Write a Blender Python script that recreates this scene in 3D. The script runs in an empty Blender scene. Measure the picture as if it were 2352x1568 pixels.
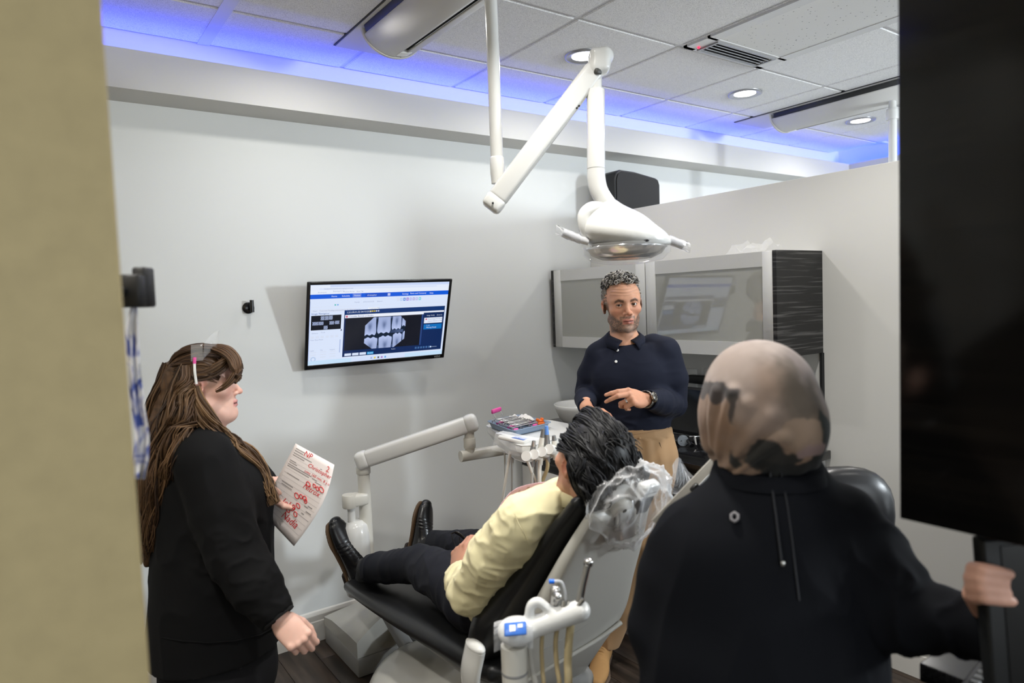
import bpy, bmesh, math, random
import numpy as np
from mathutils import Vector, Matrix, noise as mnoise
random.seed(7); np.random.seed(7)
SC = bpy.context.scene
COL = SC.collection

# ---------------------------------------------------------------- camera
F_PX = 1563.0
PITCH, ROLL, YAW = 0.05978915, -0.03805213, 0.61583572
EYE = np.array([0.0, 0.0, 1.58])


def _rot():
    cy, sy = math.cos(YAW), math.sin(YAW)
    cp, sp = math.cos(PITCH), math.sin(PITCH)
    cr, sr = math.cos(ROLL), math.sin(ROLL)
    m = np.array([[1, 0, 0], [0, 0, -1], [0, 1, 0]], float)
    rz = np.array([[cy, -sy, 0], [sy, cy, 0], [0, 0, 1]])
    rp = np.array([[1, 0, 0], [0, cp, -sp], [0, sp, cp]])
    rr = np.array([[cr, -sr, 0], [sr, cr, 0], [0, 0, 1]])
    return rr @ rp @ m @ rz


RC = _rot()
cam_d = bpy.data.cameras.new('camera')
cam = bpy.data.objects.new('camera', cam_d)
COL.objects.link(cam)
cam_d.sensor_width = 36.0
cam_d.lens = F_PX / 2352.0 * 36.0
cam_d.clip_start = 0.05
_m = Matrix.Identity(4)
for i in range(3):
    _m[i][0] = RC[0][i]; _m[i][1] = -RC[1][i]; _m[i][2] = -RC[2][i]; _m[i][3] = EYE[i]
cam.matrix_world = _m
cam_d.dof.use_dof = True
cam_d.dof.focus_distance = 2.75
cam_d.dof.aperture_fstop = 2.8
SC.camera = cam

# ---------------------------------------------------------------- colour management, world, lights
SC.view_settings.view_transform = 'Standard'
SC.view_settings.look = 'None'
SC.view_settings.gamma = 1.0
SC.view_settings.use_curve_mapping = False
SC.view_settings.exposure = 0.0
SC.cycles.use_denoising = True
SC.cycles.max_bounces = 7
SC.cycles.diffuse_bounces = 4
SC.cycles.glossy_bounces = 4
SC.cycles.transmission_bounces = 6
SC.cycles.transparent_max_bounces = 10
SC.cycles.sample_clamp_indirect = 4.0
SC.cycles.caustics_reflective = False
SC.cycles.caustics_refractive = False

W = bpy.data.worlds.new('world')
SC.world = W
W.use_nodes = True
W.node_tree.nodes['Background'].inputs[0].default_value = (0.75, 0.8, 0.9, 1)
W.node_tree.nodes['Background'].inputs[1].default_value = 0.05

CEIL = 2.715
WALL_Y = 3.147
PART_X = 2.84
LAMP_POWER = 6.0
# recessed downlights: every second ceiling tile
DOWNLIGHTS = [(x, y) for y in (2.44, 1.22, 0.0, -1.22) for x in (-1.455, -0.235, 0.985, 2.205, 3.425, 4.7)
              if not (y == 2.44 and x == -0.235)]


def area(name, loc, rot, sx, sy, power, color, shape='RECTANGLE', spread=180):
    l = bpy.data.lights.new(name, 'AREA')
    l.shape = shape; l.size = sx
    if shape in ('RECTANGLE', 'ELLIPSE'):
        l.size_y = sy
    l.energy = power; l.color = color; l.spread = math.radians(spread)
    o = bpy.data.objects.new(name, l)
    o.location = loc; o.rotation_euler = rot
    COL.objects.link(o)
    return o


for (x, y) in DOWNLIGHTS:
    area('downlight_glow', (x, y, CEIL - 0.012), (0, 0, 0), 0.13, 0.13, LAMP_POWER * (1.0 if y > 2 else (2.0 if x < 2 else 1.35) if y > 1 else 0.45), (1.0, 0.972, 0.915), 'DISK', 156 if y > 2 else 116)
# blue strip lights lying in the cove troughs, facing up
area('cove_strip_glow', (2.85, 3.092, 2.535), (math.pi, 0, 0), 5.6, 0.012, 15.5, (0.065, 0.105, 1.0))
area('cove_strip_glow', (5.64, 1.6, 2.535), (math.pi, 0, math.pi / 2), 3.0, 0.012, 8.0, (0.03, 0.10, 1.0))

# unseen windows behind the camera: first an added fill, second assumed from the screen's shadow
area('unseen_window_light', (1.0, -2.36, 1.55), (math.radians(90), 0, 0), 3.0, 1.4, 52.0, (0.90, 0.96, 1.0))
area('unseen_window_light', (4.7, -2.37, 2.08), (math.radians(90), 0, 0), 0.40, 0.48, 165.0, (0.86, 0.94, 1.0))

# ---------------------------------------------------------------- geometry helpers
def ray(px, py):
    return RC.T @ np.array([(px - 1176) / F_PX, (py - 784) / F_PX, 1.0])


def at(px, py, d):
    """world point seen at this place in the photograph, d metres in front of the lens"""
    return EYE + ray(px, py) * d


def on_z(px, py, z):
    r = ray(px, py); return EYE + r * ((z - EYE[2]) / r[2])


def on_y(px, py, y):
    r = ray(px, py); return EYE + r * (y / r[1])


def on_x(px, py, x):
    r = ray(px, py); return EYE + r * (x / r[0])


RT = np.array([math.cos(YAW), -math.sin(YAW), 0.0])
FW = np.array([math.sin(YAW), math.cos(YAW), 0.0])
UP = np.array([0, 0, 1.0])


def V(*a):
    return np.array(a if len(a) > 1 else a[0], float)


def nrm(v):
    v = np.asarray(v, float); return v / max(1e-9, np.linalg.norm(v))


def frame(y, z):
    """3x3 with columns x, y, z from a facing and an up hint"""
    y = nrm(y); x = nrm(np.cross(y, z)); z = np.cross(x, y)
    return np.stack([x, y, z], 1)


MATS = {}


def mat(name, col=(0.8, 0.8, 0.8), rough=0.5, metal=0.0, spec=0.5, bump=0.0, bscale=60.0, bdist=0.002, alpha=1.0, trans=0.0,
        emit=None, estr=0.0, attr=None, sss=0.0, coat=0.0, sheen=0.0, var=0.0, vscale=4.0, ior=1.45, weave=False):
    if name in MATS:
        return MATS[name]
    m = bpy.data.materials.new(name); m.use_nodes = True
    nt = m.node_tree; b = nt.nodes['Principled BSDF']
    c4 = (*col, 1)
    b.inputs['Base Color'].default_value = c4
    b.inputs['Roughness'].default_value = rough
    b.inputs['Metallic'].default_value = metal
    b.inputs['Specular IOR Level'].default_value = spec
    b.inputs['IOR'].default_value = ior
    b.inputs['Alpha'].default_value = alpha
    b.inputs['Transmission Weight'].default_value = trans
    b.inputs['Coat Weight'].default_value = coat
    b.inputs['Sheen Weight'].default_value = sheen
    if emit:
        b.inputs['Emission Color'].default_value = (*emit, 1); b.inputs['Emission Strength'].default_value = estr
    if sss:
        b.inputs['Subsurface Weight'].default_value = sss
        b.inputs['Subsurface Radius'].default_value = (1.0, 0.35, 0.2)
        b.inputs['Subsurface Scale'].default_value = 0.006
    src = None
    if attr:
        a = nt.nodes.new('ShaderNodeAttribute'); a.attribute_name = attr
        src = a.outputs['Color']; nt.links.new(src, b.inputs['Base Color'])
    tc = None
    if var or bump:
        tc = nt.nodes.new('ShaderNodeTexCoord')
    if var:
        n = nt.nodes.new('ShaderNodeTexNoise'); n.inputs['Scale'].default_value = vscale; n.inputs['Detail'].default_value = 4
        nt.links.new(tc.outputs['Object'], n.inputs['Vector'])
        mx = nt.nodes.new('ShaderNodeMix'); mx.data_type = 'RGBA'; mx.blend_type = 'MULTIPLY'
        mx.inputs[0].default_value = 1.0
        cr = nt.nodes.new('ShaderNodeMapRange')
        cr.inputs['From Min'].default_value = 0.3; cr.inputs['From Max'].default_value = 0.7
        cr.inputs['To Min'].default_value = 1 - var; cr.inputs['To Max'].default_value = 1 + var
        nt.links.new(n.outputs['Fac'], cr.inputs['Value'])
        if src is not None:
            nt.links.new(src, mx.inputs[6])
        else:
            mx.inputs[6].default_value = c4
        nt.links.new(cr.outputs[0], mx.inputs[7])
        nt.links.new(mx.outputs[2], b.inputs['Base Color'])
    if bump:
        if weave:
            n2 = nt.nodes.new('ShaderNodeTexWave'); n2.inputs['Scale'].default_value = bscale; n2.inputs['Distortion'].default_value = 3
            n2.inputs['Detail'].default_value = 2
        else:
            n2 = nt.nodes.new('ShaderNodeTexNoise'); n2.inputs['Scale'].default_value = bscale; n2.inputs['Detail'].default_value = 3
        nt.links.new(tc.outputs['Object'], n2.inputs['Vector'])
        bp = nt.nodes.new('ShaderNodeBump'); bp.inputs['Strength'].default_value = bump; bp.inputs['Distance'].default_value = bdist
        nt.links.new(n2.outputs['Fac'], bp.inputs['Height']); nt.links.new(bp.outputs['Normal'], b.inputs['Normal'])
    MATS[name] = m
    return m


class MB:
    """collects shapes that end up as ONE mesh"""

    def __init__(self):
        self.v = []; self.f = []; self.sm = []

    def add(self, vs, fs, smooth=False):
        o = len(self.v)
        self.v.extend([tuple(map(float, p)) for p in vs])
        self.f.extend([tuple(i + o for i in f) for f in fs])
        self.sm.extend([smooth] * len(fs))
        return self

    def box(self, c, s, R=None, bev=0.0, seg=2):
        c = V(c); hx, hy, hz = [x / 2 for x in s]
        if bev > 0:
            bm = bmesh.new()
            bmesh.ops.create_cube(bm, size=1.0)
            for v in bm.verts:
                v.co = Vector((v.co.x * s[0], v.co.y * s[1], v.co.z * s[2]))
            bmesh.ops.bevel(bm, geom=bm.edges[:], offset=min(bev, min(s) * 0.49), segments=seg, profile=0.5, affect='EDGES')
            bm.verts.index_update()
            vs = [np.array(v.co) for v in bm.verts]; fs = [tuple(v.index for v in f.verts) for f in bm.faces]
            bm.free()
        else:
            vs = [V(x, y, z) for z in (-hz, hz) for y in (-hy, hy) for x in (-hx, hx)]
            fs = [(0, 2, 3, 1), (4, 5, 7, 6), (0, 1, 5, 4), (2, 6, 7, 3), (0, 4, 6, 2), (1, 3, 7, 5)]
        if R is not None:
            vs = [R @ p for p in vs]
        return self.add([p + c for p in vs], fs, bev > 0)

    def bb(self, x0, x1, y0, y1, z0, z1, bev=0.0, seg=2):
        return self.box(((x0 + x1) / 2, (y0 + y1) / 2, (z0 + z1) / 2), (abs(x1 - x0), abs(y1 - y0), abs(z1 - z0)), None, bev, seg)

    def tube(self, pts, rad, n=12, cap=True, squash=None, up=None):
        """swept tube along points; rad scalar or list; squash (a,b) scales the section"""
        P = [V(p) for p in pts]; k = len(P)
        if not hasattr(rad, '__len__'):
            rad = [rad] * k
        T = []
        for i in range(k):
            a = P[max(0, i - 1)]; b = P[min(k - 1, i + 1)]; T.append(nrm(b - a))
        u0 = V(up) if up is not None else (V(0, 0, 1) if abs(T[0][2]) < 0.9 else V(1, 0, 0))
        u = nrm(u0 - T[0] * (u0 @ T[0]))
        vs = []; fs = []
        sa, sb = squash or (1, 1)
        for i in range(k):
            u = nrm(u - T[i] * (u @ T[i])); w = np.cross(T[i], u)
            for j in range(n):
                t = 2 * math.pi * j / n
                vs.append(P[i] + rad[i] * (math.cos(t) * u * sa + math.sin(t) * w * sb))
        for i in range(k - 1):
            for j in range(n):
                j2 = (j + 1) % n
                fs.append((i * n + j, i * n + j2, (i + 1) * n + j2, (i + 1) * n + j))
        self.add(vs, fs, True)
        if cap:
            self.add(vs[:n], [tuple(range(n - 1, -1, -1))]); self.add(vs[-n:], [tuple(range(n))])
        return self

    def cyl(self, a, b, r, r2=None, n=20):
        return self.tube([a, b], [r, r if r2 is None else r2], n)

    def lathe(self, c, prof, R=None, n=28, close=True):
        """prof: list of (radius, height) about local z"""
        c = V(c); vs = []; fs = []
        k = len(prof)
        for (r, h) in prof:
            for j in range(n):
                t = 2 * math.pi * j / n
                p = V(r * math.cos(t), r * math.sin(t), h)
                vs.append((R @ p if R is not None else p) + c)
        for i in range(k - 1):
            for j in range(n):
                j2 = (j + 1) % n
                fs.append((i * n + j, i * n + j2, (i + 1) * n + j2, (i + 1) * n + j))
        self.add(vs, fs, True)
        if close:
            self.add(vs[:n], [tuple(range(n - 1, -1, -1))]); self.add(vs[-n:], [tuple(range(n))])
        return self

    def ball(self, c, r, R=None, n=16):
        rx, ry, rz = (r, r, r) if not hasattr(r, '__len__') else r
        c = V(c); vs = []; fs = []
        m = n // 2
        for i in range(m + 1):
            ph = math.pi * i / m
            for j in range(n):
                t = 2 * math.pi * j / n
                p = V(rx * math.sin(ph) * math.cos(t), ry * math.sin(ph) * math.sin(t), rz * math.cos(ph))
                vs.append((R @ p if R is not None else p) + c)
        for i in range(m):
            for j in range(n):
                j2 = (j + 1) % n
                fs.append((i * n + j, (i + 1) * n + j, (i + 1) * n + j2, i * n + j2))
        return self.add(vs, fs, True)

    def prism(self, poly, d, smooth=False):
        """extrude a planar polygon (list of 3-D points) by vector d"""
        P = [V(p) for p in poly]; n = len(P); d = V(d)
        nn = sum((np.cross(P[i] - P[0], P[(i + 1) % n] - P[0]) for i in range(n)), V(0, 0, 0))
        if nn @ d > 0:
            P = P[::-1]
        vs = P + [p + d for p in P]
        fs = [tuple(range(n)), tuple(range(2 * n - 1, n - 1, -1))] + [(i + n, (i + 1) % n + n, (i + 1) % n, i) for i in range(n)]
        return self.add(vs, fs, smooth)

    def sheet(self, grid, thick=0.0, smooth=True):
        """grid: rows x cols x 3"""
        g = np.asarray(grid, float); a, b, _ = g.shape
        vs = g.reshape(-1, 3)
        fs = [(i * b + j, i * b + j + 1, (i + 1) * b + j + 1, (i + 1) * b + j) for i in range(a - 1) for j in range(b - 1)]
        if thick:
            du = np.gradient(g, axis=0); dv = np.gradient(g, axis=1)
            nn = np.cross(du, dv); nn /= np.maximum(1e-9, np.linalg.norm(nn, axis=2, keepdims=True))
            g2 = (g - nn * thick).reshape(-1, 3); n0 = len(vs)
            vs = np.vstack([vs, g2])
            fs2 = [tuple(n0 + i for i in f[::-1]) for f in fs]
            rim = [i for i in range(b)] + [i * b + b - 1 for i in range(1, a)] + [(a - 1) * b + j for j in range(b - 2, -1, -1)] + [i * b for i in range(a - 2, 0, -1)]
            side = [(rim[i], n0 + rim[i], n0 + rim[(i + 1) % len(rim)], rim[(i + 1) % len(rim)]) for i in range(len(rim))]
            fs = fs + fs2 + side
        return self.add(vs, fs, smooth)

    def build(self, name, m, parent=None, bevel=0.0):
        me = bpy.data.meshes.new(name)
        me.from_pydata(self.v, [], self.f)
        me.polygons.foreach_set('use_smooth', self.sm)
        me.update()
        return link(name, me, m, parent, bevel)


def wmat(o):
    """world matrix of an object whose parents are all plain translations/rotations"""
    w = o.matrix_basis.copy()
    if o.parent:
        w = wmat(o.parent) @ o.matrix_parent_inverse @ w
    return w


def link(name, me, m, parent=None, bevel=0.0):
    o = bpy.data.objects.new(name, me)
    if m is not None:
        if isinstance(m, (list, tuple)):
            for q in m:
                me.materials.append(q)
        else:
            me.materials.append(m)
    COL.objects.link(o)
    if parent is not None:
        o.parent = parent
        o.matrix_parent_inverse = wmat(parent).inverted()
    if bevel:
        b = o.modifiers.new('bevel', 'BEVEL'); b.width = bevel; b.segments = 2; b.limit_method = 'ANGLE'
        me.polygons.foreach_set('use_smooth', [True] * len(me.polygons))
        b.harden_normals = True
    return o


def tag(o, label=None, cat=None, group=None, kind=None):
    if label: o['label'] = label
    if cat: o['category'] = cat
    if group: o['group'] = group
    if kind: o['kind'] = kind
    return o


def thing(name, label, cat, loc, group=None):
    o = bpy.data.objects.new(name, None)
    o.empty_display_size = 0.05
    o.location = tuple(loc)
    COL.objects.link(o)
    return tag(o, label, cat, group)


def struct(name, mb, m, label=None, parent=None, bevel=0.0):
    o = mb.build(name, m, parent, bevel)
    if parent is None:
        o['kind'] = 'structure'
    if label: o['label'] = label
    return o


def spline(pts, n=8):
    """Catmull-Rom through the points"""
    P = [V(p) for p in pts]; P = [2 * P[0] - P[1]] + P + [2 * P[-1] - P[-2]]
    out = []
    for i in range(1, len(P) - 2):
        for k in range(n):
            t = k / n
            a, b, c, d = P[i - 1], P[i], P[i + 1], P[i + 2]
            out.append(0.5 * ((2 * b) + (c - a) * t + (2 * a - 5 * b + 4 * c - d) * t * t + (3 * b - a - 3 * c + d) * t ** 3))
    out.append(P[-2])
    return out


# ---------------------------------------------------------------- organic surfaces: signed distances, meshed by surface nets
def vnoise(p, s=1.0, seed=0):
    q = p * s + seed * 17.31
    i = np.floor(q).astype(np.int64); f = q - i
    f = f * f * (3 - 2 * f)
    r = 0
    for dx in (0, 1):
        for dy in (0, 1):
            for dz in (0, 1):
                h = ((i[:, 0] + dx) * 374761393 + (i[:, 1] + dy) * 668265263 + (i[:, 2] + dz) * 2147483647 + seed * 1013) & 0xffffffff
                h = ((h ^ (h >> 13)) * 1274126177) & 0xffffffff
                h = ((h ^ (h >> 16)) & 0xffff) / 65535.0
                w = (f[:, 0] if dx else 1 - f[:, 0]) * (f[:, 1] if dy else 1 - f[:, 1]) * (f[:, 2] if dz else 1 - f[:, 2])
                r = r + h * w
    return r


def fnoise(p, s, seed=0, o=3):
    return sum(vnoise(p, s * 2 ** k, seed + k) / 2 ** k for k in range(o)) / sum(1 / 2 ** k for k in range(o))


def smin(a, b, k):
    if k <= 0: return np.minimum(a, b)
    h = np.maximum(k - np.abs(a - b), 0) / k
    return np.minimum(a, b) - h * h * k * 0.25


class Chain:
    """polyline of round cones, optionally cut flat at either end"""

    def __init__(self, pts, rad, cut0=False, cut1=False, k=0.0):
        self.p = [V(p) for p in pts]; self.r = rad if hasattr(rad, '__len__') else [rad] * len(pts)
        self.c0, self.c1, self.k = cut0, cut1, min(k, 0.008)
        R = max(self.r)
        self.lo = np.min(self.p, 0) - R; self.hi = np.max(self.p, 0) + R

    def d(self, x):
        out = None
        for i in range(len(self.p) - 1):
            a, b = self.p[i], self.p[i + 1]; ab = b - a; L = ab @ ab
            t = np.clip(((x - a) @ ab) / max(L, 1e-12), 0, 1)
            q = x - a - t[:, None] * ab
            dd = np.sqrt((q * q).sum(1)) - (self.r[i] + (self.r[i + 1] - self.r[i]) * t)
            out = dd if out is None else smin(out, dd, self.k)
        if self.c0:
            n = nrm(self.p[0] - self.p[1]); out = np.maximum(out, (x - self.p[0]) @ n)
        if self.c1:
            n = nrm(self.p[-1] - self.p[-2]); out = np.maximum(out, (x - self.p[-1]) @ n)
        return out


class Loft:
    """smooth run of elliptical sections along a nearly straight axis; u is the wide direction"""

    def __init__(self, secs, u, cut0=False, cut1=False, k=0.01):
        S = np.array([list(V(c)) + [ru, rv] for c, ru, rv in secs], float)
        self.a = nrm(S[-1, :3] - S[0, :3]); self.o = S[0, :3]
        if len(S) > 2:
            E = np.vstack([2 * S[0] - S[1], S, 2 * S[-1] - S[-2]]); out = []
            for i in range(1, len(E) - 2):
                for t in np.linspace(0, 1, 8, endpoint=False):
                    p0, p1, p2, p3 = E[i - 1], E[i], E[i + 1], E[i + 2]
                    out.append(0.5 * (2 * p1 + (p2 - p0) * t + (2 * p0 - 5 * p1 + 4 * p2 - p3) * t * t + (3 * p1 - p0 - 3 * p2 + p3) * t ** 3))
            S = np.vstack([out, S[-1:]])
        self.t = (S[:, :3] - self.o) @ self.a; self.S = S
        self.t = np.maximum.accumulate(self.t)
        self.u = nrm(V(u) - self.a * (V(u) @ self.a)); self.v = np.cross(self.a, self.u)
        self.cu = (S[:, :3] - self.o) @ self.u; self.cv = (S[:, :3] - self.o) @ self.v
        self.c0, self.c1 = cut0, cut1
        R = S[:, 3:].max(1)[:, None]
        self.lo = (S[:, :3] - R).min(0); self.hi = (S[:, :3] + R).max(0)

    def d(self, x):
        q = x - self.o; w = q @ self.a; t = np.clip(w, self.t[0], self.t[-1])
        ru = np.interp(t, self.t, self.S[:, 3]); rv = np.interp(t, self.t, self.S[:, 4]); rw = np.minimum(ru, rv)
        U = q @ self.u - np.interp(t, self.t, self.cu); Vv = q @ self.v - np.interp(t, self.t, self.cv); Wv = w - t
        k0 = np.sqrt((U / ru) ** 2 + (Vv / rv) ** 2 + (Wv / rw) ** 2); k1 = np.sqrt((U / ru ** 2) ** 2 + (Vv / rv ** 2) ** 2 + (Wv / rw ** 2) ** 2)
        out = np.where(k0 < 1e-5, -rw, k0 * (k0 - 1) / np.maximum(k1, 1e-9))
        if self.c0: out = np.maximum(out, self.t[0] - w)
        if self.c1: out = np.maximum(out, w - self.t[-1])
        return out


class Ell:
    def __init__(self, c, r, R=None):
        self.c = V(c); self.r = V(r) if hasattr(r, '__len__') else V(r, r, r); self.R = np.eye(3) if R is None else R
        e = np.sqrt(((self.R * self.r) ** 2).sum(1))
        self.lo = self.c - e; self.hi = self.c + e

    def d(self, x):
        q = (x - self.c) @ self.R
        k0 = np.sqrt(((q / self.r) ** 2).sum(1)); k1 = np.sqrt(((q / self.r ** 2) ** 2).sum(1))
        return np.where(k0 < 1e-6, -self.r.min(), k0 * (k0 - 1) / np.maximum(k1, 1e-9))


class RBox:
    def __init__(self, c, s, R=None, r=0.005):
        self.c = V(c); self.h = V(s) / 2 - r; self.R = np.eye(3) if R is None else R; self.rr = r
        e = (np.abs(self.R) * (self.h + r)).sum(1); self.lo = self.c - e; self.hi = self.c + e

    def d(self, x):
        q = np.abs((x - self.c) @ self.R) - self.h
        return np.sqrt((np.maximum(q, 0) ** 2).sum(1)) + np.minimum(q.max(1), 0) - self.rr


class Plane:
    def __init__(self, c, n):
        self.c = V(c); self.n = nrm(n); self.lo = V(-9, -9, -9); self.hi = V(9, 9, 9)

    def d(self, x):
        return (x - self.c) @ self.n


class Fn:
    def __init__(self, f, lo, hi):
        self.d = f; self.lo = V(lo); self.hi = V(hi)


def sdf_eval(ops, x, margin):
    d = np.full(len(x), 1.0)
    for (s, op, k) in ops:
        m = margin + k
        if op == 'd':                                  # displacement added to what is there
            d = d + s.d(x); continue
        if op == 'i':
            d = np.maximum(d, s.d(x)); continue
        sel = np.all((x > s.lo - m) & (x < s.hi + m), axis=1)
        if not sel.any(): continue
        xs = x[sel]
        if op == 'u':
            d[sel] = smin(d[sel], s.d(xs), k)
        elif op == 's':
            d[sel] = -smin(-d[sel], s.d(xs), k)
    return d


def sdf_mesh(ops, h):
    B = 8
    lo = np.min([s.lo for s, op, k in ops if op == 'u'], 0) - 3 * h
    hi = np.max([s.hi for s, op, k in ops if op == 'u'], 0) + 3 * h
    nb = np.ceil((hi - lo) / (h * B)).astype(int)
    N = nb * B + 1
    ax = [lo[i] + (np.arange(nb[i]) * B + B / 2) * h for i in range(3)]
    C = np.stack(np.meshgrid(*ax, indexing='ij'), -1).reshape(-1, 3)
    hd = B * h * 0.87
    dc = sdf_eval(ops, C, hd * 2.2)
    act = np.abs(dc) < hd * 1.7
    G = np.where(dc.reshape(nb) < 0, -1.0, 1.0).astype(np.float32)
    G = np.repeat(np.repeat(np.repeat(G, B, 0), B, 1), B, 2)
    G = np.pad(G, ((0, 1), (0, 1), (0, 1)), mode='edge')
    idx = np.argwhere(act.reshape(nb))
    off = np.stack(np.meshgrid(*[np.arange(B + 1)] * 3, indexing='ij'), -1).reshape(-1, 3)
    for s in range(0, len(idx), 400):
        I = (idx[s:s + 400, None, :] * B + off[None]).reshape(-1, 3)
        G[I[:, 0], I[:, 1], I[:, 2]] = sdf_eval(ops, lo + I * h, hd * 2.2)
    ins = G < 0
    cnt = np.zeros(N - 1, np.int8)
    for dx in (0, 1):
        for dy in (0, 1):
            for dz in (0, 1):
                cnt += ins[dx:N[0] - 1 + dx, dy:N[1] - 1 + dy, dz:N[2] - 1 + dz]
    cells = np.argwhere((cnt > 0) & (cnt < 8))
    cor = np.array([[a, b, c] for a in (0, 1) for b in (0, 1) for c in (0, 1)])
    cv = np.stack([G[cells[:, 0] + a, cells[:, 1] + b, cells[:, 2] + c] for a, b, c in cor], 1)
    acc = np.zeros((len(cells), 3)); num = np.zeros(len(cells))
    for i in range(8):
        for j in range(i + 1, 8):
            if np.abs(cor[i] - cor[j]).sum() != 1: continue
            a, b = cv[:, i], cv[:, j]
            x = (a < 0) != (b < 0)
            t = np.where(x, a / np.where(x, a - b, 1), 0)
            p = cor[i] + t[:, None] * (cor[j] - cor[i])
            acc += np.where(x[:, None], p, 0); num += x
    verts = lo + (cells + acc / num[:, None]) * h
    vid = np.full(N - 1, -1, np.int32)
    vid[cells[:, 0], cells[:, 1], cells[:, 2]] = np.arange(len(cells))
    quads = []
    for axis in range(3):
        sl0 = [slice(1, N[i] - 1) for i in range(3)]; sl1 = list(sl0)
        sl0[axis] = slice(0, N[axis] - 1); sl1[axis] = slice(1, N[axis])
        a = ins[tuple(sl0)]; b = ins[tuple(sl1)]
        o = np.ones(3, int); o[axis] = 0
        for flip, mask in ((False, a & ~b), (True, ~a & b)):
            e = np.argwhere(mask) + o
            if not len(e): continue
            u, v = (axis + 1) % 3, (axis + 2) % 3
            du = np.zeros(3, int); du[u] = 1; dv = np.zeros(3, int); dv[v] = 1
            q = [e - du - dv, e - dv, e, e - du]
            ids = np.stack([vid[p[:, 0], p[:, 1], p[:, 2]] for p in q], 1)
            if flip: ids = ids[:, ::-1]
            quads.append(ids[(ids >= 0).all(1)])
    return verts, np.vstack(quads)


def vnormals(v, q):
    n = np.cross(v[q[:, 2]] - v[q[:, 0]], v[q[:, 3]] - v[q[:, 1]])
    out = np.zeros_like(v)
    for k in range(4):
        np.add.at(out, q[:, k], n)
    return out / np.maximum(1e-12, np.linalg.norm(out, axis=1, keepdims=True))


def np_mesh(name, v, q, m, parent=None, color=None):
    me = bpy.data.meshes.new(name)
    k = q.shape[1]
    me.vertices.add(len(v)); me.vertices.foreach_set('co', np.ascontiguousarray(v, np.float32).ravel())
    me.loops.add(len(q) * k); me.loops.foreach_set('vertex_index', np.ascontiguousarray(q, np.int32).ravel())
    me.polygons.add(len(q)); me.polygons.foreach_set('loop_start', np.arange(0, len(q) * k, k, dtype=np.int32))
    me.polygons.foreach_set('use_smooth', np.ones(len(q), bool))
    me.update(calc_edges=True)
    if color is not None:
        ca = me.color_attributes.new('Col', 'FLOAT_COLOR', 'POINT')
        c4 = np.ones((len(v), 4), np.float32); c4[:, :3] = color
        ca.data.foreach_set('color', c4.ravel())
    return link(name, me, m, parent)


def organic(name, ops, h, m, parent=None, color=None, disp=None, relax=0):
    v, q = sdf_mesh(ops, h)
    for _ in range(relax):                              # gentle smoothing
        s = np.zeros_like(v); c = np.zeros(len(v))
        for k in range(4):
            for kk in (1, 3):
                np.add.at(s, q[:, k], v[q[:, (k + kk) % 4]]); np.add.at(c, q[:, k], 1)
        v = 0.5 * v + 0.5 * s / np.maximum(c, 1)[:, None]
    if disp is not None:
        v = v + vnormals(v, q) * disp(v)[:, None]
    col = color(v, vnormals(v, q)) if color is not None else None
    return np_mesh(name, v, q, m, parent, col)


def locks(name, strands, m, parent=None, sides=5, kind=None):
    """strands: list of (points (n,3), radii (n,), rgb) -> one mesh of tapering locks"""
    VV, QQ, CC = [], [], []; o = 0
    for P, r, c in strands:
        P = np.asarray(P); n = len(P)
        T = np.gradient(P, axis=0); T /= np.maximum(1e-9, np.linalg.norm(T, axis=1, keepdims=True))
        u = np.cross(T, np.array([0.31, 0.52, 0.79])); u /= np.maximum(1e-9, np.linalg.norm(u, axis=1, keepdims=True))
        w = np.cross(T, u)
        a = np.arange(sides) * 2 * math.pi / sides
        ring = P[:, None, :] + np.asarray(r)[:, None, None] * (np.cos(a)[None, :, None] * u[:, None, :] + np.sin(a)[None, :, None] * w[:, None, :])
        VV.append(ring.reshape(-1, 3)); CC.append(np.repeat(np.asarray(c, float)[None], n * sides, 0))
        i = np.arange(n - 1)[:, None] * sides; j = np.arange(sides)[None]; j2 = (j + 1) % sides
        QQ.append(np.stack([i + j, i + j2, i + sides + j2, i + sides + j], -1).reshape(-1, 4) + o)
        o += n * sides
    ob = np_mesh(name, np.vstack(VV), np.vstack(QQ), m, parent, np.vstack(CC))
    return ob


def text_mesh(s, size, org, ux, uy, lift=None):
    """flat lettering as (verts, faces); org is the left end of the base line"""
    cu = bpy.data.curves.new('lettering', 'FONT'); cu.body = s; cu.size = size; cu.resolution_u = 2
    o = bpy.data.objects.new('lettering', cu)
    me = o.to_mesh()
    vs = [V(org) + V(ux) * v.co.x + V(uy) * v.co.y for v in me.vertices]
    fs = [tuple(p.vertices) for p in me.polygons]
    o.to_mesh_clear(); bpy.data.objects.remove(o); bpy.data.curves.remove(cu)
    return vs, fs

# ---------------------------------------------------------------- the room
M_WALL = mat('painted wall', (0.75, 0.765, 0.76), 0.55, spec=0.35, bump=0.06, bscale=350, bdist=0.0008)
M_WARM = mat('warm white wall', (0.64, 0.63, 0.60), 0.55, spec=0.35, bump=0.06, bscale=350, bdist=0.0008)
M_BEIGE = mat('beige wall', (0.46, 0.375, 0.20), 0.6, spec=0.3, bump=0.1, bscale=500, bdist=0.0008, var=0.05, vscale=30)
M_CEIL = mat('ceiling white', (0.8, 0.8, 0.8), 0.8, spec=0.2)
M_TRIM = mat('trim paint', (0.74, 0.72, 0.68), 0.35, spec=0.4)


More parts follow.
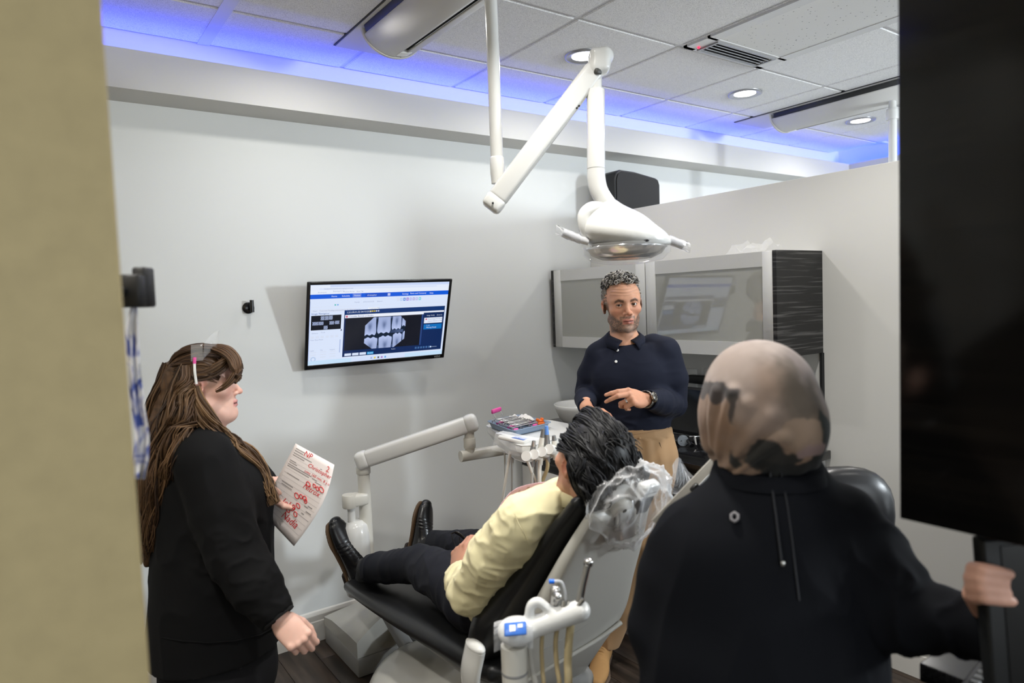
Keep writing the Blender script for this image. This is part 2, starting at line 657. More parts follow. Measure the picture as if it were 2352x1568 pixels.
def mat_tile():
    m = mat('mineral ceiling tile', (0.86, 0.86, 0.86), 0.9, spec=0.15, bump=0.5, bscale=420, bdist=0.0015)
    nt = m.node_tree; b = nt.nodes['Principled BSDF']
    tc = nt.nodes.new('ShaderNodeTexCoord'); n = nt.nodes.new('ShaderNodeTexNoise')
    n.inputs['Scale'].default_value = 330; n.inputs['Detail'].default_value = 2
    nt.links.new(tc.outputs['Object'], n.inputs['Vector'])
    r = nt.nodes.new('ShaderNodeValToRGB')
    r.color_ramp.elements[0].position = 0.36; r.color_ramp.elements[0].color = (0.62, 0.62, 0.63, 1)
    r.color_ramp.elements[1].position = 0.52; r.color_ramp.elements[1].color = (0.88, 0.88, 0.88, 1)
    nt.links.new(n.outputs['Fac'], r.inputs['Fac']); nt.links.new(r.outputs['Color'], b.inputs['Base Color'])
    return m


def mat_wood(name, dark, light, axis='X', scale=(1, 1, 1), rough=0.45, wav=18.0, dist=2.5, spec=0.4, coat=0.0, lo=0.35, hi=0.75):
    m = mat(name, dark, rough, spec=spec, coat=coat)
    nt = m.node_tree; b = nt.nodes['Principled BSDF']
    tc = nt.nodes.new('ShaderNodeTexCoord'); mp = nt.nodes.new('ShaderNodeMapping')
    mp.inputs['Scale'].default_value = scale
    oi = nt.nodes.new('ShaderNodeObjectInfo'); ad = nt.nodes.new('ShaderNodeVectorMath'); ad.operation = 'ADD'
    sc = nt.nodes.new('ShaderNodeVectorMath'); sc.operation = 'SCALE'; sc.inputs[3].default_value = 37.0
    cx = nt.nodes.new('ShaderNodeCombineXYZ')
    for k in range(3): nt.links.new(oi.outputs['Random'], cx.inputs[k])
    nt.links.new(cx.outputs[0], sc.inputs[0])
    nt.links.new(tc.outputs['Object'], mp.inputs['Vector']); nt.links.new(mp.outputs[0], ad.inputs[0]); nt.links.new(sc.outputs[0], ad.inputs[1])
    n = nt.nodes.new('ShaderNodeTexNoise'); n.inputs['Scale'].default_value = wav; n.inputs['Detail'].default_value = 5; n.inputs['Distortion'].default_value = dist * 0.1
    nt.links.new(ad.outputs[0], n.inputs['Vector'])
    r = nt.nodes.new('ShaderNodeValToRGB')
    r.color_ramp.elements[0].position = lo; r.color_ramp.elements[0].color = (*dark, 1)
    r.color_ramp.elements[1].position = hi; r.color_ramp.elements[1].color = (*light, 1)
    nt.links.new(n.outputs['Fac'], r.inputs['Fac']); nt.links.new(r.outputs['Color'], b.inputs['Base Color'])
    return m


M_TILE = mat_tile()
M_PLANK = mat_wood('dark vinyl plank', (0.018, 0.013, 0.010), (0.085, 0.06, 0.045), scale=(14, 0.9, 1), wav=2.2, rough=0.38)
M_DARKWOOD = mat_wood('dark striped laminate', (0.012, 0.012, 0.012), (0.16, 0.155, 0.15), scale=(1.2, 1.2, 40), wav=2.6, rough=0.42, lo=0.52, hi=0.80)

fl = struct('floor', MB().bb(-2.4, 5.7, -2.4, WALL_Y, -0.1, -0.004), mat('subfloor', (0.03, 0.024, 0.02), 0.6), 'dark wood plank floor of the treatment room')
# planks run towards the screen wall
pw, pl = 0.152, 1.22
plank_mesh = None
for i in range(-1, 19):
    x = 0.06 + i * pw
    y = WALL_Y - 0.002 - (i * 0.437 % pl)
    first = True
    y1 = WALL_Y - 0.002
    while y1 > 0.5:
        y0 = y
        if y0 >= y1 - 0.05:
            y0 -= pl
        mb = MB().bb(x + 0.0008, x + pw - 0.0008, y0 + 0.0008, y1 - 0.0008, -0.0055, 0.0, 0.0012, 1)
        mb.build('plank', M_PLANK, fl)
        y1 = y0; y = y0 - pl

wa = struct('wall_back', MB().bb(-2.4, 5.7, WALL_Y, WALL_Y + 0.12, -0.1, 2.9), M_WALL, 'long pale grey white wall that carries the screen')
wfa = MB().bb(5.7, 5.82, -2.4, WALL_Y, -0.1, 2.9)
wn2 = MB()
for x in (4.43, 4.92): wn2.bb(x, x + 0.05, -2.40, -2.375, 1.75, 2.41)
for z in (1.75, 2.36): wn2.bb(4.48, 4.92, -2.399, -2.376, z, z + 0.05)
struct('assumed_window', wn2, mat('added window frame', (0.7, 0.7, 0.7), 0.4))  # assumed, unseen frame added around the light that casts the screen's shadow
struct('wall_far', wfa, M_WALL, 'far end wall beyond the partition lit blue at its top')
wf = MB()
wf.bb(-2.4, -0.5, -2.52, -2.4, -0.1, 2.9); wf.bb(2.5, 5.7, -2.52, -2.4, -0.1, 2.9); wf.bb(-0.5, 2.5, -2.52, -2.4, -0.1, 0.85); wf.bb(-0.5, 2.5, -2.52, -2.4, 2.25, 2.9)
struct('wall_front', wf, M_WARM)
wn = MB()
for x in (-0.5, 0.97, 2.44): wn.bb(x, x + 0.06, -2.5, -2.42, 0.85, 2.25)
for z in (0.85, 2.19): wn.bb(-0.44, 2.44, -2.495, -2.425, z, z + 0.06)
struct('fill_window', wn, mat('added window frame', (0.7, 0.7, 0.7), 0.4))  # unseen frame, added around the wide fill light
struct('wall_left_end', MB().bb(-2.52, -2.4, -2.4, WALL_Y, -0.1, 2.9), M_WARM)
PART_TOP = 2.075
struct('wall_partition', MB().bb(PART_X, PART_X + 0.11, 0.86, WALL_Y - 0.001, 0, PART_TOP, 0.004, 2), M_WARM,
       'cream white partition wall that stops short of the ceiling')
JX = on_y(290, 784, 0.80)[0]
struct('wall_left', MB().bb(-2.4, JX, 0.80, 0.93, 0, CEIL, 0.006, 2), M_BEIGE, 'blurred beige wall end in the left foreground')

# baseboards with a small cap moulding
def baseboard(name, a, b, n):
    a, b, n = V(a), V(b), V(n); mb = MB(); z = V(0, 0, 1)
    prof = [(0, 0), (0.015, 0), (0.015, 0.095), (0.012, 0.10), (0.012, 0.125), (0.006, 0.14), (0, 0.145)]
    mb.prism([a + n * p + z * q for p, q in prof], b - a)
    return struct(name, mb, M_TRIM, None)


baseboard('baseboard_back', (JX + 0.1, WALL_Y, 0), (PART_X, WALL_Y, 0), (0, -1, 0))
baseboard('baseboard_right', (PART_X, 1.6, 0), (PART_X, 0.88, 0), (-1, 0, 0))

# light cove: a shallow box along the wall top, open upwards
cv = MB()
cv.bb(-0.5, 5.7, 2.972, WALL_Y, 2.433, 2.447)
cv.bb(-0.5, 5.7, 2.957, 2.972, 2.433, 2.582)
struct('trim_1', cv, M_WARM, 'white box cove under the ceiling hiding a blue strip light', None)
cv2 = MB()
cv2.bb(5.525, 5.7, -0.5, 2.957, 2.433, 2.447)
cv2.bb(5.51, 5.525, -0.5, 2.957, 2.433, 2.582)
struct('trim_2', cv2, M_WARM, 'white box cove along the far end wall glowing blue')

# suspended ceiling
GX = [0.68 + 0.61 * k for k in range(-3, 9)]
GY = [2.745 - 0.61 * k for k in range(0, 6)]
ce = struct('ceiling', MB().bb(-2.4, 5.7, -2.4, WALL_Y, CEIL + 0.022, CEIL + 0.12), M_CEIL, 'white suspended ceiling of square speckled tiles')
struct('ceiling_margin', MB().bb(-2.4, 5.7, -2.4, GY[-1], CEIL, CEIL + 0.02), M_TILE, None, ce)
struct('ceiling_margin', MB().bb(-2.4, GX[0], GY[-1], WALL_Y, CEIL, CEIL + 0.02), M_TILE, None, ce)
TW = 0.61 - 0.019


def tile_mesh(w, d):
    mb = MB(); mb.box((0, 0, 0), (w, d, 0.014), None, 0.004, 1)
    me = bpy.data.meshes.new('ceiling_tile'); me.from_pydata(mb.v, [], mb.f); me.update(); me.materials.append(M_TILE)
    return me


t_full = tile_mesh(TW, TW); t_row = tile_mesh(TW, WALL_Y - GY[0] - 0.02)
for i, gx in enumerate(GX):
    if gx + 0.3 > 5.7: continue
    o = bpy.data.objects.new('ceiling_tile', t_row); COL.objects.link(o); o.parent = ce
    o.location = (gx + 0.305, (GY[0] + WALL_Y) / 2, CEIL + 0.005)
    for gy in GY[1:]:
        o = bpy.data.objects.new('ceiling_tile', t_full); COL.objects.link(o); o.parent = ce
        o.location = (gx + 0.305, gy + 0.305, CEIL + 0.005)
M_TEE = mat('ceiling grid enamel', (0.66, 0.66, 0.68), 0.45)
for gx in GX:
    if gx > 5.69: continue
    w = 0.024 if abs(gx - 0.68) > 0.1 else 0.05
    MB().bb(gx - w / 2, gx + w / 2, GY[-1], WALL_Y - 0.004, CEIL + (0.0045 if w < 0.03 else -0.004), CEIL + 0.02).build('grid_tee', M_TEE, ce)
for gy in GY:
    MB().bb(GX[0], 5.7, gy - 0.012, gy + 0.012, CEIL + 0.005, CEIL + 0.02).build('grid_tee', M_TEE, ce)

# recessed downlights
M_LENS = mat('lit downlight lens', (1, 1, 1), 0.5, emit=(1.0, 0.97, 0.92), estr=9.0)
M_RING = mat('downlight trim', (0.36, 0.36, 0.38), 0.3, metal=0.6)
where = {(2.205, 2.44): 'round recessed ceiling downlight partly behind the lamp arm elbow',
         (3.425, 2.44): 'round recessed ceiling downlight above the partition and past the vent panel',
         (4.7, 2.44): 'round recessed ceiling downlight far off beside the second white post'}
for (x, y) in DOWNLIGHTS:
    if (x, y) not in where: continue
    t = thing('ceiling_downlight', where[(x, y)], 'downlight', (x, y, CEIL), 'recessed downlights')
    MB().lathe((x, y, CEIL), [(0.058, -0.003), (0.062, -0.006), (0.084, -0.0115), (0.092, -0.010), (0.093, 0.0)], n=40, close=False).build('trim_ring', M_RING, t)
    MB().lathe((x, y, CEIL), [(0.0005, -0.0055), (0.060, -0.0055)], n=40, close=False).build('lens', M_LENS, t)

# curved ceiling fixtures
M_FIX = mat('white fixture enamel', (0.62, 0.61, 0.59), 0.6, spec=0.3)
M_SLOT = mat('dark slot', (0.012, 0.013, 0.014), 0.5)
M_RIM = mat('translucent rim', (0.8, 0.82, 0.9), 0.3, trans=0.3)


def ceiling_fixture(xc, y0, y1, w, drop, label):
    t = thing('ceiling_fixture', label, 'ceiling fixture', (xc, (y0 + y1) / 2, CEIL), 'curved ceiling fixtures')
    n = 24
    def arc(a0, a1, k, dr=drop, ww=w):
        return [(xc + ww / 2 * math.sin(math.radians(a)), CEIL - 0.004 - dr * math.cos(math.radians(a))) for a in np.linspace(a0, a1, k)]
    MB().bb(xc - w / 2 - 0.018, xc + w / 2 + 0.018, y0 - 0.033, y1 + 0.263, CEIL - 0.006, CEIL + 0.004).build('shadow_gap', M_SLOT, t)
    MB().bb(xc - w / 2 - 0.012, xc + w / 2 + 0.012, y0 - 0.03, y1 + 0.257, CEIL - 0.010, CEIL + 0.004).build('flange', M_FIX, t)
    def shell(name, a0, a1, m, th=0.006, e=0.0, dr=drop):
        P = arc(a0, a1, 18, dr); mb = MB()
        g = [[(x, y, z) for (x, z) in P] for y in (y0 - e, (y0 + y1) / 2, y1 + e)]
        mb.sheet(g, th); return mb.build(name, m, t)
    shell('curved_panel', -70, 2, M_FIX)
    shell('outlet_lip', 13, 42, M_FIX)
    shell('clear_rim', 42, 66, M_RIM)
    shell('dark_slot', 0, 15, M_SLOT, 0.004, -0.04, drop - 0.012)
    shell('dark_slot', -85, -68, M_SLOT, 0.004, -0.02, drop - 0.012)
    for y in (y0, y1):
        P = arc(-84, 84, 30, drop + 0.004, w + 0.004)
        MB().prism([(x, y, z) for x, z in P], (0, 0.012 if y == y1 else -0.012, 0)).build('end_cap', M_FIX, t)
    mb = MB(); y = y1 - 0.02
    mb.prism([(x, y, z - 0.002) for x, z in arc(0, 22, 5)] + [(x, y, z) for x, z in arc(22, 0, 5, drop - 0.02)], (0, -0.045, 0))
    mb.build('corner_block', mat('white plastic', (0.8, 0.8, 0.78), 0.4), t)
    return t


ceiling_fixture(1.305, 1.70, 2.615, 0.27, 0.105, 'curved white ceiling fixture with a long dark slot, above the screen')
ceiling_fixture(4.09, 1.75, 2.62, 0.30, 0.105, 'curved white ceiling fixture over the partition on the far right')

# ceiling air unit: framed perforated panel with a louvre at its end
ax0, ax1, ay0, ay1 = 2.525, 3.105, 0.92, 2.12
t = thing('ceiling_air_unit', 'flush white ceiling panel with perforated middle and grey louvred vent end', 'ceiling vent', ((ax0 + ax1) / 2, (ay0 + ay1) / 2, CEIL))
fr = MB()
fr.bb(ax0, ax0 + 0.06, ay0, ay1, CEIL - 0.012, CEIL); fr.bb(ax1 - 0.06, ax1, ay0, ay1, CEIL - 0.012, CEIL)
fr.bb(ax0, ax1, ay1 - 0.02, ay1, CEIL - 0.012, CEIL); fr.bb(ax0, ax1, ay0, ay0 + 0.05, CEIL - 0.012, CEIL)
fr.bb(ax0, ax1, ay1 - 0.15, ay1 - 0.135, CEIL - 0.012, CEIL)
fr.bb(ax0 + 0.055, ax0 + 0.088, ay1 - 0.14, ay1 - 0.015, CEIL - 0.0115, CEIL); fr.bb(ax1 - 0.088, ax1 - 0.055, ay1 - 0.14, ay1 - 0.015, CEIL - 0.0115, CEIL)
fr.build('panel_frame', mat('grey white enamel', (0.66, 0.66, 0.66), 0.4), t)


def mat_perf():
    m = mat('perforated panel', (0.75, 0.75, 0.74), 0.7)
    nt = m.node_tree; b = nt.nodes['Principled BSDF']
    tc = nt.nodes.new('ShaderNodeTexCoord'); n = nt.nodes.new('ShaderNodeTexVoronoi'); n.inputs['Scale'].default_value = 45
    nt.links.new(tc.outputs['Object'], n.inputs['Vector'])
    r = nt.nodes.new('ShaderNodeValToRGB')
    r.color_ramp.elements[0].position = 0.10; r.color_ramp.elements[0].color = (0.25, 0.25, 0.25, 1)
    r.color_ramp.elements[1].position = 0.16; r.color_ramp.elements[1].color = (0.76, 0.76, 0.75, 1)
    nt.links.new(n.outputs['Distance'], r.inputs['Fac']); nt.links.new(r.outputs['Color'], b.inputs['Base Color'])
    return m


MB().bb(ax0 + 0.06, ax1 - 0.06, ay0 + 0.05, ay1 - 0.15, CEIL - 0.009, CEIL - 0.002).build('perforated_panel', mat_perf(), t)
v = MB().bb(ax0 + 0.085, ax1 - 0.085, ay1 - 0.135, ay1 - 0.02, CEIL - 0.006, CEIL - 0.002).build('vent', mat('vent dark', (0.05, 0.05, 0.055), 0.5), t)
for k in range(5):
    y = ay1 - 0.128 + k * 0.0235
    MB().box(((ax0 + ax1) / 2, y + 0.006, CEIL - 0.013), (ax1 - ax0 - 0.17, 0.016, 0.003), np.array(Matrix.Rotation(0.5, 3, 'X'))).build('slat', mat('vent slat', (0.32, 0.32, 0.33), 0.4, metal=0.4), v)
for xx in (ax0 + 0.07, ax1 - 0.082):
    MB().bb(xx, xx + 0.012, ay1 - 0.137, ay1 - 0.018, CEIL - 0.0185, CEIL - 0.004).build('vent_frame', mat('vent slat', (0.3, 0.3, 0.3)), v)
for yy in (ay1 - 0.137, ay1 - 0.03):
    MB().bb(ax0 + 0.082, ax1 - 0.082, yy, yy + 0.012, CEIL - 0.0185, CEIL - 0.004).build('vent_frame', mat('vent slat', (0.3, 0.3, 0.3)), v)
MB().ball((ax0 + 0.05, ay1 - 0.045, CEIL - 0.013), 0.007).build('indicator_light', mat('red led', (0.6, 0.01, 0.03), 0.4, emit=(1, 0.02, 0.06), estr=3), t)

# ---------------------------------------------------------------- wall screen
M_BLACK = mat('black gloss plastic', (0.006, 0.006, 0.007), 0.22, spec=0.5)
M_BLACKM = mat('black matt plastic', (0.012, 0.012, 0.013), 0.5, spec=0.4)
M_WHITEP = mat('white glossy plastic', (0.72, 0.72, 0.70), 0.22, spec=0.5, coat=0.3)
M_CREAMP = mat('warm white plastic', (0.66, 0.64, 0.58), 0.3, spec=0.5)
M_STEEL = mat('brushed steel', (0.55, 0.54, 0.52), 0.28, metal=1.0)
M_CHROME = mat('chrome', (0.75, 0.75, 0.76), 0.1, metal=1.0)


def draw_screen():
    w, h = 900, 520
    A = np.zeros((h, w, 3))
    yy, xx = np.mgrid[0:h, 0:w]; U = (xx + 0.5) / w; Vv = (yy + 0.5) / h

    def R(u0, u1, v0, v1, c):
        m = (U >= u0) & (U < u1) & (Vv >= v0) & (Vv < v1); A[m] = c

    white = (0.72, 0.81, 1.0)
    A[:] = white
    R(0, 1, 0, 0.035, (0.62, 0.72, 0.98)); R(0, 0.13, 0.005, 0.035, (0.80, 0.87, 1.0)); R(0, 1, 0.035, 0.07, (0.80, 0.86, 1.0)); R(0.06, 0.9, 0.042, 0.064, (0.72, 0.80, 0.99))
    R(0, 1, 0.07, 0.118, (0.82, 0.88, 1.0))
    R(0, 1, 0.118, 0.172, (0.0, 0.10, 0.72)); R(0.285, 0.345, 0.12, 0.17, (0.12, 0.22, 0.75)); R(0.375, 0.55, 0.125, 0.165, (0.0, 0.07, 0.55)); R(0.533, 0.552, 0.128, 0.162, (0.55, 0.6, 0.9))
    for k, c in enumerate([(0.7, 0.75, 0.9), (0.45, 0.62, 0.9), (0.02, 0.16, 0.62), (0.30, 0.12, 0.62), (0.45, 0.42, 0.85), (0.45, 0.40, 0.75), (0.5, 0.5, 0.85), (0.16, 0.62, 0.72)]):
        u = 0.605 + k * 0.0235; R(u, u + 0.017, 0.197, 0.232, c); R(u + 0.005, u + 0.012, 0.206, 0.223, white)
    R(0.165, 0.174, 0.245, 0.26, (0.03, 0.5, 0.45)); R(0.182, 0.191, 0.245, 0.26, (0.1, 0.35, 0.8))
    R(0, 1, 0.270, 0.274, (0.72, 0.78, 0.93)); R(0.0, 0.31, 0.30, 0.335, (0.72, 0.79, 0.95)); R(0.40, 0.475, 0.30, 0.325, (0.88, 0.93, 1)); R(0.0, 0.006, 0.2, 1, (0.55, 0.65, 0.95))
    # dark viewer panel
    R(0.235, 0.985, 0.325, 0.925, (0.0, 0.018, 0.10)); R(0.235, 0.975, 0.325, 0.38, (0.0, 0.030, 0.16))
    R(0.24, 0.98, 0.385, 0.425, (0.86, 0.90, 1.0)); R(0.82, 0.98, 0.405, 0.425, (0.0, 0.018, 0.10)); R(0.245, 0.26, 0.395, 0.418, (0.65, 0.15, 0.25))
    R(0.245, 0.815, 0.427, 0.845, (0.002, 0.004, 0.012)); R(0.806, 0.818, 0.427, 0.845, (0.02, 0.06, 0.22))
    R(0.828, 0.972, 0.475, 0.55, (0.80, 0.86, 0.98)); R(0.838, 0.85, 0.487, 0.505, (0.65, 0.15, 0.25)); R(0.828, 0.972, 0.565, 0.635, (0.0, 0.16, 0.52))
    for k in range(6):
        R(0.775 + k * 0.021, 0.789 + k * 0.021, 0.868, 0.895, (0.05, 0.14, 0.35))
    R(0.90, 0.95, 0.878, 0.884, (0.3, 0.4, 0.6)); R(0.895, 0.906, 0.872, 0.89, (0.6, 0.75, 1.0))
    for k, c in enumerate([white, white, white, (0.02, 0.35, 0.75)]):
        u = 0.25 + k * 0.054; R(u, u + 0.047, 0.882, 0.915, c)
    for k, c in enumerate([(0.85, 0.65, 0.05)] * 3 + [(0.7, 0.75, 0.9)] * 2):
        R(0.415 + k * 0.014, 0.424 + k * 0.014, 0.343, 0.36, c)
    # bite-wing radiograph
    u0, u1, v0, v1 = 0.385, 0.685, 0.432, 0.845
    a = (U - u0) / (u1 - u0); b = (Vv - v0) / (v1 - v0)
    octo = (a > 0) & (a < 1) & (b > 0) & (b < 1) & (a + b * 0.8 > 0.2) & ((1 - a) + b * 0.8 > 0.14) & (a + (1 - b) > 0.2) & ((1 - a) + (1 - b) > 0.26)
    X = np.zeros((h, w))
    rng = np.random.RandomState(3)
    for (c, hw, edge, up) in [(0.12, 0.172, 0.56, 1), (0.465, 0.182, 0.52, 1), (0.775, 0.134, 0.42, 1), (0.99, 0.092, 0.33, 1), (0.15, 0.190, 0.63, 0), (0.515, 0.180, 0.61, 0), (0.815, 0.128, 0.545, 0), (1.01, 0.075, 0.50, 0)]:
        e = edge + 0.018 * np.cos((a - c) / hw * 9.0)
        s = (e - b) if up else (b - e)
        wdt = hw * np.clip(1 - 0.13 * np.clip(s / 0.4, 0, 1) - 0.30 * np.exp(-np.clip(s, 0, 9) / 0.035), 0, 1)
        inside = np.clip((wdt - np.abs(a - c)) / 0.015, 0, 1) * np.clip(s / 0.02, 0, 1)
        pulp = np.exp(-((a - c) / (hw * 0.28)) ** 2) * np.exp(-((s - 0.28) / 0.12) ** 2)
        rim = np.exp(-np.clip(s - 0.0, 0, 9) / 0.10)
        X = np.maximum(X, inside * (0.70 + 0.24 * rim - 0.36 * pulp))
    X = np.maximum(X, 0.22 * ((b > 0.43) & (b < 0.53) & (a > 0.55) & (a < 0.95)) * np.clip((a - 0.5) * 3, 0, 1))
    bone = (b > 0.90) | (b < 0.05)
    X = np.maximum(X, bone * 0.18)
    col = np.stack([X ** 1.5 * 0.62, X ** 1.35 * 0.70, X ** 1.1 * 1.0], -1)
    A[octo] = (col + np.array([0.0, 0.01, 0.03]))[octo]
    # navigator
    R(0.012, 0.215, 0.375, 0.555, (0.002, 0.004, 0.01))
    for (u, v, ww, hh) in [(0.075, 0.385, 0.026, 0.05), (0.104, 0.385, 0.024, 0.05), (0.13, 0.383, 0.026, 0.05), (0.022, 0.452, 0.038, 0.042), (0.062, 0.452, 0.034, 0.042), (0.135, 0.452, 0.032, 0.042), (0.172, 0.45, 0.03, 0.042), (0.098, 0.505, 0.026, 0.045)]:
        m = (U > u) & (U < u + ww) & (Vv > v) & (Vv < v + hh)
        A[m] = (0.5 + 0.4 * np.sin(U * 600)[m] * np.sin(Vv * 210)[m])[:, None] * np.array([0.55, 0.66, 1.0])
    for k in range(6):
        R(0.015 + k * 0.033, 0.035 + k * 0.033, 0.63, 0.66, (0.70, 0.77, 0.93))
    for k in range(7):
        R(0.015, 0.2, 0.69 + k * 0.03, 0.692 + k * 0.03, (0.72, 0.79, 0.94))
    for r_ in range(3):
        for k in range(3):
            R(0.015 + k * 0.066, 0.055 + k * 0.066, 0.83 + r_ * 0.032, 0.845 + r_ * 0.032, (0.70, 0.77, 0.93))
    R(0.212, 0.217, 0.69, 0.86, (0.3, 0.4, 0.7)); R(0.214, 0.222, 0.56, 0.58, (0.1, 0.1, 0.2))
    ring = np.abs(np.hypot((U - 0.035) * w, (Vv - 0.925) * h) - 13) < 3; A[ring] = (0.45, 0.6, 0.85)
    R(0, 1, 0.945, 1, (0.58, 0.78, 0.98)); R(0.3, 0.7, 0.945, 1, (0.68, 0.78, 1.0))
    for k, c in enumerate([(0.4, 0.5, 0.8), (0.8, 0.65, 0.1), (0.1, 0.1, 0.15), (0.42, 0.2, 0.6), (0.1, 0.35, 0.8)]):
        u = 0.44 + k * 0.026; R(u, u + 0.012, 0.955, 0.98, c)
    im = bpy.data.images.new('screen picture', w, h, float_buffer=True)
    px = np.ones((h, w, 4), np.float32); px[:, :, :3] = A[::-1]
    im.colorspace_settings.name = 'Non-Color'
    im.pixels.foreach_set(px.ravel()); im.update()
    m = bpy.data.materials.new('lit screen'); m.use_nodes = True
    nt = m.node_tree; b_ = nt.nodes['Principled BSDF']
    b_.inputs['Base Color'].default_value = (0.01, 0.01, 0.012, 1); b_.inputs['Roughness'].default_value = 0.25
    ti = nt.nodes.new('ShaderNodeTexImage'); ti.image = im; ti.extension = 'EXTEND'
    nt.links.new(ti.outputs['Color'], b_.inputs['Emission Color']); b_.inputs['Emission Strength'].default_value = 0.95
    return m


TVQ = None
def make_tv():
    global TVQ
    a, b, g = -0.05154353, 0.33163952, -0.00567091
    Q = np.array(Matrix.Rotation(a, 3, 'Z') @ Matrix.Rotation(b, 3, 'X') @ Matrix.Rotation(g, 3, 'Y'))
    k = 0.982
    c = EYE + k * (V(1.39336981, 3.065802, 1.49782577) - EYE)
    w, h = 0.727 * k, 0.428 * k
    P = lambda x, z, y=0.0: c + Q @ V(x, y, z)
    t = thing('wall_screen', 'flat screen on the wall showing a blue dental radiograph program, tilted downward', 'television', c)
    MB().box(P(0, 0, 0.016), (w - 0.01, 0.026, h - 0.01), Q, 0.008).build('back_shell', M_BLACKM, t)
    bz = MB(); sb, tb, bb = 0.015, 0.014, 0.022
    bz.box(P(-w / 2 + sb / 2, 0), (sb, 0.012, h), Q, 0.003); bz.box(P(w / 2 - sb / 2, 0), (sb, 0.012, h), Q, 0.003)
    bz.box(P(0, h / 2 - tb / 2), (w - 2 * sb + 0.004, 0.0115, tb), Q, 0.003); bz.box(P(0, -h / 2 + bb / 2), (w - 2 * sb + 0.004, 0.0115, bb), Q, 0.003)
    bz.build('bezel', M_BLACK, t)
    x0, x1, z0, z1 = -w / 2 + sb - 0.001, w / 2 - sb + 0.001, -h / 2 + bb - 0.001, h / 2 - tb + 0.001
    me = bpy.data.meshes.new('screen')
    yf = -0.0035
    me.from_pydata([tuple(P(*p, yf)) for p in ((x0, z0), (x1, z0), (x1, z1), (x0, z1))], [], [(0, 1, 2, 3)])
    uv = me.uv_layers.new(name='UVMap')
    for i, q in enumerate(((0, 0), (1, 0), (1, 1), (0, 1))): uv.data[i].uv = q
    scr = link('screen', me, draw_screen(), t)
    # lettering on the screen
    def put(s, u, v, size, m, name='lettering', par=scr, y=-0.0042):
        vs, fs = text_mesh(s, size, P(x0 + u * (x1 - x0), z1 - v * (z1 - z0), y), Q[:, 0], Q[:, 2])
        return vs, fs
    lw, lb, lg = MB(), MB(), MB()
    for s, u, v in [('Home', 0.14, 0.153), ('Schedule', 0.21, 0.153), ('Patient', 0.295, 0.153), ('Settings', 0.64, 0.153), ('Perio and Company', 0.70, 0.150), ('Help', 0.85, 0.153)]:
        lw.add(*put(s, u, v, 0.0105, None))
    lw.add(*put('christopher', 0.385, 0.153, 0.010, None))
    lw.add(*put('1,2,3,30,31,32 04/15/2025', 0.25, 0.362, 0.0115, None)); lw.add(*put('Image Verify', 0.845, 0.452, 0.0085, None)); lw.add(*put('Zoom In', 0.925, 0.452, 0.0085, None))
    lw.add(*put('1, 31', 0.85, 0.59, 0.009, None)); lw.add(*put('Missing Mesial', 0.85, 0.617, 0.0095, None)); lw.add(*put('Tooth 3', 0.59, 0.875, 0.0065, None)); lw.add(*put('Retake', 0.418, 0.906, 0.009, None))
    lb.add(*put('Image Navigator', 0.012, 0.362, 0.0125, None)); lb.add(*put('Consider Review or Retake', 0.268, 0.414, 0.0105, None))
    lb.add(*put('Missed Diagnostic Mesial', 0.855, 0.502, 0.0078, None)); lb.add(*put('Consider Review or Retake', 0.855, 0.530, 0.0078, None))
    for s, u, v in [('Chart', 0.02, 0.325), ('Treatment Plans', 0.065, 0.325), ('Appointments', 0.145, 0.325), ('Notes', 0.215, 0.325), ('Rx Manager', 0.25, 0.325), ('Imaging', 0.31, 0.325), ('Treatment Plan', 0.405, 0.318), ('Enhance', 0.02, 0.60), ('Tools', 0.08, 0.595),
                    ('Bitewing X-ray', 0.15, 0.09), ('localpractice/patients/imaging/overview', 0.09, 0.058), ('Bookmarks', 0.05, 0.1), ('Practice Portal', 0.22, 0.1), ('New Tab', 0.31, 0.1), ('Female', 0.3, 0.235), ('(555) 010-0120', 0.36, 0.235), ('Balance', 0.46, 0.235), ('View Paint Mode', 0.012, 0.685), ('Layer', 0.012, 0.82), ('Tilt', 0.08, 0.82), ('Inspect', 0.145, 0.82)]:
        lg.add(*put(s, u, v, 0.0085, None))
    lw.build('lettering', mat('screen white text', (0, 0, 0), emit=(0.8, 0.88, 1), estr=0.9), scr)['kind'] = 'stuff'
    lb.build('lettering', mat('screen blue text', (0.0, 0.0, 0.02), emit=(0.10, 0.18, 0.5), estr=0.7), scr)['kind'] = 'stuff'
    lg.build('lettering', mat('screen grey text', (0.0, 0.0, 0.02), emit=(0.45, 0.52, 0.75), estr=0.7), scr)['kind'] = 'stuff'
    lo = MB(); vs, fs = text_mesh('VIZIO', 0.0135, P(w / 2 - 0.058, -h / 2 + 0.007, -0.0066), Q[:, 0], Q[:, 2]); lo.add(vs, fs)
    lo.build('bezel_mark', mat('silver print', (0.6, 0.6, 0.6), 0.4), t)
    # swing mount to the wall
    mb = MB()
    mb.bb(c[0] - 0.11, c[0] + 0.11, WALL_Y - 0.012, WALL_Y, c[2] - 0.11, c[2] + 0.11)
    mb.build('mount_plate', M_BLACKM, t)
    MB().tube([V(c[0], WALL_Y - 0.01, c[2]), P(0, 0, 0.03)], 0.025, 12).build('mount_arm', M_BLACKM, t)
    return t


make_tv()

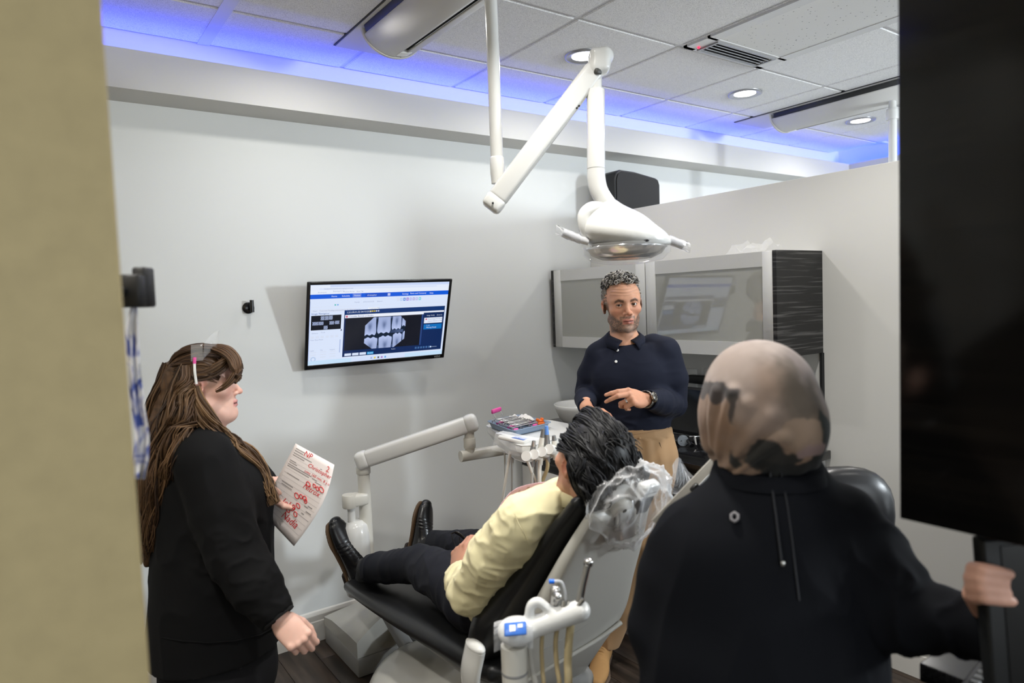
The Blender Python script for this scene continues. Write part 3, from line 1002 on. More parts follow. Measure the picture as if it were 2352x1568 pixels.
# ---------------------------------------------------------------- robe hook
p = on_y(570, 707, WALL_Y)
t = thing('wall_hook', 'small black round hook with a short upright peg on the pale wall', 'hook', p)
Ry = np.array(Matrix.Rotation(math.pi / 2, 3, 'X'))
MB().lathe(p, [(0.0255, 0), (0.0255, 0.006), (0.022, 0.009), (0.0005, 0.0095)], Ry, 28).build('rosette', M_BLACK, t)
hk = MB(); hk.cyl(p + V(0.008, -0.005, 0.0), p + V(0.008, -0.036, 0.0), 0.006); hk.cyl(p + V(0.008, -0.034, -0.020), p + V(0.008, -0.034, 0.034), 0.0085)
hk.build('peg', M_BLACK, t)

# ---------------------------------------------------------------- wall speaker beyond the partition
c = (on_y(1452, 460, 2.93)); sx = 0.195
t = thing('wall_speaker', 'black loudspeaker on the wall behind the partition top and the lamp', 'speaker', (c[0], 2.97, 2.15))
mb = MB()
zt, zb = 2.298, 2.05
poly = [(-0.175, zb), (0.21, zb), (0.212, zt - 0.045), (0.20, zt - 0.015), (0.175, zt - 0.005), (0.0, zt + 0.018), (-0.12, zt + 0.022), (-0.155, zt + 0.005), (-0.17, zt - 0.03)]
mb.prism([(c[0] + x, 2.90, z) for x, z in poly], (0, 0.16, 0))
mb.build('cabinet', mat('black speaker shell', (0.010, 0.010, 0.011), 0.45), t, 0.008)
MB().prism([(c[0] + x * 0.93, 2.899, 2.17 + (z - 2.17) * 0.93) for x, z in poly], (0, -0.006, 0)).build('grille', mat('speaker cloth', (0.014, 0.014, 0.015), 0.75, bump=0.3, bscale=900), t, 0.004)
MB().bb(c[0] - 0.06, c[0] + 0.06, 3.06, WALL_Y, 2.12, 2.2).build('bracket', M_BLACKM, t)
q = on_y(1362, 497, 3.0)
for k, (dx, dz) in enumerate([(0.05, 0.012), (0.048, -0.012), (0.035, -0.035), (0.008, -0.045)]):
    MB().tube(spline([(c[0] - 0.15, 2.99, 2.12), (q[0] + 0.06, 3.0, q[2] + 0.01 * k), (q[0] + dx * 0.3, 3.01, q[2] - 0.02 + dz), (q[0] - 0.02, 3.1, q[2] + dz - 0.03)], 5), 0.003, 6).build('cable', M_BLACKM, t)

# second white post beyond the partition
p = on_y(2052, 255, 2.05)
p = on_z(2050, 256, 2.56)
t = thing('ceiling_post', 'white ceiling post seen beyond the partition top at the far right', 'lamp post', (p[0], p[1], CEIL))
MB().cyl((p[0], p[1], 1.2), (p[0], p[1], 2.53), 0.022).build('lower_tube', M_WHITEP, t)
MB().lathe((p[0], p[1], 0), [(0.032, 2.515), (0.034, 2.53), (0.034, 2.56), (0.03, 2.575), (0.02, 2.58), (0.02, CEIL)], None, 24).build('upper_sleeve', M_WHITEP, t)

# ---------------------------------------------------------------- wall cabinet with frosted doors
CX, CY0, CY1, CZ0, CZ1 = 2.50, 1.645, 3.112, 1.300, 1.746
t = thing('wall_cabinet', 'dark striped wall cabinet with two silver framed frosted glass doors', 'cabinet', (2.68, 2.38, CZ0))
M_CABIN = mat('cabinet interior', (0.72, 0.72, 0.68), 0.6)
MB().bb(CX - 0.002, PART_X - 0.001, CY0, CY0 + 0.019, CZ0, CZ1).build('side_panel', M_DARKWOOD, t, 0.001)
MB().bb(CX - 0.002, PART_X - 0.001, CY1 - 0.019, CY1, CZ0, CZ1).build('side_panel', M_DARKWOOD, t, 0.001)
MB().bb(CX + 0.022, PART_X - 0.001, CY0 + 0.019, CY1 - 0.019, CZ1 - 0.018, CZ1 - 0.001).build('top_panel', M_CABIN, t)
MB().bb(CX + 0.022, PART_X - 0.001, CY0 + 0.019, CY1 - 0.019, CZ0 + 0.001, CZ0 + 0.018).build('bottom_panel', M_CABIN, t)
MB().bb(PART_X - 0.012, PART_X - 0.001, CY0 + 0.019, CY1 - 0.019, CZ0 + 0.018, CZ1 - 0.018).build('back_panel', M_CABIN, t)
for z in (1.425, 1.565):
    MB().bb(CX + 0.032, PART_X - 0.012, CY0 + 0.019, CY1 - 0.019, z, z + 0.02).build('shelf', mat('shelf white', (0.9, 0.87, 0.78), 0.5), t)
M_ALU = mat('satin aluminium', (0.60, 0.60, 0.58), 0.5, metal=0.12)


def frosted():
    m = mat('frosted glass', (0.56, 0.56, 0.51), 0.16, spec=0.5)
    nt = m.node_tree; b = nt.nodes['Principled BSDF']; out = nt.nodes['Material Output']
    b.inputs['Roughness'].default_value = 0.03; b.inputs['Specular IOR Level'].default_value = 1.0
    r = nt.nodes.new('ShaderNodeBsdfTransparent'); r.inputs['Color'].default_value = (0.9, 0.9, 0.86, 1)
    mx = nt.nodes.new('ShaderNodeMixShader'); mx.inputs[0].default_value = 0.38
    nt.links.new(b.outputs[0], mx.inputs[1]); nt.links.new(r.outputs[0], mx.inputs[2])
    g = nt.nodes.new('ShaderNodeBsdfGlossy'); g.inputs['Roughness'].default_value = 0.05
    lw = nt.nodes.new('ShaderNodeFresnel'); lw.inputs[0].default_value = 1.75
    m2 = nt.nodes.new('ShaderNodeMixShader'); nt.links.new(lw.outputs[0], m2.inputs[0]); nt.links.new(mx.outputs[0], m2.inputs[1]); nt.links.new(g.outputs[0], m2.inputs[2])
    nt.links.new(m2.outputs[0], out.inputs['Surface'])
    return m


M_FROST = frosted()
for (y0, y1, nm) in ((CY0 + 0.006, 2.369, 'wide'), (2.375, CY1 - 0.02, 'left')):
    fr = MB(); w = 0.062
    fr.bb(CX, CX + 0.02, y0, y0 + w, CZ0 + 0.002, CZ1 - 0.002, 0.001, 1); fr.bb(CX, CX + 0.02, y1 - w, y1, CZ0 + 0.002, CZ1 - 0.002, 0.001, 1)
    fr.bb(CX + 0.0005, CX + 0.0195, y0 + w - 0.001, y1 - w + 0.001, CZ0 + 0.002, CZ0 + 0.002 + w); fr.bb(CX + 0.0005, CX + 0.0195, y0 + w - 0.001, y1 - w + 0.001, CZ1 - 0.002 - w, CZ1 - 0.002)
    d = fr.build('door', M_ALU, t)
    MB().bb(CX + 0.004, CX + 0.010, y0 + w - 0.004, y1 - w + 0.004, CZ0 + w - 0.003, CZ1 - w + 0.003).build('glass_pane', M_FROST, d)
# crumpled clear film left on top of it
M_FILM = mat('clear film', (1, 1, 1), 0.12, spec=0.6, alpha=0.16)
g = []
for i in range(10):
    row = []
    for j in range(14):
        u, v = i / 9, j / 13
        row.append((2.56 + 0.14 * u, 1.74 + 0.20 * v, CZ1 + 0.003 + 0.085 * max(0.0, math.sin(u * 3.1) * (0.45 + 0.55 * mnoise.noise(Vector((u * 4, v * 5, 2)))) )))
    g.append(row)
tag(MB().sheet(g, 0, False).build('plastic_wrap', M_FILM), 'crumpled clear plastic wrap lying on top of the frosted cabinet', 'plastic wrap')

# back panel with a dark edge under the cabinet
struct('trim_3', MB().bb(PART_X - 0.016, PART_X - 0.001, CY0 + 0.008, WALL_Y - 0.001, 0.872, CZ0), mat('grey back panel', (0.60, 0.60, 0.58), 0.5), 'pale back panel between the wall cabinet and the counter')
struct('trim_4', MB().bb(PART_X - 0.019, PART_X - 0.001, CY0 - 0.004, CY0 + 0.008, 0.872, CZ0), M_BLACKM, 'thin dark upright edge of the back panel')

# ---------------------------------------------------------------- counter
CT = 0.870
M_GRANITE = mat('black polished granite', (0.008, 0.008, 0.009), 0.09, spec=0.6, var=0.9, vscale=180)
tag(MB().bb(2.22, PART_X - 0.001, 1.615, WALL_Y - 0.001, CT - 0.038, CT, 0.003, 2).build('counter_top', M_GRANITE), 'polished black stone counter under the frosted wall cabinet', 'counter')
t = thing('base_cabinet', 'low cabinet under the black counter, dark drawers above pale doors', 'cabinet', (2.55, 2.38, 0))
MB().bb(2.27, PART_X - 0.002, 1.64, WALL_Y - 0.02, 0.09, CT - 0.039).build('carcass', mat('grey carcass', (0.55, 0.54, 0.52), 0.5), t)
MB().bb(2.33, PART_X - 0.002, 1.66, WALL_Y - 0.02, 0.0, 0.09).build('plinth', M_BLACKM, t)
for k in range(3):
    y0 = 1.642 + k * 0.497; y1 = y0 + 0.491
    dr = MB().bb(2.25, 2.269, y0, y1, 0.645, CT - 0.045, 0.0015, 1).build('drawer', M_DARKWOOD, t)
    MB().lathe((2.25, (y0 + y1) / 2, 0.735), [(0.006, 0), (0.005, 0.012), (0.011, 0.016), (0.011, 0.022), (0.0005, 0.024)], np.array(Matrix.Rotation(-math.pi / 2, 3, 'Y')), 16).build('knob', M_STEEL, dr)
    MB().bb(2.25, 2.269, y0, y1, 0.10, 0.639, 0.0015, 1).build('door', mat('pale door', (0.66, 0.64, 0.60), 0.4), t)

# vessel sink
bp = on_x(1338, 965, 2.42); bx, by = 2.47, bp[1] + 0.06
t = thing('vessel_sink', 'white round vessel sink on the counter beside the standing man', 'sink', (bx, by, CT))
MB().lathe((bx, by, CT), [(0.07, 0.001), (0.085, 0.004), (0.125, 0.05), (0.150, 0.105), (0.155, 0.125), (0.152, 0.128), (0.147, 0.125), (0.14, 0.10), (0.115, 0.05), (0.07, 0.018), (0.0005, 0.012)], None, 40).build('bowl', M_WHITEP, t)
MB().lathe((bx, by, CT + 0.0135), [(0.02, 0), (0.02, 0.003), (0.0005, 0.004)], None, 20).build('drain', M_CHROME, t)

# open black laptop behind the man
a = on_x(1608, 1000, 2.60)
t = thing('laptop', 'open black laptop with a dark screen on the stone counter', 'laptop', (2.5, a[1] + 0.15, CT))
MB().bb(2.475, 2.60, a[1], a[1] + 0.34, CT + 0.001, CT + 0.018, 0.004, 1).build('keyboard_base', M_BLACKM, t)
sc_ = MB(); th = math.radians(12)
Rl = np.array(Matrix.Rotation(th, 3, 'Y'))
sc_.box(V(2.625, a[1] + 0.17, CT + 0.018 + 0.118), (0.008, 0.34, 0.235), Rl, 0.003, 1)
s_ = sc_.build('lid', M_BLACKM, t)
MB().box(V(2.6205, a[1] + 0.17, CT + 0.018 + 0.12), (0.002, 0.315, 0.205), Rl).build('screen', mat('dark screen', (0.003, 0.003, 0.004), 0.12), s_)

# power adapter and outlets on the back panel
for k, (px, py) in enumerate([(1588, 872), (1632, 872)]):
    p = on_x(px, py, 2.822)
    t = thing('outlet', ['clear covered wall outlet beside the standing man', 'clear covered wall outlet half hidden by the head scarf'][k], 'outlet', p)
    MB().box(p, (0.006, 0.075, 0.115), None, 0.002, 1).build('cover_plate', mat('outlet plate', (0.72, 0.72, 0.70), 0.3), t)
    MB().box(p + V(-0.012, 0, 0), (0.016, 0.085, 0.125), None, 0.003, 1).build('clear_guard', mat('clear guard', (1, 1, 1), 0.08, alpha=0.15), t)
p = on_x(1604, 871, 2.79)
t = thing('power_adapter', 'black power adapter block plugged in over the counter', 'adapter', p)
MB().box(p, (0.045, 0.115, 0.042), None, 0.005, 2).build('block', M_BLACKM, t)
MB().tube(spline([p + V(0, 0.057, 0), p + V(0.0, 0.09, -0.005), p + V(-0.01, 0.11, -0.06), p + V(-0.04, 0.12, -0.20)], 6), 0.0028, 6).build('lead', M_BLACKM, t)

# magnifying loupes on the counter
p = on_z(1588, 1024, CT) - V(0.0, 0.02, 0)
t = thing('dental_loupes', 'magnifying loupes with twin barrels and clear lenses on the counter', 'loupes', p)
L = MB(); cu = -RT * 0 + V(0, 0, 1)
for s in (-1, 1):
    c0 = p + RT * (0.035 * s) + V(0, 0, 0.03)
    ln = MB(); ln.lathe(c0 + RT * (0.018 * s) + FW * 0.005, [(0.027, -0.001), (0.029, 0), (0.027, 0.001)], frame(V(0, 0, 1), -FW), 24, False)
    ln.build('lens_rim', M_BLACK, t)
    MB().ball(c0 + RT * (0.018 * s) + FW * 0.005, (0.027, 0.027, 0.002), frame(V(0, 0, 1), -FW), 18).build('lens', mat('clear lens', (0.8, 0.9, 1), 0.05, alpha=0.25), t)
    MB().tube([c0 - RT * (0.004 * s) + FW * 0.0, c0 + V(0, 0, -0.016) - FW * 0.04 + RT * 0.012], [0.009, 0.011], 16).build('barrel', M_BLACK, t)
MB().box(p + V(0, 0, 0.048), (0.012, 0.05, 0.008), np.stack([FW, RT, UP], 1), 0.002, 1).build('bridge', M_CHROME, t)
MB().tube([p + V(0, 0, 0.045) - FW * 0.004, p + V(0, 0, 0.012) - FW * 0.022], 0.006, 12).build('lamp', M_STEEL, t)
MB().tube(spline([p + RT * 0.06 + V(0, 0, 0.03), p + RT * 0.072 + FW * 0.03 + V(0, 0, 0.02), p + RT * 0.06 + FW * 0.08 + V(0, 0, 0.004)], 6), 0.002, 6).build('temple', M_BLACK, t)
MB().tube(spline([p - RT * 0.06 + V(0, 0, 0.03), p - RT * 0.07 + FW * 0.03 + V(0, 0, 0.02), p - RT * 0.05 + FW * 0.08 + V(0, 0, 0.004)], 6), 0.002, 6).build('temple', M_BLACK, t)

# ---------------------------------------------------------------- right foreground: tall cupboard, desk, monitor, keyboard
q = at(2067, 1190, 1.0)
M_GLOSSWOOD = mat_wood('dark glossy laminate', (0.0045, 0.0042, 0.004), (0.014, 0.012, 0.010), scale=(1, 0.6, 26), wav=2.4, rough=0.12, lo=0.45, hi=0.8)
t = thing('hung_cupboard', 'dark glossy laminate cupboard hanging close by at the right edge', 'cupboard', (q[0] + 0.19, 0.1, q[2]))
MB().bb(q[0], q[0] + 0.019, -0.40, q[1], q[2], CEIL - 0.001, 0.001, 1).build('front_panel', M_GLOSSWOOD, t)
cp = MB(); cp.bb(q[0] + 0.019, q[0] + 0.37, q[1] - 0.019, q[1] - 0.001, q[2] + 0.002, CEIL - 0.001)
cp.build('side_panel', M_DARKWOOD, t)
MB().bb(q[0] + 0.019, q[0] + 0.37, -0.4, q[1] - 0.019, q[2] + 0.002, q[2] + 0.02).build('bottom_panel', M_DARKWOOD, t)
MB().bb(q[0] + 0.019, q[0] + 0.37, -0.4, -0.382, q[2] + 0.02, CEIL - 0.001).build('side_panel', M_DARKWOOD, t)

DZ = 0.90
e = on_z(2143, 1498, DZ)
t = thing('desk', 'black stone topped desk at the lower right under the dark cupboard', 'desk', (2.0, 0.1, 0))
MB().bb(1.27, PART_X - 0.001, -0.4, e[1], DZ - 0.035, DZ, 0.003, 2).build('desk_top', mat('dark desk stone', (0.012, 0.012, 0.013), 0.22, var=0.6, vscale=150), t)
MB().bb(1.33, 1.35, -0.38, e[1] - 0.03, 0, DZ - 0.035).build('end_panel', M_DARKWOOD, t)
MB().bb(2.6, 2.62, -0.38, e[1] - 0.03, 0, DZ - 0.035).build('end_panel', M_DARKWOOD, t)

kc = on_z(2300, 1560, DZ + 0.012)
t = thing('keyboard', 'black keyboard with grey keys on the desk at the lower right corner', 'keyboard', (kc[0], kc[1], DZ))
kd = nrm(RT * 0.75 + FW * 0.66); kd[2] = 0; ku = nrm(np.cross(UP, kd))
KR = np.stack([kd, ku, UP], 1)
k0 = V(kc[0], kc[1], DZ + 0.009) + kd * 0.1 - ku * 0.03
MB().box(k0, (0.42, 0.145, 0.014), KR, 0.004, 1).build('key_tray', M_BLACKM, t)
km = MB().box((0, 0, 0), (0.0155, 0.0155, 0.007), KR, 0.002, 1)
kme = bpy.data.meshes.new('key'); kme.from_pydata(km.v, [], km.f); kme.materials.append(mat('key grey', (0.045, 0.047, 0.05), 0.4))
for r_ in range(6):
    for c_ in range(20):
        o = bpy.data.objects.new('key', kme); COL.objects.link(o); o.parent = t; o.matrix_parent_inverse = wmat(t).inverted()
        o.location = k0 + kd * (-0.195 + c_ * 0.0205) + ku * (0.054 - r_ * 0.0212) + V(0, 0, 0.0095)

# monitor seen close by, partly above the frame edge
ml0, ml1 = at(2243, 1228, 0.975), at(2268, 1568, 0.975)
up_ = nrm(ml0 - ml1); rt_ = nrm(RT - up_ * (RT @ up_)); MR = np.stack([rt_, np.cross(up_, rt_), up_], 1)
ctr = (ml0 + (ml0 - up_ * 0.27)) / 2 + rt_ * 0.17 - up_ * 0.004
t = thing('desk_monitor', 'black desk monitor at the right edge, its frame gripped by a hand', 'monitor', (ctr[0], ctr[1], DZ))
MB().box(ctr, (0.34, 0.026, 0.27), MR, 0.004, 2).build('case', mat('charcoal case', (0.010, 0.011, 0.012), 0.5), t)
MB().box(ctr + rt_ * 0.011 + MR[:, 1] * -0.0135, (0.315, 0.003, 0.25), MR).build('screen', mat('black screen', (0.002, 0.002, 0.002), 0.3), t)
st = MB(); st.tube([ctr - up_ * 0.10 + MR[:, 1] * 0.02, V(ctr[0] + FW[0] * 0.10 + 0.08, ctr[1] + FW[1] * 0.10 - 0.05, DZ + 0.008)], 0.02, 12)
st.build('stand', M_BLACKM, t)
MB().lathe((ctr[0] + FW[0] * 0.10 + 0.08, ctr[1] + FW[1] * 0.10 - 0.05, DZ), [(0.10, 0.001), (0.10, 0.008), (0.09, 0.012), (0.0005, 0.013)], None, 28).build('foot', M_BLACKM, t)

# ---------------------------------------------------------------- left foreground: black holder and patterned cloth behind the wall end
q0 = at(331, 660, 1.06); q1 = at(303, 668, 1.04)
CR = np.stack([RT, FW, UP], 1)
t = thing('wall_holder', 'blurred black holder on the back of the beige wall end', 'holder', (JX - 0.02, 0.93, q0[2]))
MB().box(q0, (0.021, 0.03, 0.062), CR, 0.003, 1).build('upright_plate', M_BLACKM, t)
MB().box(q1, (0.036, 0.025, 0.05), CR, 0.003, 1).build('block', M_BLACKM, t)
MB().tube([q1 - RT * 0.012, V(JX - 0.03, 0.985, q1[2]), V(JX - 0.04, 0.929, q1[2])], 0.008, 10).build('arm', M_BLACKM, t)


def mat_cloth():
    m = mat('blue patterned cloth', (0.7, 0.7, 0.75), 0.8)
    nt = m.node_tree; b = nt.nodes['Principled BSDF']
    tc = nt.nodes.new('ShaderNodeTexCoord'); n = nt.nodes.new('ShaderNodeTexNoise'); n.inputs['Scale'].default_value = 28; n.inputs['Detail'].default_value = 2; n.inputs['Distortion'].default_value = 1.0
    nt.links.new(tc.outputs['Object'], n.inputs['Vector'])
    r = nt.nodes.new('ShaderNodeValToRGB'); r.color_ramp.interpolation = 'LINEAR'
    el = r.color_ramp.elements
    el[0].position = 0.40; el[0].color = (0.07, 0.11, 0.40, 1); el[1].position = 0.56; el[1].color = (0.72, 0.72, 0.76, 1)
    e2 = el.new(0.48); e2.color = (0.40, 0.42, 0.62, 1)
    nt.links.new(n.outputs['Fac'], r.inputs['Fac']); nt.links.new(r.outputs['Color'], b.inputs['Base Color'])
    return m


g = []
path = [(308, 690), (306, 720), (303, 760), (306, 820), (311, 880), (318, 940), (326, 1000), (324, 1050), (318, 1100)]
half = [4, 10, 15, 15, 14, 14, 16, 18, 16]
for (px, py), hw in zip(path, half):
    row = []
    for j in range(9):
        u = j / 8 * 2 - 1
        row.append(at(px + hw * u, py, 1.045 + 0.006 * math.sin(j * 2.1 + py * 0.02) + 0.004 * math.cos(j * 1.3)))
    g.append(row)
gs = np.array(g); 
tag(MB().sheet(gs, 0.001).build('patterned_cloth', mat_cloth()), 'hanging white and blue patterned cloth strip below the black holder', 'cloth')

# low black topped cart hidden behind the woman on the left
c = V(0.10, 2.82, 0)
t = thing('side_cart', 'small grey cart with a black top half hidden behind the wall end', 'cart', c)
MB().bb(c[0] - 0.2, c[0] + 0.10, c[1] - 0.2, c[1] + 0.2, 0.80, 0.835, 0.004, 1).build('top', M_BLACKM, t)
MB().bb(c[0] - 0.18, c[0] + 0.08, c[1] - 0.18, c[1] + 0.18, 0.03, 0.80).build('body', mat('blue grey body', (0.35, 0.38, 0.42), 0.5), t)

# ---------------------------------------------------------------- operator stool behind the scarf
sc0 = at(1935, 1185, 1.9)
t = thing('operator_stool', 'black padded stool with rounded backrest beside the partition wall', 'stool', (sc0[0] - 0.12, sc0[1] + 0.16, 0))
M_VINYL = mat('black vinyl', (0.010, 0.010, 0.011), 0.32, spec=0.5, bump=0.08, bscale=400)
SR = frame(-FW, UP)
mb = MB(); prof = []
n = 26
for (rr, yy) in ((0.0, -0.045), (0.6, -0.042), (0.88, -0.03), (0.98, -0.012), (1.0, 0.0), (0.98, 0.02), (0.88, 0.032), (0.5, 0.036), (0.0, 0.036)):
    prof.append((rr, yy))
vs, fs = [], []
for rr, yy in prof:
    for j in range(n):
        th = 2 * math.pi * j / n
        cx_, cz_ = abs(math.cos(th)) ** 0.8 * math.copysign(1, math.cos(th)), abs(math.sin(th)) ** 0.8 * math.copysign(1, math.sin(th))
        vs.append(sc0 + SR @ V(0.145 * rr * cx_, -yy, 0.14 * rr * cz_))
for i in range(len(prof) - 1):
    for j in range(n):
        fs.append((i * n + j, i * n + (j + 1) % n, (i + 1) * n + (j + 1) % n, (i + 1) * n + j))
mb.add(vs, fs, True); mb.build('backrest', M_VINYL, t)
sx, sy = sc0[0] - 0.12, sc0[1] + 0.16
MB().tube(spline([sc0 + FW * 0.045 - UP * 0.03, V(sc0[0] + 0.03, sc0[1] + 0.08, 0.72), V(sx, sy, 0.50)], 6), 0.016, 10).build('back_bar', M_BLACKM, t)
MB().lathe((sx, sy, 0.5), [(0.16, 0), (0.19, 0.015), (0.195, 0.04), (0.17, 0.065), (0.0005, 0.072)], None, 30).build('seat', M_VINYL, t)
MB().cyl((sx, sy, 0.08), (sx, sy, 0.5), 0.025).build('column', M_CHROME, t)
for k in range(5):
    th = k * 2 * math.pi / 5
    MB().tube([V(sx, sy, 0.09), V(sx + 0.26 * math.cos(th), sy + 0.26 * math.sin(th), 0.06)], [0.02, 0.013], 10).build('leg', M_BLACKM, t)
    MB().ball((sx + 0.26 * math.cos(th), sy + 0.26 * math.sin(th), 0.026), 0.026, None, 12).build('caster', M_BLACKM, t)

# ---------------------------------------------------------------- dental chair
AX = 1.17
M_UPH = mat('black upholstery', (0.0115, 0.0118, 0.0125), 0.34, spec=0.5, bump=0.12, bscale=260, bdist=0.001)
M_SHELL = mat('light grey shell', (0.50, 0.49, 0.45), 0.28, spec=0.5, coat=0.2)
M_SHELLG = mat('mid grey plastic', (0.30, 0.30, 0.295), 0.4)


def pad(path, xc, n=28, pw_=3.4):
    """cushion swept along (y, z, half width, half thickness); superelliptic section, rounded ends"""
    P = [V(xc, a[0], a[1]) for a in path]
    hw = [a[2] for a in path]; ht = [a[3] for a in path]
    S = spline([V(p[1], p[2], w, h) if False else np.array([p[1], p[2], w, h]) for p, w, h in zip(P, hw, ht)], 6)
    S = np.array(S); C = np.stack([np.full(len(S), xc), S[:, 0], S[:, 1]], 1)
    T = np.gradient(C, axis=0); T /= np.linalg.norm(T, axis=1, keepdims=True)
    rings = []
    k = len(S)
    def ring(c, t, w, h):
        u = V(1, 0, 0); v = np.cross(t, u); r = []
        for j in range(n):
            a = 2 * math.pi * j / n
            ca, sa = math.cos(a), math.sin(a)
            r.append(c + u * w * math.copysign(abs(ca) ** (2 / pw_), ca) + v * h * math.copysign(abs(sa) ** (2 / pw_), sa))
        return r
    for e in (0.02, 0.45, 0.75, 0.93):
        f = math.sqrt(max(0, 1 - (1 - e) ** 2))
        rings.append(ring(C[0] - T[0] * S[0, 3] * (1 - e) * 1.0, T[0], S[0, 2] - S[0, 3] * (1 - f), S[0, 3] * f))
    for i in range(k): rings.append(ring(C[i], T[i], S[i, 2], S[i, 3]))
    for e in (0.93, 0.75, 0.45, 0.02):
        f = math.sqrt(max(0, 1 - (1 - e) ** 2))
        rings.append(ring(C[-1] + T[-1] * S[-1, 3] * (1 - e), T[-1], S[-1, 2] - S[-1, 3] * (1 - f), S[-1, 3] * f))
    mb = MB(); vs = [p for r in rings for p in r]; m = len(rings)
    fs = [(i * n + j, i * n + (j + 1) % n, (i + 1) * n + (j + 1) % n, (i + 1) * n + j) for i in range(m - 1) for j in range(n)]
    mb.add(vs, fs, True); mb.add(rings[0], [tuple(range(n - 1, -1, -1))]); mb.add(rings[-1], [tuple(range(n))])
    return mb


ch = thing('dental_chair', 'reclined dental chair with black cushions and a light grey back shell', 'dental chair', (AX, 1.75, 0))
pad([(2.68, 0.418, 0.175, 0.028), (2.5, 0.443, 0.195, 0.034), (2.2, 0.475, 0.205, 0.040), (1.85, 0.515, 0.210, 0.042), (1.65, 0.535, 0.210, 0.042), (1.56, 0.545, 0.2, 0.04)], AX).build('seat_cushion', M_UPH, ch)
pad([(1.60, 0.615, 0.222, 0.055), (1.535, 0.70, 0.238, 0.062), (1.460, 0.80, 0.208, 0.048), (1.385, 0.90, 0.172, 0.034), (1.315, 1.00, 0.145, 0.026), (1.262, 1.075, 0.118, 0.022)], AX).build('back_cushion', M_UPH, ch)
pad([(1.535, 0.46, 0.115, 0.03), (1.485, 0.56, 0.155, 0.032), (1.42, 0.68, 0.190, 0.032), (1.345, 0.82, 0.160, 0.028), (1.28, 0.94, 0.134, 0.024), (1.222, 1.045, 0.104, 0.018)], AX, pw_=5).build('back_shell', M_SHELL, ch)
rd = MB()
rd.tube(spline([(AX - 0.14, 1.458, 0.55), (AX - 0.06, 1.436, 0.575), (AX + 0.08, 1.418, 0.605), (AX + 0.17, 1.400, 0.64)], 8), 0.0065, 8)
rd.build('shell_ridge', M_SHELL, ch)
MB().tube(spline([(AX - 0.12, 1.398, 0.655), (AX + 0.02, 1.383, 0.685), (AX + 0.1, 1.362, 0.735), (AX + 0.145, 1.354, 0.76), (AX + 0.175, 1.383, 0.715)], 8), 0.0016, 6).build('shell_seam', M_SHELLG, ch)
pad([(1.72, 0.455, 0.17, 0.045), (1.58, 0.445, 0.17, 0.045), (1.52, 0.44, 0.15, 0.04)], AX).build('seat_frame', M_SHELLG, ch)
pad([(2.4, 0.405, 0.13, 0.016), (2.1, 0.43, 0.15, 0.02), (1.75, 0.455, 0.16, 0.025)], AX).build('leg_rest_frame', M_SHELLG, ch)
ar = MB()
a0 = on_x(1086, 1487, 0.885)
ar.tube(spline([a0 + V(0.008, 0.0, 0.0), a0 + V(0.0, 0.02, -0.09), a0 + V(0.03, 0.05, -0.2)], 6), [0.029] * 12 + [0.033], 20, True, (0.62, 1.35), up=(1, 0, 0))
ar.ball(a0 + V(0.008, 0, 0), (0.0185, 0.0395, 0.016), None, 20)
ar.build('armrest', M_WHITEP, ch)
organic('lift_cover', [(Ell((AX - 0.03, 2.10, 0.12), (0.27, 0.38, 0.20)), 'u', 0), (Chain([(AX, 1.95, 0.2), (AX, 1.75, 0.39)], [0.16, 0.12]), 'u', 0.08), (Plane((0, 0, 0.035), (0, 0, -1)), 'i', 0)], 0.012, M_SHELL, ch)
organic('base_plate', [(RBox((AX, 1.95, 0.022), (0.60, 1.0, 0.042), None, 0.02), 'u', 0)], 0.012, mat('base grey', (0.42, 0.41, 0.39), 0.4), ch)
# headrest: black pad with the white tilting mechanism behind it
hc = V(AX + 0.02, 1.225, 1.10)
HN = nrm(V(0, -0.86, -0.5)); HU = nrm(V(0, -0.5, 0.86)); HR = np.stack([V(1, 0, 0), -HN, HU], 1)
hd = organic('headrest', [(Ell(hc + HN * -0.015, (0.105, 0.03, 0.072), HR), 'u', 0), (Ell(hc - HN * 0.055, (0.075, 0.03, 0.06), HR), 's', 0.02)], 0.006, mat('headrest blue black', (0.02, 0.026, 0.034), 0.35), ch)
organic('tilt_disc', [(Ell(hc + HN * 0.022 + HU * -0.005 + V(-0.005, 0, 0), (0.075, 0.02, 0.056), HR), 'u', 0)], 0.005, M_WHITEP, hd)
MB().box(hc + HN * 0.05 + HU * 0.035 + V(0.025, 0, 0), (0.062, 0.03, 0.042), HR, 0.010, 3).build('release_knob', M_WHITEP, hd)
MB().box(hc + HN * 0.0665 + HU * 0.035 + V(0.025, 0, 0), (0.036, 0.001, 0.003), HR).build('knob_mark', M_SHELLG, hd)
MB().lathe(hc + HN * 0.03 + HU * -0.02 + V(-0.03, 0, 0), [(0.03, 0), (0.03, 0.016), (0.026, 0.022), (0.0005, 0.024)], frame(V(1, 0, 0), HN), 28).build('pivot_cap', M_CREAMP, hd)
MB().lathe(hc + HN * 0.054 + HU * -0.02 + V(-0.03, 0, 0), [(0.006, 0), (0.006, 0.001), (0.0005, 0.001)], frame(V(1, 0, 0), HN), 14).build('pivot_hole', M_BLACKM, hd)
MB().box(hc + HN * 0.04 + HU * -0.03 + V(0.05, 0, 0), (0.05, 0.02, 0.06), HR, 0.008, 2).build('slide_block', M_BLACKM, hd)
MB().bb(AX - 0.03, AX + 0.03, 1.19, 1.21, 0.98, 1.08, 0.008, 2).build('headrest_bar', M_STEEL, hd)

# crumpled clear cover over the headrest


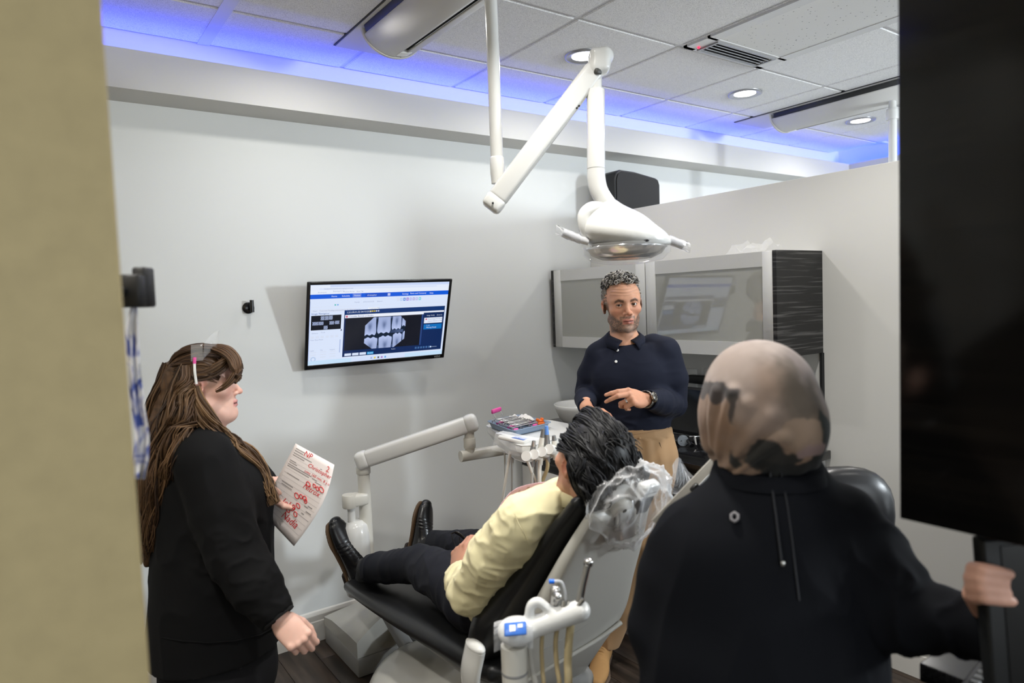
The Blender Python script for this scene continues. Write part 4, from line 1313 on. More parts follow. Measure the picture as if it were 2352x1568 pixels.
def film_mat():
    m = bpy.data.materials.new('crumpled clear plastic'); m.use_nodes = True
    nt = m.node_tree; out = nt.nodes['Material Output']; b = nt.nodes['Principled BSDF']
    b.inputs['Base Color'].default_value = (0.92, 0.93, 0.95, 1); b.inputs['Roughness'].default_value = 0.16; b.inputs['Specular IOR Level'].default_value = 0.9
    tr = nt.nodes.new('ShaderNodeBsdfTransparent'); tr.inputs[0].default_value = (0.97, 0.975, 0.985, 1)
    lw = nt.nodes.new('ShaderNodeLayerWeight'); lw.inputs[0].default_value = 0.35
    mr = nt.nodes.new('ShaderNodeMapRange'); mr.inputs['To Min'].default_value = 0.10; mr.inputs['To Max'].default_value = 0.80
    nt.links.new(lw.outputs['Facing'], mr.inputs['Value'])
    mx = nt.nodes.new('ShaderNodeMixShader'); nt.links.new(mr.outputs[0], mx.inputs[0]); nt.links.new(tr.outputs[0], mx.inputs[1]); nt.links.new(b.outputs[0], mx.inputs[2])
    nt.links.new(mx.outputs[0], out.inputs['Surface'])
    return m


M_BAG = film_mat()


def bag():
    # outline in the plane of the headrest, sagging below it; folded by ridged noise
    mb = MB(); nu, nv = 120, 80
    ctr = hc + HN * 0.035 + V(-0.012, 0, -0.012)
    vs = []
    for i in range(nv + 1):
        v = i / nv; th = v * math.pi
        for j in range(nu):
            ph = 2 * math.pi * j / nu
            x, y, z = math.sin(th) * math.cos(ph), math.cos(th), math.sin(th) * math.sin(ph)
            d = Vector((x, y, z))
            r1 = 1 - abs(mnoise.noise(d * 1.15 + Vector((3, 1, 7))))
            r2 = 1 - abs(mnoise.noise(Vector((x * 1.9 - z * 0.7, y * 1.4, z * 0.7 + x * 0.4)) + Vector((9, 4, 2))))
            r3 = 1 - abs(mnoise.noise(Vector((x * 3.4 + z * 1.2, y * 2.2, z * 0.9 - x)) + Vector((1, 14, 2))))
            k = 0.78 + 0.12 * r1 ** 3 + 0.10 * r2 ** 6 + 0.07 * r3 ** 10
            sag = 1.0 + (0.45 * max(0, -z) ** 1.2)
            p = ctr + V(1, 0, 0) * (x * 0.140 * k * (1 - 0.15 * max(0, -z)) + 0.028 * max(0, -z)) - HN * (y * 0.085 * k) + HU * (z * 0.122 * k * sag)
            vs.append(p)
    fs = [(i * nu + j, i * nu + (j + 1) % nu, (i + 1) * nu + (j + 1) % nu, (i + 1) * nu + j) for i in range(nv) for j in range(nu)]
    mb.add(vs, fs, True)
    # a loose flared corner and the gathered lower hem
    c0 = ctr + V(0.10, 0, 0) + HU * 0.05
    g = []
    for i in range(9):
        row = []
        for j in range(9):
            u, v = i / 8, j / 8
            row.append(c0 + V(1, 0, 0) * (0.085 * u) + HU * ((v - 0.5) * (0.13 - 0.075 * u) + 0.012 * math.sin(u * 7 + v * 5)) - HN * (0.02 * math.sin(v * 6 + u * 4) - 0.03 * u))
        g.append(row)
    mb.sheet(g, 0, False)
    return mb


tag(bag().build('headrest_cover', M_BAG), 'crumpled clear plastic bag pulled over the chair headrest', 'plastic bag')

# ---------------------------------------------------------------- utility box on the floor by the wall
ub = thing('floor_box', 'pale floor box with a sloping rounded lid and grey base beside the baseboard', 'floor box', (1.3, 2.88, 0))
bxl, bxr, byf, byb = 1.045, 1.56, 2.70, 3.10
MB().bb(bxl, bxr, byf, byb, 0.0, 0.085, 0.006, 2).build('base', mat('box base grey', (0.33, 0.325, 0.31), 0.4), ub)
n = 24
def arch(k, s=1.0): 
    u = k / n; return 0.155 + 0.105 * math.sin(math.pi * min(1, u * 1.15)) * s
rows = []
for y, s, z_add in ((byf, 1, 0.0), (byf + 0.1, 0.95, 0.0), (byb - 0.1, 0.45, -0.01), (byb, 0.2, -0.03)):
    rows.append([(bxl + (bxr - bxl) * k / n, y, arch(k, s) + z_add) for k in range(n + 1)])
lid = MB()
lid.sheet(np.array(rows)[::-1], 0)
fr_ = [(bxl, byf, 0.087)] + [p for p in rows[0]] + [(bxr, byf, 0.087)]
lid.add(fr_, [tuple(range(len(fr_)))[::-1]])
sd = [(bxl, byf, 0.087), (bxl, byb, 0.087)] + [r[0] for r in rows[::-1]]
lid.add(sd, [tuple(range(len(sd)))]); sd2 = [(bxr, byf, 0.087), (bxr, byb, 0.087)] + [r[-1] for r in rows[::-1]]
lid.add(sd2, [tuple(range(len(sd2)))[::-1]])
lid.build('lid', M_SHELL, ub)
pc = on_y(932, 1478, 2.60)
cd = MB().tube([V(pc[0] + 0.05, byf + 0.01, 0.16), V(pc[0], 2.58, 0.15), V(AX + 0.06, 2.45, 0.11)], 0.042, 18).build('conduit', mat('dark grey conduit', (0.06, 0.06, 0.06), 0.5), ub)
MB().lathe((V(pc[0] + 0.05, byf + 0.01, 0.16) + V(pc[0], 2.58, 0.15)) / 2, [(0.0425, -0.008), (0.0435, -0.004), (0.0435, 0.004), (0.0425, 0.008)], frame(V(0, 0, 1), nrm(V(pc[0] + 0.05, byf + 0.01, 0.16) - V(pc[0], 2.58, 0.15))), 20, False).build('yellow_stripe', mat('yellow stripe', (0.75, 0.55, 0.03), 0.5), cd)

# ---------------------------------------------------------------- delivery unit on its arm
du = thing('delivery_unit', 'white dental delivery unit on a jointed arm with instrument holders', 'delivery unit', (1.12, 2.75, 0.3))
p0 = on_y(834, 1070, 2.75); hub = on_y(803, 1150, 2.75)
po = MB(); po.tube([(p0[0], p0[1], 0.40), (p0[0], p0[1], 0.50), (p0[0], p0[1], p0[2] + 0.0)], [0.038, 0.028, 0.026], 22)
po.lathe((p0[0], p0[1], 0), [(0.027, p0[2] - 0.035), (0.031, p0[2] - 0.03), (0.031, p0[2] - 0.004), (0.024, p0[2])], None, 22)
po.build('post', M_CREAMP, du)
br = MB(); br.box(((p0[0] + hub[0]) / 2, 2.75, hub[2]), (abs(p0[0] - hub[0]) + 0.02, 0.06, 0.055), None, 0.012, 3)
br.lathe((hub[0], 2.75, hub[2]), [(0.030, -0.028), (0.032, -0.024), (0.032, 0.024), (0.030, 0.028)], None, 24)
br.build('bracket', M_CREAMP, du)
sp = MB(); sp.cyl((hub[0] + 0.005, 2.75, hub[2] - 0.09), (hub[0] + 0.005, 2.75, hub[2] - 0.02), 0.017)
sp.lathe((hub[0] + 0.02, 2.75, 0), [(0.03, 0.335), (0.05, 0.345), (0.058, 0.38), (0.058, 0.60), (0.05, 0.645), (0.03, 0.665), (0.0005, 0.668)], None, 26)
sp.build('support_body', M_WHITEP, du)
MB().tube(spline([(hub[0] + 0.02, 2.75, 0.40), (hub[0] + 0.05, 2.62, 0.36), (AX - 0.02, 2.45, 0.22), (AX, 2.3, 0.16)], 6), 0.028, 14).build('under_arm', M_SHELLG, du)
a0 = on_y(822, 1060, 2.75); a1 = on_y(1092, 968, 2.46)
ad = nrm(a1 - a0); az = nrm(np.cross(np.cross(ad, UP), ad)); AR = np.stack([ad, np.cross(az, ad), az], 1)
MB().box((a0 + a1) / 2, (np.linalg.norm(a1 - a0) - 0.07, 0.062, 0.072), AR, 0.016, 3).build('flex_arm', M_WHITEP, du)
for q, s in ((a0, 1), (a1, -1)):
    MB().box(q + ad * 0.022 * s, (0.062, 0.066, 0.078), AR, 0.022, 4).build('arm_end_cap', M_WHITEP, du)
jn = a1 - ad * 0.03
tb = MB(); tz = jn[2] - 0.135
tb.cyl((jn[0], jn[1], tz + 0.01), (jn[0], jn[1], jn[2] - 0.02), 0.021)
tb.lathe((jn[0], jn[1], 0), [(0.024, tz + 0.03), (0.026, tz + 0.035), (0.026, tz + 0.07), (0.024, tz + 0.075)], None, 20)
t0 = at(1062, 1028, np.linalg.norm(jn - EYE) * 0.985); t1 = on_z(1215, 1008, t0[2])
te = on_z(1190, 1027, tz)
tdir = nrm(te - V(jn[0], jn[1], tz))
tb.cyl(V(jn[0], jn[1], tz) - tdir * 0.045, te, 0.024)
tb.build('pivot_tube', M_CREAMP, du)
hz = 1.062
outline = [(1.61, 2.42), (1.54, 2.385), (1.475, 2.21), (1.41, 2.03), (1.405, 1.95), (1.44, 1.925), (1.60, 1.965), (1.77, 2.03), (1.80, 2.10), (1.80, 2.28), (1.76, 2.34)]
hb = MB(); oc = V(1.60, 2.15)
top = [(oc[0] + (x - oc[0]) * 0.985, oc[1] + (y - oc[1]) * 0.985, hz) for x, y in outline]
r1 = [(x, y, hz - 0.008) for x, y in outline]
r2 = [(x, y, hz - 0.028) for x, y in outline]
r3 = [(oc[0] + (x - oc[0]) * 0.78, oc[1] + (y - oc[1]) * 0.78, hz - 0.075) for x, y in outline]
n = len(outline)
vs = top + r1 + r2 + r3
fs = [tuple(range(n))[::-1], tuple(range(3 * n, 4 * n))] + [(k * n + i, (k + 1) * n + i, (k + 1) * n + (i + 1) % n, k * n + (i + 1) % n) for k in range(3) for i in range(n)]
hb.add(vs, [f[::-1] for f in fs]); hb.build('instrument_head', M_WHITEP, du, 0.004)
lg = MB(); lv = on_z(1256, 1001, hz + 0.001); vs, fs = text_mesh('DCI', 0.02, (lv[0] - 0.012, lv[1], hz + 0.001), RT, FW); lg.add(vs, fs); lg.build('head_mark', mat('grey print', (0.25, 0.25, 0.27), 0.5), du)
# touch pad with clear sleeve at the near left corner
tp = at(1180, 1008, 2.50)
TR = np.stack([nrm(RT * 0.85 - FW * 0.5 - UP * 0.12), nrm(np.cross(UP, RT * 0.85 - FW * 0.5)), UP], 1); TR[:, 1] = nrm(np.cross(UP, TR[:, 0])); TR[:, 2] = np.cross(TR[:, 0], TR[:, 1])
pdm = MB().box(tp, (0.115, 0.045, 0.016), TR, 0.006, 2).build('touch_pad', M_WHITEP, du)
MB().box(tp + TR[:, 0] * 0.025 + TR[:, 2] * 0.0085, (0.05, 0.034, 0.001), TR).build('pad_label', mat('blue label', (0.03, 0.14, 0.52), 0.4), pdm)
vs, fs = text_mesh('A-2', 0.02, tp + TR[:, 0] * 0.008 + TR[:, 2] * 0.0095 - TR[:, 1] * 0.008, TR[:, 0], TR[:, 1]); MB().add(vs, fs).build('pad_print', mat('white print', (0.8, 0.8, 0.8), 0.5), pdm)
g = []
for i in range(9):
    g.append([tp + TR[:, 0] * (-0.07 + 0.02 * i) + TR[:, 1] * (-0.035 + 0.009 * j) + TR[:, 2] * (0.012 - (0.03 if j < 2 else 0) * (2 - j) - 0.004 * mnoise.noise(Vector((i, j, 3.3)) * 0.7)) for j in range(9)])
MB().sheet(g, 0, False).build('pad_sleeve', M_BAG, du)
# instrument holders with handpieces and hoses
M_HOSE = mat('grey hose', (0.42, 0.41, 0.38), 0.45); M_TAN = mat('tan hose', (0.42, 0.33, 0.18), 0.45); M_WHOSE = mat('white hose', (0.70, 0.68, 0.62), 0.4)
M_GREY = mat('grey grip', (0.22, 0.22, 0.22), 0.4, metal=0.5)
D = 2.42
bar = MB(); bar.tube([at(1212, 1052, D + 0.02), at(1290, 1032, D + 0.04)], 0.008, 10); bar.build('holder_bar', M_SHELLG, du)
for k, (px, py, top_, mt, tipm, r_) in enumerate([(1222, 1052, (1226, 1012), M_GREY, M_STEEL, 0.011), (1240, 1048, (1248, 985), M_CREAMP, M_GREY, 0.0115), (1258, 1042, (1255, 978), M_GREY, mat('blue tip', (0.12, 0.28, 0.70), 0.3), 0.0105), (1275, 1036, (1272, 1000), M_CREAMP, M_GREY, 0.011)]):
    c0 = at(px, py, D)
    hb_ = MB(); hb_.tube([at(px - 14, py - 5, D - 0.035), at(px + 3, py - 1, D + 0.03)], [0.018, 0.020], 18)
    hb_.build('holder', M_WHITEP, du)
    tp_ = at(*top_, D - 0.01)
    hp = MB(); hp.tube([c0 - UP * 0.03, c0 + (tp_ - c0) * 0.35, c0 + (tp_ - c0) * 0.7], [r_ * 0.8, r_, r_ * 0.8], 14)
    hpo = hp.build('handpiece', mt, du)
    MB().tube([c0 + (tp_ - c0) * 0.69, tp_], [r_ * 0.8, r_ * 0.6], 14).build('handpiece_tip', tipm, hpo)
h = lambda name, pts, r_, m, par: MB().tube(spline(pts, 7), r_, 9).build(name, m, par)
h('hose', [at(1222, 1056, D), at(1222, 1090, D), at(1221, 1150, D + 0.02), at(1222, 1230, D + 0.05)], 0.0055, M_HOSE, du)
h('hose', [at(1212, 1058, D - 0.02), at(1222, 1085, D), at(1233, 1110, D + 0.02), at(1238, 1140, D + 0.02), at(1234, 1200, D + 0.04)], 0.006, M_WHOSE, du)
h('hose', [at(1240, 1054, D), at(1239, 1090, D), at(1239, 1150, D + 0.02), at(1238, 1220, D + 0.04)], 0.0075, M_WHOSE, du)
h('hose', [at(1257, 1050, D), at(1257, 1075, D), at(1246, 1105, D + 0.02), at(1240, 1140, D + 0.02), at(1236, 1210, D + 0.04)], 0.007, M_TAN, du)
h('hose', [at(1173, 1030, 2.55), at(1166, 1075, 2.55), at(1157, 1130, 2.56), at(1150, 1190, 2.6)], 0.006, M_WHOSE, du)
h('hose', [at(1176, 1036, 2.62), at(1177, 1090, 2.62), at(1177, 1200, 2.63)], 0.006, M_HOSE, du)
h('hose', [at(1159, 1036, 2.66), at(1160, 1100, 2.66), at(1160, 1200, 2.66)], 0.0035, M_HOSE, du)
h('hose', [at(1233, 1060, 2.5), at(1233, 1120, 2.5), at(1232, 1200, 2.5)], 0.012, M_SHELLG, du)

# ---------------------------------------------------------------- tray and what lies on it
tz0 = hz + 0.002
TC = [V(1.512, 2.335), V(1.468, 2.088), V(1.680, 2.122), V(1.695, 2.365)]
ti = sum(TC) / 4


def tq(u, v, z):
    a = TC[1] * (1 - u) + TC[2] * u; b = TC[0] * (1 - u) + TC[3] * u
    p = a * (1 - v) + b * v; return V(p[0], p[1], z)


tr = thing('instrument_tray', 'blue plastic tray of dental instruments on the delivery unit', 'tray', (ti[0], ti[1], tz0))
def ring_(s, z, n=6):
    P = []
    cs = [(0, 0), (1, 0), (1, 1), (0, 1)]
    for k, (u, v) in enumerate(cs):
        for j in range(n):
            a = math.pi * (1 + 0.5 * k) + math.pi / 2 * j / (n - 1)
            r_ = 0.10; cu = r_ if u == 0 else 1 - r_; cv_ = r_ if v == 0 else 1 - r_
            uu, vv = cu + r_ * math.cos(a), cv_ + r_ * math.sin(a)
            P.append(tq(0.5 + (uu - 0.5) * s, 0.5 + (vv - 0.5) * s, z))
    return P
rs = [ring_(0.90, tz0), ring_(0.93, tz0 + 0.006), ring_(0.99, tz0 + 0.022), ring_(1.05, tz0 + 0.024), ring_(1.045, tz0 + 0.026), ring_(0.975, tz0 + 0.0245), ring_(0.915, tz0 + 0.008), ring_(0.89, tz0 + 0.003)]
n = len(rs[0]); vs = [p for r in rs for p in r]
fs = [(i * n + j, i * n + (j + 1) % n, (i + 1) * n + (j + 1) % n, (i + 1) * n + j) for i in range(len(rs) - 1) for j in range(n)] + [tuple(range(n))[::-1], tuple(range((len(rs) - 1) * n, len(rs) * n))]
MB().add(vs, fs, True).build('tray_body', mat('dusty blue plastic', (0.20, 0.27, 0.38), 0.4), tr)

M_PINK = mat('pink silicone', (0.70, 0.08, 0.32), 0.4)
cs = thing('instrument_cassette', 'steel instrument cassette with pink rests lying on the blue tray', 'instrument cassette', tq(0.4, 0.5, tz0 + 0.003))
zc = tz0 + 0.006
cas = MB()
for (u0, v0, u1, v1) in [(0.06, 0.12, 0.72, 0.12), (0.06, 0.88, 0.72, 0.88), (0.06, 0.12, 0.06, 0.88), (0.72, 0.12, 0.72, 0.88), (0.28, 0.12, 0.28, 0.88), (0.5, 0.12, 0.5, 0.88)]:
    for z in (zc, zc + 0.024):
        cas.tube([tq(u0, v0, z), tq(u1, v1, z)], 0.0022, 6)
for (u, v) in [(0.06, 0.12), (0.72, 0.12), (0.06, 0.88), (0.72, 0.88), (0.28, 0.12), (0.5, 0.12), (0.28, 0.88), (0.5, 0.88)]:
    cas.cyl(tq(u, v, zc), tq(u, v, zc + 0.024), 0.0022, None, 6)
co = cas.build('wire_frame', M_STEEL, cs); co['kind'] = 'stuff'
for v in (0.3, 0.72):
    MB().tube([tq(0.08, v, zc + 0.018), tq(0.70, v, zc + 0.018)], 0.005, 8).build('silicone_rest', M_PINK, cs)
for k, u in enumerate((0.12, 0.62)):
    MB().box(tq(u, 0.08, zc + 0.012), (0.022, 0.006, 0.018), None, 0.002, 1).build('pink_clip', M_PINK, cs)
# raised latch handle with pink grip
h0, h1 = tq(0.14, 0.80, zc + 0.024), tq(0.42, 0.88, zc + 0.024)
lt = MB(); lt.tube([h0, h0 + V(-0.012, 0.01, 0.034)], 0.0016, 6); lt.build('latch_wire', M_STEEL, cs)
MB().tube([h1, h1 + V(-0.012, 0.01, 0.034)], 0.0016, 6).build('latch_wire', M_STEEL, cs)
MB().box((h0 + h1) / 2 + V(-0.012, 0.01, 0.038), (np.linalg.norm(h1 - h0) + 0.012, 0.010, 0.018), np.stack([nrm(h1 - h0), nrm(np.cross(UP, h1 - h0)), UP], 1), 0.003, 1).build('latch_grip', M_PINK, cs)
rng = random.Random(4)
for k in range(10):
    v = 0.18 + k * 0.07; u0 = 0.07 + rng.random() * 0.03; u1 = 0.70 + rng.random() * 0.05; z = zc + 0.027
    P0, P1 = tq(u0, v, z), tq(u1, v + rng.uniform(-0.02, 0.02), z)
    dd = P1 - P0
    o = MB().tube([P0 + V(0, 0.002, -0.006), P0 + dd * 0.05 + V(0, 0, 0.003), P0 + dd * 0.18, P0 + dd * 0.22, P0 + dd * 0.78, P0 + dd * 0.82, P0 + dd * 0.95 + V(0, 0, 0.003), P1 + V(0, 0.002, -0.006)], [0.0007, 0.001, 0.0017, 0.0033, 0.0033, 0.0017, 0.001, 0.0007], 8).build('dental_instrument', [M_STEEL, M_STEEL, M_GREY][k % 3])
    tag(o, 'thin double ended steel hand instrument lying in the cassette', 'dental instrument', 'hand instruments in the cassette')
# gauze, orange bite block
g = []
for i in range(9):
    g.append([tq(0.60 + 0.36 * i / 8, 0.42 + 0.52 * j / 8, tz0 + 0.012 + 0.02 * (0.5 + mnoise.noise(Vector((i * 0.5, j * 0.5, 8)))) + 0.012 * math.sin(j * 0.4)) for j in range(9)])
tag(MB().sheet(g, 0.0015).build('gauze', mat('white gauze', (0.82, 0.80, 0.77), 0.9)), 'loose white gauze on the right side of the blue tray', 'gauze')
ob = tq(0.885, 0.22, tz0 + 0.005)
bl = MB(); bl.box(ob + V(0, 0, 0.010), (0.034, 0.028, 0.016), None, 0.004, 1)
for s in (-1, 1): bl.box(ob + V(0.011 * s, 0, 0.024), (0.008, 0.02, 0.018), None, 0.003, 1)
bl.box(ob + V(0, 0, 0.021), (0.02, 0.02, 0.010), None, 0.003, 1)
tag(bl.build('bite_block', mat('orange plastic', (0.78, 0.16, 0.02), 0.4)), 'small orange plastic block on the blue tray corner', 'bite block')

# ---------------------------------------------------------------- dental light
LD = 2.1
lp = thing('dental_light', 'white ceiling hung dental light with a jointed arm over the chair', 'dental light', (1.24, 1.77, CEIL))
pt = (at(1134, 100, LD) + at(1140, 400, LD)) / 2; X0, Y0 = pt[0], pt[1]
zl = lambda py: at(1138, py, LD)[2]
MB().cyl((X0, Y0, zl(365)), (X0, Y0, CEIL - 0.001), 0.0195, None, 28).build('ceiling_pole', M_WHITEP, lp)
MB().lathe((X0, Y0, 0), [(0.02, zl(420)), (0.0205, zl(412)), (0.0225, zl(395)), (0.0225, zl(363)), (0.0205, zl(360)), (0.019, zl(358))], None, 28).build('pole_sleeve', M_WHITEP, lp)
MB().lathe((X0, Y0, CEIL), [(0.07, -0.001), (0.07, -0.012), (0.05, -0.02), (0.02, -0.022)], None, 30).build('ceiling_rose', M_WHITEP, lp)
b0, b1 = at(1133, 468, LD - 0.015), at(1374, 150, LD - 0.03)
bd = nrm(b1 - b0); bn = nrm(FW - bd * (FW @ bd)); BR = np.stack([bd, bn, np.cross(bd, bn)], 1)
L_ = np.linalg.norm(b1 - b0)
am = MB().box((b0 + b1) / 2, (L_ - 0.03, 0.052, 0.062), BR, 0.014, 3).build('swing_arm', M_WHITEP, lp)
MB().box(b0 + bd * 0.004, (0.05, 0.054, 0.064), BR, 0.015, 3).build('arm_end_cap', M_WHITEP, lp)
for k, q in enumerate(((1132, 466), (1352, 172), (1330, 243), (1325, 248))):
    MB().ball(at(*q, LD - 0.045), 0.0035, None, 8).build('screw_hole', M_BLACKM, am)
e0 = at(1378, 140, LD - 0.03)
organic('elbow_cap', [(RBox(at(1376, 142, LD - 0.03), (0.062, 0.06, 0.075), np.stack([RT, FW, UP], 1), 0.018), 'u', 0), (Chain([b1 - bd * 0.02, b1 + bd * 0.035], [0.028, 0.026]), 'u', 0.012)], 0.004, M_WHITEP, lp)
MB().cyl(at(1368, 172, LD - 0.03), at(1368, 212, LD - 0.03), 0.019, None, 20).build('joint_neck', M_WHITEP, lp)
MB().box(at(1372, 165, LD - 0.05), (0.024, 0.02, 0.02), None, 0.006, 2).build('joint_gap', mat('dark joint', (0.06, 0.06, 0.055), 0.5), lp)
dt = MB(); c0 = at(1368, 206, LD - 0.03); c1 = at(1369, 388, LD - 0.03)
dt.tube([c0, c0 - UP * 0.003, c1], [0.025, 0.0275, 0.0275], 26); dt.build('drop_tube', M_WHITEP, lp)
MB().tube(spline([at(1369, 389, LD - 0.03), at(1370, 412, LD - 0.03), at(1376, 438, LD - 0.03), at(1392, 465, LD - 0.03), at(1410, 485, LD - 0.03)], 6), [0.0275] * 14 + [0.027] * 6 + [0.026] * 5, 24).build('curved_neck', M_WHITEP, lp)
hcn = at(1438, 545, LD - 0.04)
tl = math.radians(14)
HR2 = np.stack([RT * math.cos(tl) - UP * math.sin(tl), FW, UP * math.cos(tl) + RT * math.sin(tl)], 1)
hs = [(Ell(hcn + UP * 0.0, (0.138, 0.125, 0.062), HR2), 'u', 0), (Ell(hcn + UP * 0.042 - RT * 0.022 + FW * 0.01, (0.085, 0.07, 0.05), HR2), 'u', 0.05), (Chain([at(1400, 478, LD - 0.03), at(1425, 515, LD - 0.03)], [0.03, 0.034]), 'u', 0.03),
      (Plane(hcn - UP * 0.032, -UP + RT * 0.03), 'i', 0)]
head = organic('lamp_head', hs, 0.005, M_WHITEP, lp)
ring_c = hcn - UP * 0.034
MB().lathe(ring_c + RT * 0.0, [(0.112, -0.002), (0.122, 0.0), (0.122, 0.006), (0.112, 0.008)], None, 40, False).build('chrome_rim', M_CHROME, head)
MB().lathe(ring_c, [(0.118, 0.0), (0.105, -0.018), (0.075, -0.031), (0.03, -0.028), (0.0005, -0.022)], np.stack([RT, FW, UP], 1), 36, False).build('reflector', mat('coppery mirror', (0.62, 0.55, 0.48), 0.15, metal=1.0), head)
MB().lathe(ring_c, [(0.134, 0.012), (0.131, -0.014), (0.108, -0.036), (0.06, -0.046), (0.0005, -0.048)], np.stack([RT, FW, UP], 1), 36, False).build('clear_shield', mat('clear shield plastic', (1, 1, 1), 0.06, alpha=0.22, spec=0.8), head)
MB().box(at(1455, 500, LD - 0.11), (0.045, 0.016, 0.012), HR2, 0.003, 1).build('vent_grille', mat('pale grey vent', (0.55, 0.55, 0.55), 0.4), head)
MB().ball(at(1485, 552, LD - 0.165), (0.008, 0.004, 0.004), CR, 10).build('sensor', M_BLACKM, head)
MB().tube(spline([at(1392, 482, LD - 0.04), at(1362, 478, LD - 0.06), at(1343, 492, LD - 0.07), at(1342, 515, LD - 0.07), at(1352, 540, LD - 0.06)], 7), 0.0165, 18, True, (1.25, 0.8)).build('yoke', M_WHITEP, lp)
for s, pts in ((-1, [(1352, 556), (1330, 549), (1293, 534)]), (1, [(1515, 543), (1540, 552), (1570, 564)])):
    hm = MB().tube([at(*p, LD - 0.07) for p in pts], [0.010, 0.0115, 0.012], 16).build('side_handle', mat('clear grey handle', (0.62, 0.62, 0.64), 0.2, spec=0.6), lp)
    d0, d1 = at(*pts[1], LD - 0.07), at(*pts[2], LD - 0.07)
    ax_ = nrm(d1 - d0)
    fl_ = []
    for i in range(9):
        c_ = d0 + (d1 - d0) * (i / 8 * 1.5 - 0.05)
        fl_.append([c_ + (0.015 + 0.004 * mnoise.noise(Vector((i * 0.9, j * 0.8, s * 4)))) * (math.cos(j * math.pi / 6) * UP + math.sin(j * math.pi / 6) * FW) for j in range(13)])
    MB().sheet(fl_, 0, False).build('handle_sleeve', M_BAG, hm)

# ---------------------------------------------------------------- assistant's instrument holder beside the chair
D2 = 1.43
ah = thing('assistant_holder', 'white suction holder bar on a post beside the reclined chair back', 'instrument holder', at(1180, 1568, D2))
pb = at(1180, 1480, D2)
MB().tube([V(pb[0], pb[1], 0.46), V(pb[0], pb[1], pb[2] + 0.0)], 0.0275, 24).build('post', M_CREAMP, ah)
MB().tube(spline([(pb[0], pb[1], 0.47), (pb[0] + 0.06, pb[1] + 0.12, 0.42), (AX - 0.12, 1.6, 0.43)], 6), 0.024, 14).build('under_arm', M_CREAMP, ah)
MB().lathe((pb[0], pb[1], 0), [(0.028, pb[2] - 0.06), (0.0285, pb[2] - 0.058), (0.0285, pb[2] - 0.056), (0.028, pb[2] - 0.054)], None, 24, False).build('post_ring', M_SHELLG, ah)
organic('holder_bar', [(Chain([at(1205, 1447, D2), at(1332, 1402, D2)], [0.022, 0.0225]), 'u', 0), (Ell(at(1182, 1448, D2), (0.036, 0.042, 0.026), CR), 'u', 0.02),
                       (Chain(spline([at(1214, 1448, D2), at(1216, 1408, D2), at(1222, 1388, D2), at(1237, 1382, D2), at(1256, 1396, D2), at(1276, 1410, D2), at(1288, 1422, D2)], 3), 0.0104), 'u', 0.006)], 0.004, M_WHITEP, ah)
PR = np.stack([nrm(RT * 0.93 + FW * 0.1 - UP * 0.0), nrm(FW * 0.85 + UP * 0.5), nrm(np.cross(RT, FW * 0.85 + UP * 0.5))], 1)
pc_ = at(1184, 1449, D2 - 0.035)
lb_ = MB().box(pc_ + PR[:, 2] * 0.008, (0.046, 0.030, 0.005), PR, 0.002, 1).build('pad_label', mat('blue label', (0.03, 0.14, 0.52), 0.4), ah)
MB().box(pc_ + PR[:, 2] * 0.0112 + PR[:, 0] * -0.006, (0.012, 0.014, 0.001), PR).build('pad_print', mat('white print', (0.8, 0.8, 0.8), 0.5), lb_)
MB().box(pc_ + PR[:, 2] * 0.0112 + PR[:, 0] * 0.010 + PR[:, 1] * 0.004, (0.010, 0.008, 0.001), PR).build('pad_print', mat('white print', (0.8, 0.8, 0.8), 0.5), lb_)
g = []
for i in range(10):
    g.append([at(1184, 1449, D2 - 0.02) + PR[:, 0] * (-0.045 + 0.009 * i) + PR[:, 1] * (-0.034 + 0.0085 * j) + PR[:, 2] * (0.020 - 0.0012 * (i - 4.5) ** 2 * 0.5 - 0.0014 * (j - 4) ** 2 + 0.004 * mnoise.noise(Vector((i * 0.8, j * 0.8, 1.5)))) for j in range(9)])
MB().sheet(g, 0, False).build('pad_sleeve', M_BAG, ah)
# suction tips: tops above the bar, hoses below
MB().tube([at(1312, 1425, D2), at(1330, 1385, D2), at(1338, 1345, D2), at(1350, 1296, D2)], [0.0085, 0.0085, 0.0075, 0.0075], 16, False).build('suction_tip', M_STEEL, ah)
MB().lathe(at(1350, 1297, D2), [(0.0048, 0), (0.0095, 0.0), (0.0098, 0.006), (0.0095, 0.012), (0.0055, 0.0125), (0.0048, 0.0)], frame(FW, nrm(at(1350, 1296, D2) - at(1338, 1345, D2))), 18, False).build('tip_ring', M_STEEL, ah)
MB().tube([at(1320, 1402, D2 - 0.01), at(1340, 1376, D2 - 0.012)], 0.005, 10).build('lever', M_STEEL, ah)
MB().tube([at(1293, 1410, D2), at(1300, 1378, D2)], [0.0095, 0.0075], 14).build('ejector_valve', M_STEEL, ah)
MB().tube(spline([at(1299, 1380, D2), at(1298, 1360, D2), at(1292, 1340, D2), at(1283, 1334, D2), at(1266, 1335, D2)], 7), 0.0032, 10).build('ejector_tube', mat('clear tubing', (0.8, 0.82, 0.85), 0.15, alpha=0.5), ah)
MB().tube([at(1273, 1335, D2), at(1261, 1335, D2)], 0.0048, 12).build('ejector_tip', mat('bright blue tip', (0.01, 0.16, 0.80), 0.35), ah)
sy_ = MB(); sy_.tube([at(1266, 1412, D2 + 0.02), at(1274, 1378, D2 + 0.02)], [0.0085, 0.0095], 14); sy_.build('syringe_handle', M_GREY, ah)
organic('syringe_head', [(Chain([at(1272, 1382, D2 + 0.02), at(1276, 1356, D2 + 0.02)], [0.0105, 0.012]), 'u', 0), (Ell(at(1281, 1368, D2), (0.01, 0.012, 0.009), CR), 'u', 0.005)], 0.003, M_STEEL, ah)
